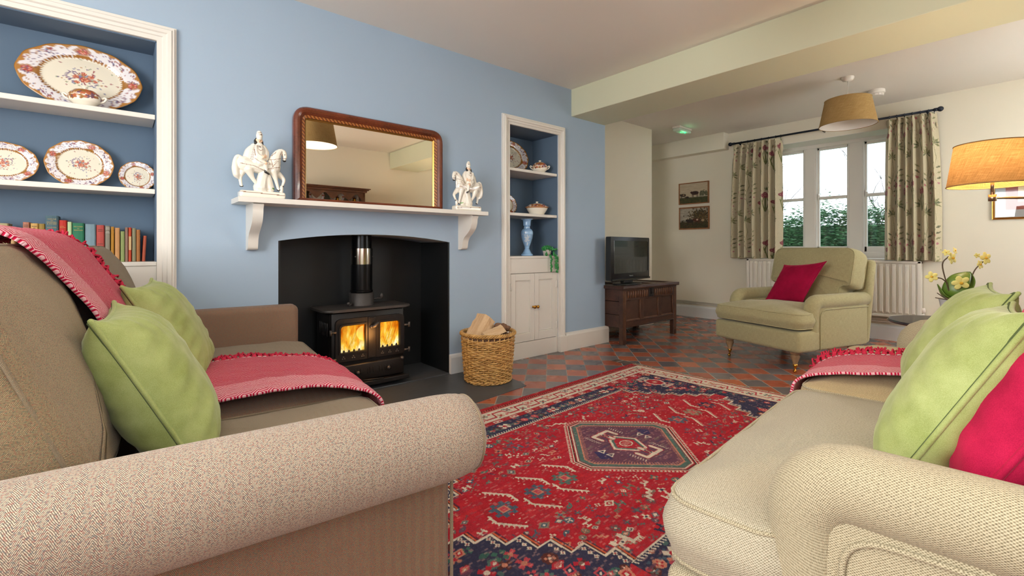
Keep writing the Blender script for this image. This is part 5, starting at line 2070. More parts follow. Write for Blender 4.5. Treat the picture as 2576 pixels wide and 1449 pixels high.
fx = lambda z: -.622 - .40 * (z - .5)     # front face of the back cushions
throw('pink and white zigzag throw over the back and seat of the brown sofa',
      [(-1.13, .66, .78, .30), (-1.10, .86, .79, .31), (-1.05, .98, .80, .31), (-.955, 1.045, .81, .32), (-.845, 1.02, .83, .32), (-.775, .93, .85, .31), (-.715, .82, .88, .30), (-.665, .70, .92, .29), (-.622, .59, .96, .28), (-.57, .528, .99, .28),
       (-.45, .520, 1.01, .28), (-.28, .525, 1.0, .28), (-.12, .518, .96, .27), (-.02, .498, .91, .25), (.035, .46, .87, .23), (.045, .41, .85, .22), (.045, .35, .85, .22)],
      lambda x, y, z: ls(x, y, z), 1)

throw('pink and white zigzag throw across the seat of the cream sofa',
      [(.035, .36, 1.35, .19), (.035, .42, 1.35, .19), (.022, .475, 1.35, .19), (-.04, .512, 1.36, .195), (-.15, .538, 1.37, .2), (-.3, .555, 1.38, .2), (-.45, .55, 1.39, .2), (-.58, .535, 1.40, .2)],
      lambda x, y, z: rs(y, x, z), 1, seed=8)

# ------------------------------------------------------------------ rug
RED, RED2, NV, IVR, GRN, TEAL, SAL, BRN, PLM = 'ae2635', 'c04450', '343650', 'd8cdba', '52706a', '4c6070', 'c4826c', '5a2f2c', '6a4458'
HL_, HW_ = 1.43, .885
rg = random.Random(12)
cv = Canvas(-HL_, HL_, -HW_, HW_, 300, RED)
# mottled field
gx = np.random.RandomState(4)
for k in range(900):
    cv.ell(rg.uniform(-1.2, 1.2), rg.uniform(-.6, .6), rg.uniform(.03, .12), rg.uniform(.004, .012), rg.choice(['ad1526', 'c2252f', 'c8383e', 'b81e2e', 'a01428']), al=.5)


def motif(k, x, y, s, c1, c2, rot=0.0):
    ca, sa = math.cos(rot), math.sin(rot)
    T = lambda u, v: (x + s * (u * ca - v * sa), y + s * (u * sa + v * ca))
    pl = lambda pts, c: cv.poly([T(*p) for p in pts], c)
    if k == 0:      # octagon flower
        pl([(1, .4), (.4, 1), (-.4, 1), (-1, .4), (-1, -.4), (-.4, -1), (.4, -1), (1, -.4)], c1)
        for a in range(4):
            cv.ell(*T(.5 * math.cos(a * PI / 2 + .78), .5 * math.sin(a * PI / 2 + .78)), s * .22, s * .22, c2)
        cv.ell(*T(0, 0), s * .2, s * .2, IVR)
    elif k == 1:    # diamond
        pl([(1.3, 0), (0, 1), (-1.3, 0), (0, -1)], c1); pl([(.8, 0), (0, .6), (-.8, 0), (0, -.6)], c2); pl([(.35, 0), (0, .28), (-.35, 0), (0, -.28)], IVR)
    elif k == 2:    # S hook
        cv.line([T(-1, .7), T(-.2, .7), T(-.2, 0), T(.4, 0), T(.4, -.7), T(1.1, -.7)], s * .38, c1)
    elif k == 3:    # little animal
        pl([(-1, .1), (.7, .1), (.7, .5), (-1, .5)], c1)
        for u in (-.85, -.45, .2, .6): pl([(u - .12, -.5), (u + .12, -.5), (u + .12, .15), (u - .12, .15)], c1)
        pl([(.6, .4), (1.2, .7), (1.2, 1.0), (.5, .8)], c1)
    elif k == 4:    # cross flower
        for a in range(4):
            pl([(.15, -.25), (1, -.35), (1, .35), (.15, .25)], c1) if a == 0 else None
            b_ = a * PI / 2
            R_ = lambda u, v: (u * math.cos(b_) - v * math.sin(b_), u * math.sin(b_) + v * math.cos(b_))
            pl([R_(.15, -.25), R_(1, -.35), R_(1, .35), R_(.15, .25)], c1)
        cv.ell(*T(0, 0), s * .38, s * .38, c2)
    elif k == 5:    # H
        for u in (-.8, .8): pl([(u - .28, -1), (u + .28, -1), (u + .28, 1), (u - .28, 1)], c1)
        pl([(-.8, -.25), (.8, -.25), (.8, .25), (-.8, .25)], c1); cv.ell(*T(0, 0), s * .15, s * .15, c2)
    elif k == 6:    # dots
        for u, v in ((-.7, -.5), (.7, -.5), (-.7, .5), (.7, .5), (0, 0)): cv.ell(*T(u, v), s * .26, s * .26, c1)
    elif k == 7:    # bird
        pl([(-1, 0), (-.4, .5), (.5, .4), (1.1, .9), (.8, .1), (.2, -.4), (-.5, -.4)], c1); cv.ell(*T(.0, .05), s * .2, s * .15, c2)


FC = [('7a4a50', TEAL), ('6f6a5c', SAL), ('8a3a44', GRN), (GRN, SAL), (TEAL, IVR), (SAL, NV), (IVR, RED), (NV, SAL), ('8c7a6a', TEAL), (PLM, GRN), (IVR, NV), (GRN, RED)]
# field boundary: stepped towards both ends
def zig(sg):
    pts = [(1.13, 0.045), (1.062, .043), (1.06, .105), (.99, .105), (.988, .182), (.92, .180), (.922, .267), (.86, .267), (.858, .357), (.792, .355), (.792, .442), (.735, .442), (.745, .515)]
    up = [(sg * p, q) for p, q in pts]
    dn = [(sg * p, -q) for p, q in pts][::-1]
    return up, dn


upR_, dnR_ = zig(1); upL_, dnL_ = zig(-1)
field = dnR_ + upR_ + upL_[::-1] + dnL_[::-1]
# scattered field motifs, kept off the medallion
placed = []
for k in range(5000):
    x = rg.uniform(-1.08, 1.08); y = rg.uniform(-.5, .5)
    if abs(x) + abs(y) < .49 or abs(x) > 1.10 - .78 * abs(y): continue
    if abs(y) < .17 and .40 < abs(x) < .98 : continue
    s = rg.uniform(.011, .024)
    if any((x - a) ** 2 + (y - c) ** 2 < (s * 1.02 + d * 1.02) ** 2 for a, c, d in placed): continue
    placed.append((x, y, s))
    c1, c2 = rg.choice(FC)
    motif(rg.randint(0, 7), x, y, s, c1, c2, rg.choice([0, PI / 2, PI, .3, -.3]))
# medallion: clipped diamond with nested outlines
def med(o):
    a, c = .365 - o, .055 + o * .35
    return [(a, c), (.075 - o * .2 + c * .2, a - .03), (c * .55, a), (-c * .55, a), (-.075 - c * .2 + o * .2, a - .03), (-a, c), (-a, -c), (-.075 - c * .2, -a + .03), (-c * .55, -a), (c * .55, -a), (.075 + c * .2, -a + .03), (a, -c)]


def med2(o):
    A = .40 - o * 1.35; B = .355 - o
    return [(B, A - B), (A - B, B), (-(A - B), B), (-B, A - B), (-B, -(A - B)), (-(A - B), -B), (A - B, -B), (B, -(A - B))]


m_out = med2(-.012)
N_ = len(m_out)
for i in range(N_):
    p = Vector(m_out[i]); q = Vector(m_out[(i + 1) % N_]); n = max(1, int((q - p).length / .017))
    for j in range(n):
        w = p.lerp(q, (j + .5) / n); cv.ell(w.x, w.y, .006, .006, IVR)
for o_, c_ in ((0, IVR), (.006, BRN), (.013, RED), (.018, IVR), (.024, '8a3a44'), (.03, GRN), (.052, SAL), (.06, '5b4b5e'), (.066, PLM)):
    cv.poly(med2(o_), c_)
for k in range(220):
    a = rg.uniform(0, 2 * PI); r_ = rg.uniform(.0, .27)
    x, y = r_ * math.cos(a), r_ * math.sin(a)
    if abs(x) + abs(y) < .28: cv.ell(x, y, rg.uniform(.01, .04), rg.uniform(.003, .007), rg.choice(['7a5a63', '5d3a52', '8b6260', '4a3f5c', '7c6f68']), al=.6)
cv.poly([(-.24, -.02), (-.20, -.06), (-.16, .0), (-.20, .05)], '3a3760'); cv.poly([(.20, -.02), (.24, .02), (.20, .07), (.16, .0)], '3a3760')
inn = med2(.062)
for i in range(len(inn)):
    p = Vector(inn[i]); q = Vector(inn[(i + 1) % len(inn)]); n = max(1, int((q - p).length / .014))
    for j in range(n):
        w = p.lerp(q, j / n); cv.line([(w.x, w.y), (w.x * .95 + .003, w.y * .95)], .004, SAL)
# central hooked figure: hexagon with ram heads at +q and -q
hexa = [(.085, .0), (.03, .088), (-.03, .078), (-.10, .0), (-.03, -.088), (.03, -.098)]
cv.poly([(p * 1.12, q * 1.12) for p, q in hexa], RED); cv.poly([(p * 1.06, q * 1.06) for p, q in hexa], IVR); cv.poly([(p * .9, q * .9) for p, q in hexa], GRN); cv.poly([(p * .74, q * .74) for p, q in hexa], RED)
cv.ell(0, 0, .038, .032, IVR); cv.ell(0, 0, .032, .026, RED)
for a in np.linspace(-.02, .02, 4): cv.line([(a, -.016), (a, .016)], .004, IVR)
for sg in (1, -1):
    for wd, c_ in ((.034, RED), (.024, IVR)):
        cv.line([(0, sg * .08), (0, sg * .16)], wd * 1.1, c_)
        cv.line([(-.062, sg * .10), (-.062, sg * .160), (.062, sg * .160), (.062, sg * .10)], wd * .75, c_)
    cv.ell(0, sg * .125, .012, .022, NV); cv.ell(0, sg * .125, .006, .014, SAL)
    for u in (-.1, .1):
        for k in range(7): cv.line([(u * .9 + .0, sg * (.17 - k * .014)), (u * 1.08, sg * (.176 - k * .014))], .004, IVR)
for u, v, sx_ in ((.135, .012, 1), (.135, -.035, 1), (-.15, .02, -1), (-.15, -.03, -1)):
    cv.poly([(u - .012 * sx_, v + .004), (u + .03 * sx_, v + .024), (u + .03 * sx_, v - .016)], IVR); cv.poly([(u + .002 * sx_, v + .004), (u + .024 * sx_, v + .014), (u + .024 * sx_, v - .007)], NV)


# stepped latch-hook squares with saw-edged leaves
def latch(x, y, s, c1, c2, mir):
    for a in range(4):
        for u, v in ((.55, 0), (.9, .45), (.9, -.45), (.45, .75)):
            b_ = a * PI / 2
            xx = u * math.cos(b_) - v * math.sin(b_); yy = u * math.sin(b_) + v * math.cos(b_)
            cv.rect(x + s * (xx - .22), x + s * (xx + .22), y + s * (yy - .22), y + s * (yy + .22), c1)
    cv.rect(x - s * .5, x + s * .5, y - s * .5, y + s * .5, c1)
    cv.rect(x - s * .42, x + s * .42, y - s * .42, y + s * .42, SAL); cv.rect(x - s * .28, x + s * .28, y - s * .28, y + s * .28, c2)


def saw(pts, side):
    cv.line(pts, .010, IVR)
    for (xa, ya), (xb, yb) in zip(pts, pts[1:]):
        L = math.hypot(xb - xa, yb - ya); n = max(2, int(L / .017))
        dx, dy = (xb - xa) / L, (yb - ya) / L; nx, ny = -dy * side, dx * side
        for k in range(n):
            u = (k + .5) * L / n
            px, py = xa + dx * u, ya + dy * u
            cv.poly([(px - dx * .007, py - dy * .007), (px + dx * .007, py + dy * .007), (px + nx * .019 + dx * .004, py + ny * .019 + dy * .004)], IVR)


for sg, cs_ in ((-1, ((.852, TEAL), (.667, TEAL), (.500, GRN))), (1, ((.867, NV), (.680, '8c8370'), (.500, TEAL)))):
    for cx_, cc in cs_:
        x = sg * cx_
        cv.poly([(x, .155), (x + .10, .02), (x, -.17), (x - .10, -.04)], 'a81c28', .6)
        latch(x, -.02, .046, cc, RED2, sg)
        saw([(x - sg * .017, .125), (x - sg * .086, .04), (x - sg * .080, -.012)], sg)
        saw([(x + sg * .075, -.022), (x + sg * .080, -.07), (x + sg * .012, -.158)], sg)
        for k in range(9):
            v = .125 - k * .033
            if abs(v + .02) > .05: cv.ell(x + .002, v, .0035, .0035, IVR)
motif(5, -.691, -.44, .034, IVR, NV, .2); motif(2, -.35, -.34, .034, IVR, NV, 1.4); motif(2, -.05, .40, .03, IVR, NV, .2)

# end panels (navy), clipped by the stepped field edge
def end_panel(sg):
    up, dn = zig(sg)
    ring_ = dn + up
    poly_ = [(sg * 1.245, -.645)] + dn + up + [(sg * 1.245, .645)]
    cv.poly(poly_, NV)
    rgp = random.Random(5 + sg)
    for k in range(420):
        x = rgp.uniform(.70, 1.235); y = rgp.uniform(-.64, .64)
        if x < 1.16 - .82 * abs(y) + .03: continue
        c1, c2 = rgp.choice([(RED2, SAL), (SAL, RED), (PLM, SAL), (GRN, RED2), (BRN, SAL), (RED2, NV), ('3c6a5c', NV), (RED, IVR)])
        if rgp.random() < .55: motif(rgp.choice([0, 4, 4, 1]), sg * x, y, rgp.uniform(.016, .03), c1, c2, rgp.uniform(0, 1))
        else: cv.ell(sg * x, y, rgp.uniform(.008, .022), rgp.uniform(.006, .014), c1, al=.85)
    for qy in (.465, -.465):
        x = sg * 1.085
        cv.poly([(x - .075, qy), (x - .035, qy + .075), (x + .035, qy + .075), (x + .075, qy), (x + .035, qy - .075), (x - .035, qy - .075)], IVR)
        cv.poly([(x - .06, qy), (x - .028, qy + .062), (x + .028, qy + .062), (x + .06, qy), (x + .028, qy - .062), (x - .028, qy - .062)], RED)
        cv.ell(x, qy, .02, .02, SAL); cv.ell(x, qy, .01, .01, IVR)
        for s_ in (1, -1):
            for d_ in (1, -1):
                cv.line([(x, qy + s_ * .07), (x, qy + s_ * .12), (x + d_ * .05, qy + s_ * .12), (x + d_ * .05, qy + s_ * .085)], .013, IVR)
                cv.line([(x + d_ * .025, qy + s_ * .12), (x + d_ * .025, qy + s_ * .095)], .009, IVR)
    # light zigzag outline with red and brown companions, small rosettes
    for lst in (up, dn):
        cv.line([(p - sg * .020, q) for p, q in lst], .008, '3a2a40', .8)
        cv.line([(p - sg * .012, q) for p, q in lst], .007, 'd0603a'); cv.line([(p - sg * .006, q) for p, q in lst], .006, BRN)
        cv.line(lst, .009, IVR)
        for (xa, ya), (xb, yb) in zip(lst, lst[1:]):
            if abs(ya - yb) > abs(xa - xb):
                for u in (.2, .5, .8):
                    x = xa + (xb - xa) * u + sg * .022; y = ya + (yb - ya) * u
                    for d_ in ((-.006, 0), (.006, 0), (0, -.006), (0, .006)): cv.ell(x + d_[0], y + d_[1], .004, .004, IVR)
                    cv.ell(x, y, .003, .003, RED)


# side bands
for s_ in (1, -1):
    cv.rect(-.76, .76, min(s_ * .515, s_ * .645), max(s_ * .515, s_ * .645), NV)
    rgp = random.Random(20 + s_)
    for k in range(36):
        x = -.74 + k * .0422
        c1, c2 = rgp.choice([(GRN, SAL), (RED2, SAL), (PLM, GRN), (TEAL, SAL), (SAL, RED), (BRN, GRN)])
        motif(rgp.choice([0, 4]), x, s_ * (.580 + rgp.uniform(-.012, .012)), .022, c1, c2, .5)
    for k in range(120): cv.ell(rgp.uniform(-.76, .76), s_ * rgp.uniform(.53, .64), rgp.uniform(.006, .014), rgp.uniform(.004, .010), rgp.choice([RED2, GRN, SAL, TEAL, PLM]), al=.8)
    for x in (.10, .36, -.3, .62, -.62):
        motif(4, x, s_ * .585, .034, IVR, RED, .78)
    cv.line([(-.76, s_ * .517), (.76, s_ * .517)], .007, IVR)
    for k in range(88): cv.line([(-.75 + k * .017, s_ * .524), (-.744 + k * .017, s_ * .534)], .006, IVR)
    cv.rect(-1.25, 1.25, min(s_ * .645, s_ * .68), max(s_ * .645, s_ * .68), 'a82a32')
    for k in range(20):
        x = -1.2 + k * .127
        cv.rect(x, x + .055, s_ * .662 - .014, s_ * .662 + .014, IVR); cv.rect(x + .006, x + .049, s_ * .662 - .009, s_ * .662 + .009, RED2); cv.ell(x + .027, s_ * .662, .010, .005, IVR)
end_panel(1); end_panel(-1)
# ivory floral guard band all round
for a in ((-1.42, 1.42, .685, .815), (-1.42, 1.42, -.815, -.685), (1.25, 1.415, -.815, .815), (-1.415, -1.25, -.815, .815)):
    cv.rect(a[0], a[1], a[2], a[3], IVR)
for s_ in (1, -1):
    cv.line([(-1.25, s_ * .683), (1.25, s_ * .683)], .006, 'a82a32'); cv.line([(s_ * 1.25, -.683), (s_ * 1.25, .683)], .006, 'a82a32')
    cv.line([(-1.42, s_ * .818), (1.42, s_ * .818)], .006, IVR)
    rgp = random.Random(31 + s_)
    n = 30
    for k in range(n):
        x = -1.36 + k * 2.72 / n; y = s_ * .75
        w_ = s_ * .03 * (1 if k % 2 else -1)
        cv.line([(x, y + w_), (x + .03, y + w_), (x + .045, y - w_), (x + .088, y - w_)], .011, RED)
        motif(4, x + .068, y + w_ * .8, .022, rgp.choice([GRN, RED2, TEAL, SAL]), SAL if k % 2 else RED, .78)
        cv.ell(x + .02, y - w_, .012, .009, RED2); cv.ell(x + .045, y + w_ * 1.5, .008, .006, GRN)
    n = 16
    for k in range(n):
        y = -.76 + k * 1.52 / n; x = s_ * 1.333
        w_ = s_ * .032 * (1 if k % 2 else -1)
        cv.line([(x + w_, y), (x + w_, y + .03), (x - w_, y + .05), (x - w_, y + .09)], .011, 'b9444a')
        motif(4, x + w_ * .8, y + .07, .026, rgp.choice([GRN, 'c05048', SAL]), SAL if k % 2 else RED, .78)
        cv.ell(x - w_, y + .02, .013, .010, 'b9444a')
    # outer red guard with dashes
    cv.rect(-1.43, 1.43, min(s_ * .822, s_ * .885), max(s_ * .822, s_ * .885), 'a3202a')
    for k in range(150):
        x = -1.42 + k * .019
        cv.line([(x, s_ * .832), (x + .010, s_ * .850)], .007, BRN); cv.ell(x + .012, s_ * .838, .004, .004, 'c88a70')
# worn, abrashed pile
H, Wd = cv.a.shape[:2]
rs_ = np.random.RandomState(3)
low = rs_.rand(12, 90); big = np.kron(low, np.ones((H // 12 + 1, Wd // 90 + 1)))[:H, :Wd]
fine = rs_.rand(H, Wd)
lum = cv.a.mean(axis=2, keepdims=True)
cv.a = cv.a * (.90 + .14 * big[..., None] + .34 * (fine[..., None] - .5))
fine2 = rs_.rand(H // 2 + 1, Wd // 4 + 1); fine2 = np.kron(fine2, np.ones((2, 4)))[:H, :Wd]
cv.a = np.where((fine2 > .90)[..., None], cv.a * .72 + np.array(lin('6d5a60')) * .28, cv.a)
cv.a = np.where((fine2 < .08)[..., None], cv.a * .75 + np.array(lin('d8a8a0')) * .25, cv.a)
cv.a = cv.a * .97 + np.array(lin('8a7468')) * .03
o = canvas_sheet('rug', cv, M['rug'], None, .010)
o.matrix_world = Matrix.Translation((1.966, 1.427, 0)) @ Matrix.Rotation(math.radians(2.7), 4, 'Z')
tag(o, 'worn red oriental rug with a central diamond medallion and ivory floral border', 'rug')
b = BM(); box(b, -1.43, 1.43, -.885, .885, .001, .0095, .003); obj('edge_binding', b, plain('rug_backing', '9a3038', .95, .1, 40), o)
b = BM(); rg = random.Random(6)
for sg in (1, -1):
    for k in range(330):
        y = -.88 + k * .00535
        L = rg.uniform(.03, .055)
        tube(b, [(sg * 1.425, y, .006), (sg * (1.43 + L * .5), y + rg.uniform(-.008, .008), .007), (sg * (1.43 + L), y + rg.uniform(-.014, .014), .003)], .0016, 3)
obj('fringe', b, plain('rug_fringe', 'b9a58c', .95, .2, 60), o, uv=False)

# ------------------------------------------------------------------ coffer with the television
CX0, CX1, CYF, CYB, CZ = 3.955, 4.985, 2.91, 3.47, .60
t = thing('oak_coffer', 'dark carved oak coffer with three front panels, under the television', 'chest', ((CX0 + CX1) / 2, CYF, 0))
hw = (CX1 - CX0) / 2; dp = CYB - CYF
b = BM()
box(b, -hw - .02, hw + .02, -.025, dp, CZ - .03, CZ - .004, .006)
for (p, q, r, s_) in ((-hw - .02, hw + .02, -.025, .06), (-hw - .02, hw + .02, dp - .06, dp), (-hw - .02, -hw + .06, .06, dp - .06), (hw - .06, hw + .02, .06, dp - .06), (-.21, -.14, .06, dp - .06), (.14, .21, .06, dp - .06)):
    box(b, p, q, r, s_, CZ - .006, CZ + .006, .003)
obj('lid', b, M['oak_dark'], t)
for x, y in ((-1, 0), (1, 0), (-1, 1), (1, 1)):
    b = BM(); box(b, x * (hw - .031) - .031, x * (hw - .031) + .031, y * (dp - .05), y * (dp - .05) + .05, 0, CZ - .03, .004)
    obj('leg', b, M['oak_dark'], t)
    if y == 0:
        b = BM()
        for q in (-.012, .012): box(b, x * (hw - .031) + q - .003, x * (hw - .031) + q + .003, -.004, .002, .05, CZ - .05, .002)
        obj('reeding', b, M['oak_mid'], t)
b = BM(); box(b, -hw + .06, hw - .06, .004, .035, .455, .57, .003); fr = obj('top_rail', b, M['oak_dark'], t)
b = BM()
for k in range(21):
    x = -hw + .10 + k * (2 * hw - .2) / 20
    if abs(x) < .05: continue
    tube(b, [(x, .003, .478), (x, .002, .545)], .0085, 8)
    box(b, x - .012, x - .009, -.001, .004, .475, .555)
obj('carved_fluting', b, M['oak_mid'], fr)
b = BM(); box(b, -hw + .06, hw - .06, .004, .035, .175, .235, .004)
tube(b, [(-hw + .06, .004, .178), (hw - .06, .004, .178)], .007, 6); tube(b, [(-hw + .06, .004, .236), (hw - .06, .004, .236)], .006, 6)
obj('bottom_rail', b, M['oak_dark'], t)
b = BM()
for x in (-.19, .15): box(b, x, x + .055, .005, .035, .235, .46, .003)
obj('muntin', b, M['oak_dark'], t)
for k, (a, c) in enumerate(((-hw + .06, -.19), (-.135, .15), (.205, hw - .06))):
    b = BM(); box(b, a, c, .018, .03, .235, .46)
    pnl = obj('front_panel', b, M['oak_dark'], t)
    b = BM(); prism(b, [(.004, .24), (.02, .24), (.02, .255)], c - a - .02, Matrix(((0, 1, 0, a + .01), (1, 0, 0, 0), (0, 0, 1, 0), (0, 0, 0, 1))))
    tube(b, [(a, .014, .456), (c, .014, .456)], .005, 6); tube(b, [(a + .004, .014, .24), (a + .004, .014, .456)], .005, 6); tube(b, [(c - .004, .014, .24), (c - .004, .014, .456)], .005, 6)
    obj('panel_moulding', b, M['oak_mid'], pnl)
for s_ in (-1, 1):
    for z_, z2_ in ((.17, .30), (.305, .44), (.445, .57)):
        b = BM(); box(b, s_ * (hw - .02) - .01, s_ * (hw - .02) + .01, .05, dp - .05, z_, z2_, .003)
        obj('side_board', b, M['oak_dark'], t)
b = BM(); box(b, -hw + .04, hw - .04, dp - .04, dp - .02, .17, .57); box(b, -hw + .03, hw - .03, .03, dp - .03, .17, .19); obj('carcase_back', b, M['oak_dark'], t)
b = BM(); box(b, -.042, .042, -.002, .006, .468, .572, .004)
tube(b, [(0, -.004, .50), (0, -.006, .56)], .006, 6)
for x in (-.028, .028): ball(b, (x, -.003, .49), .006, seg=8); ball(b, (x, -.003, .55), .006, seg=8)
obj('lock_plate', b, M['iron'], t)

t = thing('television', 'black flat screen television with a swivel stand on the oak coffer', 'television', (4.265, 3.06, CZ + .006), math.radians(7))
b = BM(); prism(b, rounded([(-.425, .055), (.425, .055), (.425, .512), (-.425, .512)], .012, 4), .06, Matrix.Translation((0, -.03, 0)), .004)
box(b, -.33, .33, .03, .085, .15, .46, .02)
obj('casing', b, M['black_plastic'], t, smooth=40)
b = BM(); box(b, -.365, .365, -.0335, -.029, .125, .472, .001)
obj('screen', b, M['screen'], t)
b = BM(); box(b, -.42, .42, -.045, -.028, .048, .068, .004); box(b, .375, .381, -.034, -.029, .14, .465); obj('speaker_lip', b, M['black_glass'], t)
b = BM(); box(b, -.10, .10, .0, .05, .015, .08, .008); obj('neck', b, M['black_plastic'], t)
b = BM(); lathe(b, [(0, 0), (.20, 0), (.205, .006), (.19, .014), (.1, .022), (0, .024)], 40, Matrix.Translation((0, .02, 0)) @ Matrix.Diagonal((1.15, .62, 1, 1))); obj('stand_foot', b, M['black_plastic'], t)
text('Panasonic', .021, (0, -.0312, .095), M['ink_grey'], t)

# ------------------------------------------------------------------ radiator and pipes
t = thing('radiator', 'white ribbed panel radiator under the window', 'radiator', (6.30, 1.80, .262))
b = BM()
RY = .872; n = 31
x_ = 0
box(b, -.012, .055, -RY, RY, .0, .022, .004); box(b, -.012, .055, -RY, RY, .575, .602, .004)
box(b, -.012, .055, -RY, -RY + .035, 0, .602, .006); box(b, -.012, .055, RY - .035, RY, 0, .602, .006)
box(b, .008, .05, -RY + .02, RY - .02, .01, .59)
obj('casing', b, M['rad'], t)
b = BM()
w_ = (2 * RY - .07) / n
for k in range(n):
    y = -RY + .035 + (k + .5) * w_
    pts = [(y - w_ * .36, .010), (y - w_ * .22, -.014), (y + w_ * .22, -.014), (y + w_ * .36, .010)]
    A = [b.verts.new((px, py, .055)) for py, px in pts]; C_ = [b.verts.new((px, py, .545)) for py, px in pts]
    T0 = [b.verts.new((.010, py, .030)) for py, px in pts]; T1 = [b.verts.new((.010, py, .572)) for py, px in pts]
    for i in range(3):
        b.faces.new((A[i], A[i + 1], C_[i + 1], C_[i])); b.faces.new((T0[i], T0[i + 1], A[i + 1], A[i])); b.faces.new((C_[i], C_[i + 1], T1[i + 1], T1[i]))
obj('ribs', b, M['rad'], t)
b = BM(); tube(b, [(.02, -RY - .012, .05), (.02, -RY - .012, -.02), (.02, -RY - .012, -.06)], .009, 8); tube(b, [(.02, -RY, .05), (.02, -RY - .02, .05)], .014, 8); lathe(b, [(0, 0), (.016, 0), (.018, .03), (.014, .05), (0, .052)], 12, Matrix.Translation((.02, -RY - .012, .07)))
obj('valve', b, M['plastic'], t)
for z_, lab in ((.198, 'lower of two thin painted heating pipes along the top of the far skirting'), (.222, 'upper of two thin painted heating pipes along the top of the far skirting')):
    b = BM(); tube(b, [(6.374, 4.28, z_), (6.374, -.9, z_)], .0085, 8)
    o = obj('heating_pipe', b, M['rad']); tag(o, lab, 'pipe')

# ------------------------------------------------------------------ curtain rod and curtains
RX, RZ = 6.30, 2.398
t = thing('curtain_rod', 'dark metal curtain rod with ball ends above the window', 'curtain rod', (RX, 1.815, RZ))
b = BM(); tube(b, [(0, -1.02, 0), (0, 1.06, 0)], .012, 12); obj('rod', b, M['rod'], t)
for s_, y in ((-1, -1.03), (1, 1.07)):
    b = BM(); ball(b, (0, y, 0), .026, seg=16); tube(b, [(0, y - s_ * .05, 0), (0, y - s_ * .02, 0)], .017, 10); obj('finial', b, M['rod'], t)
for y in (-.93, .0, .95):
    b = BM(); tube(b, [(0, y, -.014), (.05, y, -.02), (.1, y, -.02)], .008, 8); obj('rod_bracket', b, M['rod'], t)


def curtain_canvas(w, h, seed):
    rg = random.Random(seed)
    c = Canvas(0, w, 0, h, 260, 'bfb599')

    def leaf(x, y, a, L, wd, col):
        ca, sa = math.cos(a), math.sin(a)
        c.poly([(x, y), (x + ca * L * .5 - sa * wd, y + sa * L * .5 + ca * wd), (x + ca * L, y + sa * L), (x + ca * L * .5 + sa * wd, y + sa * L * .5 - ca * wd)], col)
    cols_ = max(3, int(w / .13))
    for i in range(cols_):
        x0 = (i + .5) * w / cols_
        ph = [0, .20, .08, .30][i % 4]
        for k in range(-1, 5):
            y = k * .60 + ph + .08
            x = x0 + rg.uniform(-.015, .015)
            if i % 2 == 0:      # iris with long leaves
                for dx in (-.022, .0, .024):
                    c.line([(x + dx * .2, y - .16), (x + dx * 1.2, y - .06), (x + dx * .4, y + .015)], .010, '62683e')
                c.line([(x - .035, y - .03), (x - .02, y - .10), (x, y - .17)], .008, '6f7444'); c.line([(x + .035, y - .02), (x + .022, y - .10), (x, y - .17)], .009, '515a36')
                for u, v, r_ in ((0, .035, .020), (-.024, .03, .013), (.024, .03, .013), (0, .055, .012), (-.01, .012, .010), (.012, .014, .010)):
                    r_ *= 1.35; c.ell(x + u * 1.3, y + v, r_, r_ * 1.1, '7d3a42'); c.ell(x + u * 1.3, y + v, r_ * .4, r_ * .5, 'a0686a')
                c.ell(x + .05, y + .12, .018, .016, '9a7a50', ring=.6); c.ell(x + .05, y + .12, .006, .006, '8a5a3a')
                for a in np.linspace(2.2, 4.2, 6): leaf(x + .026, y + .12, a, .038, .004, '55603e')
                c.ell(x + .042, y - .19, .012, .012, 'c4808a', ring=.4)
            else:
                for a in (.2, .8, 1.5, 2.2, 2.9, -.5, 3.6): leaf(x, y + .20, a, .072, .010, rg.choice(['5c6044', '747550', '86835c']))
                c.line([(x, y + .20), (x + .02, y + .05), (x - .01, y - .08), (x + .01, y - .18)], .004, '7d7a58')
                for q in range(6):
                    leaf(x + (.012 if q % 2 else -.004), y - .02 - q * .028, .5 if q % 2 else 2.6, .055, .010, rg.choice(['6c6e4e', '807f5c', '5c5d44']))
                c.ell(x - .03, y - .12, .013, .012, 'b0606c'); c.ell(x + .03, y - .2, .010, .010, 'a8707a')
                for q in range(8): c.ell(x + rg.uniform(-.06, .06), y + rg.uniform(.26, .36), .006, .005, rg.choice(['8a9068', '9a8a6a', 'a87a78']))
    rn = np.random.RandomState(seed)
    c.a = c.a * (.95 + .1 * rn.rand(*c.a.shape[:2])[..., None])
    return c


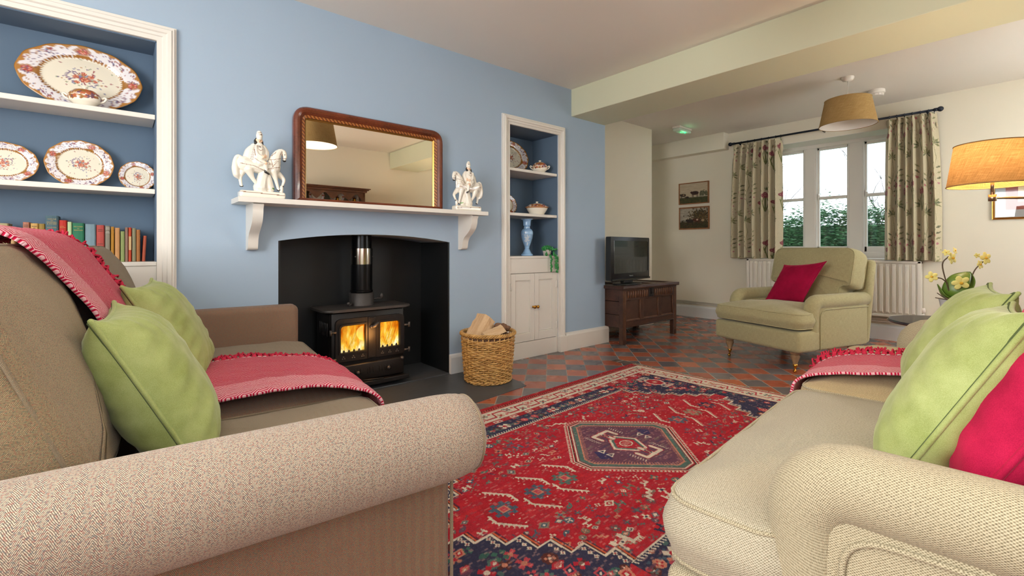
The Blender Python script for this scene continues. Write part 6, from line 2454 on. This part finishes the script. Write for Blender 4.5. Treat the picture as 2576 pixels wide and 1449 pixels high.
def curtain(label, y0, y1, ytop0, ytop1, nf, seed, flat_w):
    """y0..y1 at the hem; pinch pleats at the head"""
    h = 1.50; z1 = RZ - .028; z0 = .868
    cvs = curtain_canvas(flat_w, h, seed)
    nu, nv = int(flat_w * 260), 260
    rn = random.Random(seed)
    S = np.linspace(0, 1, nu); V = np.linspace(0, 1, nv)
    G = np.zeros((nu, nv, 3))
    wob = [rn.uniform(-.25, .25) for _ in range(nf + 2)]
    for i, s in enumerate(S):
        ph = s * nf
        f = ph + .12 * math.sin(ph * 1.7 + seed)
        for j, v in enumerate(V):
            z = z1 + (z0 - z1) * v
            pin = math.exp(-((v - .075) / .045) ** 2)
            amp = (.048 + .016 * min(1, v * 2)) * (1 - .35 * pin)
            w = math.cos(2 * PI * f)
            w = math.copysign(abs(w) ** .7, w)
            x = RX - .005 + amp * w * (1 + .3 * wob[int(ph) % (nf + 2)]) + .006 * math.sin(3 * v + ph)
            yb = y0 + (y1 - y0) * s; yt = ytop0 + (ytop1 - ytop0) * s
            k = min(1, v * 1.6) ** .6
            y = yt + (yb - yt) * k + .010 * math.sin(2 * PI * f * 2) * (1 - pin)
            # pleats gather
            c_ = (math.floor(ph) + .5) / nf
            y += (yt - (ytop0 + (ytop1 - ytop0) * c_)) * -.35 * pin
            G[i, j] = (x, y, z + .006 * math.sin(ph * 3) * v)
    me = grid_mesh('curtain', G)
    U, VV = np.meshgrid(S * flat_w, (1 - V) * h * .99, indexing='ij')
    colour_attr(me, cvs.sample(U, VV).reshape(-1, 3))
    o = link_mesh('curtain', me, M['curtain'])
    md = o.modifiers.new('thickness', 'SOLIDIFY'); md.thickness = .004
    tag(o, label, 'curtain', 'floral curtains either side of the window')
    for k in range(nf + 1):
        b = BM()
        yy = ytop0 + (ytop1 - ytop0) * min(1, (k + .3) / nf)
        tube(b, [(RX + .018 * math.cos(a), yy, RZ - .004 + .018 * math.sin(a)) for a in np.linspace(0, 2 * PI, 14, endpoint=False)], .0028, 5, True)
        tube(b, [(RX, yy, RZ - .022), (RX, yy, RZ - .04)], .002, 4)
        obj('curtain_ring', b, M['rod'], o)
    return o


curtain('cream iris printed curtain on the side of the window towards the cattle paintings', 2.90, 2.245, 2.85, 2.26, 7, 3, 1.95)
curtain('cream iris printed curtain on the side of the window towards the lit lamp', 1.225, .79, 1.21, .83, 6, 8, 1.6)

# ------------------------------------------------------------------ ceiling fittings
def pendant(label, loc, drop, r0, r1, h):
    t = thing('pendant_lamp', label, 'pendant lamp', loc, 0, None)
    b = BM(); lathe(b, [(0, 0), (.05, 0), (.05, -.012), (.04, -.03), (.012, -.038), (0, -.038)], 28); obj('ceiling_rose', b, M['plastic'], t, smooth=50)
    b = BM(); tube(b, [(0, 0, -.03), (0, 0, -drop - .05)], .0035, 8); obj('flex', b, M['plastic'], t)
    b = BM(); tube(b, [(0, 0, -drop - .04), (0, 0, -drop - .10)], .017, 12); ball(b, (0, 0, -drop - .135), .03); obj('lamp_holder', b, M['plastic'], t)
    G = lathe_grid([(r1, -drop), (r0, -drop - h)], 72, step=.02)
    me = grid_mesh('shade', G, closed_v=True)
    s = link_mesh('shade', me, M['shade'], t)
    G = lathe_grid([(r0 - .003, -drop - h), (r1 - .003, -drop)], 72, step=.02)
    me = grid_mesh('shade_lining', G, closed_v=True); link_mesh('shade_lining', me, M['shade_in'], s)
    b = BM()
    for r_, z in ((r1, -drop), (r0, -drop - h)): tube(b, [(r_ * math.cos(a), r_ * math.sin(a), z) for a in np.linspace(0, 2 * PI, 72, endpoint=False)], .0035, 6, True)
    for k in range(3): tube(b, [(0, 0, -drop - .03), (r1 * math.cos(k * 2.09), r1 * math.sin(k * 2.09), -drop - .005)], .002, 4)
    obj('rim_wire', b, M['shade'], s)
    return t


pendant('brown linen drum pendant lamp hanging in front of the window', (5.12, 1.27, CH), .205, .222, .178, .235)
pendant('brown linen pendant lamp above the rug, reflected in the mirror corner', (1.62, 1.02, CH), .20, .23, .185, .26)

pl_ = bpy.data.lights.new('pendant_added_fill', 'POINT'); pl_.energy = 15; pl_.color = (1, .86, .70); pl_.shadow_soft_size = .05  # fill light added inside the pendant for light from above
po = bpy.data.objects.new('pendant_added_fill', pl_); po.location = (1.62, 1.02, CH - .36); COL.objects.link(po)

t = thing('smoke_alarm', 'round white smoke alarm on the ceiling behind the pendant lamp', 'smoke alarm', (5.76, 1.19, CH))
b = BM(); lathe(b, [(0, 0), (.068, 0), (.070, -.006), (.070, -.030), (.062, -.036), (0, -.036)], 32); obj('housing', b, M['plastic'], t, smooth=40)
b = BM(); lathe(b, [(.055, -.036), (.06, -.042), (.054, -.058), (.02, -.062), (0, -.062)], 32)
for k in range(12):
    a = k * PI / 6; box(b, -.004, .004, .057, .0615, -.056, -.04, M=Matrix.Rotation(a, 4, 'Z'))
obj('sensor_cover', b, M['plastic'], t, smooth=40)

t = thing('emergency_light', 'small white emergency light with a glowing green lamp on the ceiling', 'emergency light', (5.62, 3.2, CH), math.radians(0))
b = BM(); box(b, -.15, .15, -.055, .055, -.028, 0, .006); obj('base', b, M['plastic'], t)
b = BM(); box(b, -.145, .145, -.05, .05, -.062, -.028, .012); obj('diffuser', b, plain('diffuser', 'cfe0d2', .3, .02), t)
b = BM(); ball(b, (.02, -.03, -.062), .011); ball(b, (-.035, .0, -.062), .007); obj('led', b, M['led'], t)
gl_ = bpy.data.lights.new('led_glow', 'POINT'); gl_.energy = .12; gl_.color = (.15, 1, .4); gl_.shadow_soft_size = .02
go = bpy.data.objects.new('led_glow', gl_); go.location = (5.62, 3.17, CH - .10); COL.objects.link(go)

# ------------------------------------------------------------------ pictures
def cow(c, x, y, s, col, col2):
    c.ell(x, y, s, s * .48, col); c.ell(x - s * .9, y + s * .18, s * .32, s * .26, col)
    for u in (-.7, -.45, .5, .75): c.rect(x + u * s - s * .07, x + u * s + s * .07, y - s * 1.0, y, col)
    c.ell(x + s * .2, y + s * .1, s * .32, s * .22, col2)


def picture(label, y0, y1, z0, z1, cvs):
    t = thing('framed_picture', label, 'picture', (XB - .001, (y0 + y1) / 2, (z0 + z1) / 2), -PI / 2, 'two small cattle paintings left of the window')
    w, h = y1 - y0, z1 - z0
    b = BM(); sweep_rect(b, -w / 2 + .012, w / 2 - .012, -h / 2 + .012, h / 2 - .012, [(0, 0), (0, .03), (.012, .032), (.012, 0)], 0); obj('frame', b, M['pic_wood'], t)
    o = canvas_sheet('painting', cvs, M['art'], t, 0)
    o.matrix_local = Matrix.Translation((0, -.018, 0)) @ Matrix.Rotation(PI / 2, 4, 'X')
    b = BM(); box(b, -w / 2 + .01, w / 2 - .01, -.015, 0, -h / 2 + .01, h / 2 - .01); obj('backing', b, M['pic_wood'], t)
    # hang on the window wall, face towards -x
    t.rotation_euler = (0, 0, -PI / 2)
    return t


rg = random.Random(9)
w, h = .435, .29
c = Canvas(-w / 2, w / 2, -h / 2, h / 2, 520, 'b3a48c')
for k in range(240): c.ell(rg.uniform(-.22, .22), rg.uniform(.0, .15), rg.uniform(.02, .06), .006, rg.choice(['b9ab95', 'a99a84', 'b5a38a', 'c0b29c']), al=.5)
for k in range(110): c.ell(.10 + abs(rg.gauss(.04, .05)), rg.gauss(-.01, .018), .012, .010, rg.choice(['5a5a44', '6b6a50', '4a4d3a']), al=.8)
c.rect(-.22, .22, -.062, -.045, 'a3a08e', .8)
c.rect(-.22, .22, -.15, -.060, '3c4128')
for k in range(260): c.ell(rg.uniform(-.22, .22), rg.uniform(-.145, -.06), .015, .004, rg.choice(['2c3420', '4a4a2c', '5a4a2c', '35401f']), al=.7)
cow(c, .02, .0, .058, '3a2420', '2a1c1a'); cow(c, -.165, -.02, .046, '33261f', 'a08264'); c.ell(-.10, -.055, .028, .014, '2a1d1a')
picture('upper of the two small cattle paintings left of the window, pale sky', 3.225, 3.682, 1.642, 1.955, c)
c = Canvas(-w / 2, w / 2, -h / 2, h / 2, 520, 'a39c8e')
for k in range(240): c.ell(rg.uniform(-.22, .1), rg.uniform(.0, .15), rg.uniform(.02, .05), .008, rg.choice(['b0a898', '8f897c', 'bab2a2', '9a9284']), al=.5)
for k in range(600):
    x, y = .10 + rg.gauss(0, .07), .02 + rg.gauss(0, .05)
    c.ell(x, y, .010, .009, rg.choice(['4a3a22', '5a4a2a', '3a2f20', '6b5632', '2f2a1e']), al=.9)
c.rect(-.22, .22, -.15, -.055, '2f2c1c')
for k in range(300): c.ell(rg.uniform(-.22, .22), rg.uniform(-.145, -.03), .014, .006, rg.choice(['2a2418', '3c3a20', '4a3420', '3a3f22']), al=.7)
cow(c, -.06, -.04, .056, '1f1a1a', '2c2420'); cow(c, .04, -.03, .052, '4a2418', 'c0a890'); c.ell(.135, -.035, .024, .018, 'a08a6a')
picture('lower of the two small cattle paintings left of the window, dark tree', 3.220, 3.678, 1.272, 1.598, c)

t = thing('gilt_framed_picture', 'gilt framed picture with red mount on the far wall behind the lit lamp', 'picture', (XB - .001, .13, 1.52), -PI / 2)
w, h = .60, .50
b = BM(); sweep_rect(b, -w / 2 + .02, w / 2 - .02, -h / 2 + .02, h / 2 - .02, [(0, 0), (0, .014), (.006, .02), (.014, .014), (.02, .018), (.02, 0)], 0); obj('frame', b, M['gold'], t)
b = BM(); box(b, -w / 2 + .018, w / 2 - .018, -.008, 0, -h / 2 + .018, h / 2 - .018); obj('mount', b, plain('silver_mount', '7e8486', .3, .05), t)
b = BM(); box(b, -.21, .26, -.011, -.007, -.16, .22); obj('red_mat', b, plain('red_mat', '7a3a35', .6, .06), t)
b = BM(); box(b, -.13, .2, -.013, -.010, -.09, .18); obj('print', b, plain('old_print', 'c9b48e', .7, .08, 20), t)
b = BM()
for z in (-.03, .02, .06): box(b, -.09, .15, -.0145, -.012, z, z + .006)
obj('print_lines', b, M['ink_dark'], t)
b = BM(); box(b, -w / 2 + .022, w / 2 - .022, -.018, -.016, -h / 2 + .022, h / 2 - .022); obj('picture_glass', b, M['glass'], t, uv=False)

# ------------------------------------------------------------------ side table, orchid, lamp
TX, TY, TZ = 3.43, .385, .60
t = thing('side_table', 'small round dark side table beyond the cream sofa, an orchid on it', 'side table', (TX, TY, 0))
b = BM(); lathe(b, [(0, TZ - .022), (.20, TZ - .022), (.262, TZ - .016), (.27, TZ - .008), (.262, TZ), (0, TZ)], 48); obj('table_top', b, M['table_wood'], t, smooth=40)
b = BM(); lathe(b, [(.03, TZ - .02), (.02, TZ - .06), (.03, TZ - .2), (.045, TZ - .3), (.025, TZ - .38), (.03, .12), (.02, .10), (0, .10)], 20); obj('column', b, M['mahog'], t)
for k in range(3):
    a = k * 2.094 + .4
    b = BM(); tube(b, catmull([(.02 * math.cos(a), .02 * math.sin(a), .16), (.12 * math.cos(a), .12 * math.sin(a), .10), (.22 * math.cos(a), .22 * math.sin(a), .012)], 5), .013, 8); obj('foot', b, M['mahog'], t)

OX, OY = 3.47, .375
t = thing('orchid', 'yellow flowering orchid in a white pot on the side table', 'plant', (OX, OY, TZ + .0005))
b = BM(); lathe(b, [(0, 0), (.045, 0), (.064, .115), (.067, .12), (.06, .12), (.05, .02), (0, .02)], 32); obj('pot', b, M['pot_white'], t, smooth=40)
b = BM(); lathe(b, [(0, .105), (.058, .105)], 20); obj('bark_mulch', b, M['bark'], t)


def leaf_mesh(P, wd, cup=.2):
    P = catmull(P, 6); n = len(P); fr_ = frames(P)
    G = np.zeros((n, 9, 3))
    for i, (p, tt, a, c_) in enumerate(fr_):
        s = i / (n - 1); w = wd * math.sin(PI * (s * .93 + .05)) ** .7
        for j in range(9):
            q = -1 + j / 4
            v = p + c_ * w * q + a * w * cup * q * q
            G[i, j] = v
    return G


rvec = Vector((.763, -.646, 0)); fvec = Vector((.646, .763, 0))
V3 = lambda r_, f_, z_: tuple(rvec * r_ + fvec * f_ + Vector((0, 0, z_)))
for k, (P, wd) in enumerate((([V3(0, 0, .11), V3(-.03, -.02, .16), V3(.0, -.03, .23), V3(.06, -.02, .27)], .05), ([V3(.01, 0, .11), V3(.05, .0, .15), V3(.09, .01, .21), V3(.10, .02, .27)], .042), ([V3(0, 0, .11), V3(.03, -.02, .13), V3(.09, -.05, .13), V3(.13, -.06, .10)], .035), ([V3(0, 0, .11), V3(-.05, .02, .14), V3(-.06, .04, .2)], .03))):
    me = grid_mesh('leaf', leaf_mesh(P, wd)); o = link_mesh('leaf', me, M['orchid_leaf'], t); md = o.modifiers.new('t', 'SOLIDIFY'); md.thickness = .003
stems = [[V3(-.01, 0, .11), V3(-.05, -.01, .2), V3(-.085, -.02, .31), V3(-.06, -.03, .355)], [V3(.02, 0, .11), V3(.075, 0, .2), V3(.11, 0, .28), V3(.15, -.01, .33)], [V3(-.05, -.01, .21), V3(-.09, -.02, .235), V3(-.13, -.02, .24)]]
b = BM()
for S_ in stems: tube(b, catmull(S_, 6), .003, 6)
for P in ([V3(-.02, 0, .115), V3(-.08, -.03, .13), V3(-.14, -.05, .16)], [V3(-.02, 0, .115), V3(-.09, -.04, .125), V3(-.15, -.05, .135)]): tube(b, catmull(P, 5), .0025, 5)
obj('stem', b, M['stem'], t)


def flower(c, s, seed):
    rg = random.Random(seed); c = Vector(c)
    b = BM(); n = (-fvec + rvec * rg.uniform(-.7, .5) + Vector((0, 0, rg.uniform(-.3, .2)))).normalized()
    u = n.cross(Vector((0, 0, 1))).normalized(); v = u.cross(n)
    for k in range(5):
        a = k * 2 * PI / 5 + rg.uniform(-.2, .2); d = u * math.cos(a) + v * math.sin(a); e = n.cross(d)
        rot = Matrix((d, e, n)).transposed().to_4x4()
        ball(b, c + d * s * .6 + n * .003, s * .55, (1, .75, .16), 10, rot=rot)
    o = obj('flower', b, M['petal'], t)
    b = BM(); ball(b, c + n * s * .25, s * .22, seg=8); obj('flower_heart', b, M['petal_heart'], o)


for i, (c_, s_) in enumerate(((V3(-.045, -.03, .345), .030), (V3(-.075, -.03, .375), .016), (V3(-.035, -.035, .385), .018), (V3(-.145, -.02, .245), .026), (V3(-.025, -.06, .215), .036), (V3(.155, -.01, .345), .030), (V3(.125, -.01, .31), .022), (V3(.11, -.01, .36), .013))):
    flower(c_, s_, i)

# floor lamps, lit: one by the side table, its unseen twin by the dresser added only for light


def floor_lamp(label, LX, LY, dx_, dy_, power):
    px_, py_ = LX - dx_, LY - dy_
    t = thing('floor_lamp', label, 'floor lamp', (px_, py_, 0))
    b = BM(); lathe(b, [(0, 0), (.13, 0), (.135, .008), (.12, .018), (.03, .028), (.012, .05), (0, .05)], 36); obj('base', b, M['nickel'], t, smooth=40)
    b = BM(); tube(b, [(0, 0, .03), (0, 0, 1.30)], .010, 12); lathe(b, [(.018, 1.245), (.018, 1.29)], 12); obj('pole', b, M['nickel'], t)
    b = BM()
    tube(b, [(0, 0, 1.268), (dx_, dy_, 1.268)], .0065, 10)
    lathe(b, [(0, 1.25), (.0165, 1.25), (.0165, 1.285), (.0, 1.285)], 16, Matrix.Translation((dx_, dy_, 0)))
    tube(b, [(dx_, dy_, 1.28), (dx_, dy_, 1.40)], .0075, 10)
    obj('swing_arm', b, M['nickel'], t)
    G = lathe_grid([(.152, 1.555), (.182, 1.335)], 80, step=.02); G[..., 0] += dx_; G[..., 1] += dy_
    me = grid_mesh('shade', G, closed_v=True); s = link_mesh('shade', me, M['shade_lit'], t)
    b = BM()
    for r_, z in ((.152, 1.555), (.182, 1.335)): tube(b, [(dx_ + r_ * math.cos(a), dy_ + r_ * math.sin(a), z) for a in np.linspace(0, 2 * PI, 72, endpoint=False)], .003, 6, True)
    for k in range(3): tube(b, [(dx_, dy_, 1.54), (dx_ + .152 * math.cos(k * 2.09), dy_ + .152 * math.sin(k * 2.09), 1.553)], .002, 4)
    tube(b, [(dx_, dy_, 1.40), (dx_, dy_, 1.545)], .003, 6)
    obj('rim_wire', b, M['shade'], s)
    b = BM(); ball(b, (dx_, dy_, 1.44), .028, (1, 1, 1.2)); obj('bulb', b, M['bulb'], t)
    ll = bpy.data.lights.new('lamp_light', 'POINT'); ll.energy = power; ll.color = (1, .80, .58); ll.shadow_soft_size = .03
    lo = bpy.data.objects.new('lamp_light', ll); lo.location = (LX, LY, 1.49); COL.objects.link(lo)


floor_lamp('lit swing arm floor lamp with a glowing linen shade over the side table', 3.56, .238, -.351, .297, 11)
floor_lamp('unseen floor lamp added beside the oak dresser only for its light', 1.30, -.58, .22, .0, 11)

# ------------------------------------------------------------------ dresser behind the camera, reflected in the mirror
t = thing('oak_dresser', 'oak dresser with wavy frieze and cornice, reflected low in the mirror', 'dresser', (2.28, YF + .035, 0))
dz = 1.90
b = BM(); box(b, -.66, .66, .0, .35, .08, .86, .006); box(b, -.69, .69, 0, .375, .86, .89, .006)
obj('base_cupboard', b, M['oak_mid'], t)
b = BM()
for x in (-.60, .57): box(b, x, x + .03, .01, .27, .89, dz - .05)
for z in (1.22, 1.645): box(b, -.58, .58, .02, .2, z, z + .02)
obj('rack', b, M['oak_mid'], t)
b = BM()
box(b, -.62, .62, .0, .30, dz - .06, dz - .03, .004); box(b, -.64, .64, .0, .33, dz - .03, dz - .015, .004); box(b, -.66, .66, 0, .35, dz - .015, dz, .004)
obj('cornice', b, M['oak_mid'], t)
ol = [(-.58, dz - .05), (-.58, dz - .15)]
for k in range(1, 60):
    x = -.58 + 1.16 * k / 60
    ol.append((x, dz - .155 - .035 * abs(math.sin(k / 60 * PI * 5)) * -1 - .03 * (math.cos(k / 60 * PI * 10))))
ol += [(.58, dz - .15), (.58, dz - .05)]
b = BM(); prism(b, ol, .02, Matrix.Translation((0, .25, 0))); obj('wavy_frieze', b, M['oak_mid'], t)
b = BM(); box(b, -.58, .58, .005, .015, .89, dz - .05); obj('back_board', b, plain('sage_paint', 'a9ae9a', .7, .03), t)
for s_ in (-1, 1):
    b = BM(); box(b, s_ * .33 - .3, s_ * .33 + .3, .348, .365, .12, .62, .004); dd = obj('door', b, M['oak_dark'], t)
    b = BM(); box(b, s_ * .33 - .3, s_ * .33 + .3, .348, .365, .66, .83, .004); d2 = obj('drawer', b, M['oak_dark'], t)
    b = BM(); ball(b, (s_ * .33, .38, .745), .018); obj('knob', b, M['brass'], d2)
    b = BM(); ball(b, (s_ * .07, .38, .4), .018); obj('knob', b, M['brass'], dd)
for k, x in enumerate((1.95, 2.22, 2.52, 2.78)):
    o = plate(('dish on the dresser rack, farthest from the brass jugs', 'dish on the dresser rack, second from its left end', 'dish on the dresser rack, reflected left of the brass jugs', 'dish on the dresser rack, reflected at the right end')[k], (x, YF + .135, 1.666), .112, .112, .12, PI, cv=k % 2, name='dresser_plate')
for k, x in enumerate((2.49, 2.75)):
    b = BM(); lathe(b, [(0, 0), (.026, 0), (.034, .03), (.032, .05), (.02, .075), (.024, .095), (.02, .095), (.016, .075), (0, .02)], 20)
    tube(b, catmull([(.022, 0, .085), (.05, 0, .075), (.05, 0, .04), (.03, 0, .03)], 4), .004, 6)
    o = obj('brass_jug', b, M['brass']); o.location = (x, YF + .21, 1.666)
    tag(o, ('small brass jug on the dresser rack, left one in the mirror', 'small brass jug on the dresser rack, right one in the mirror')[k], 'jug')
bpy.context.view_layer.update()
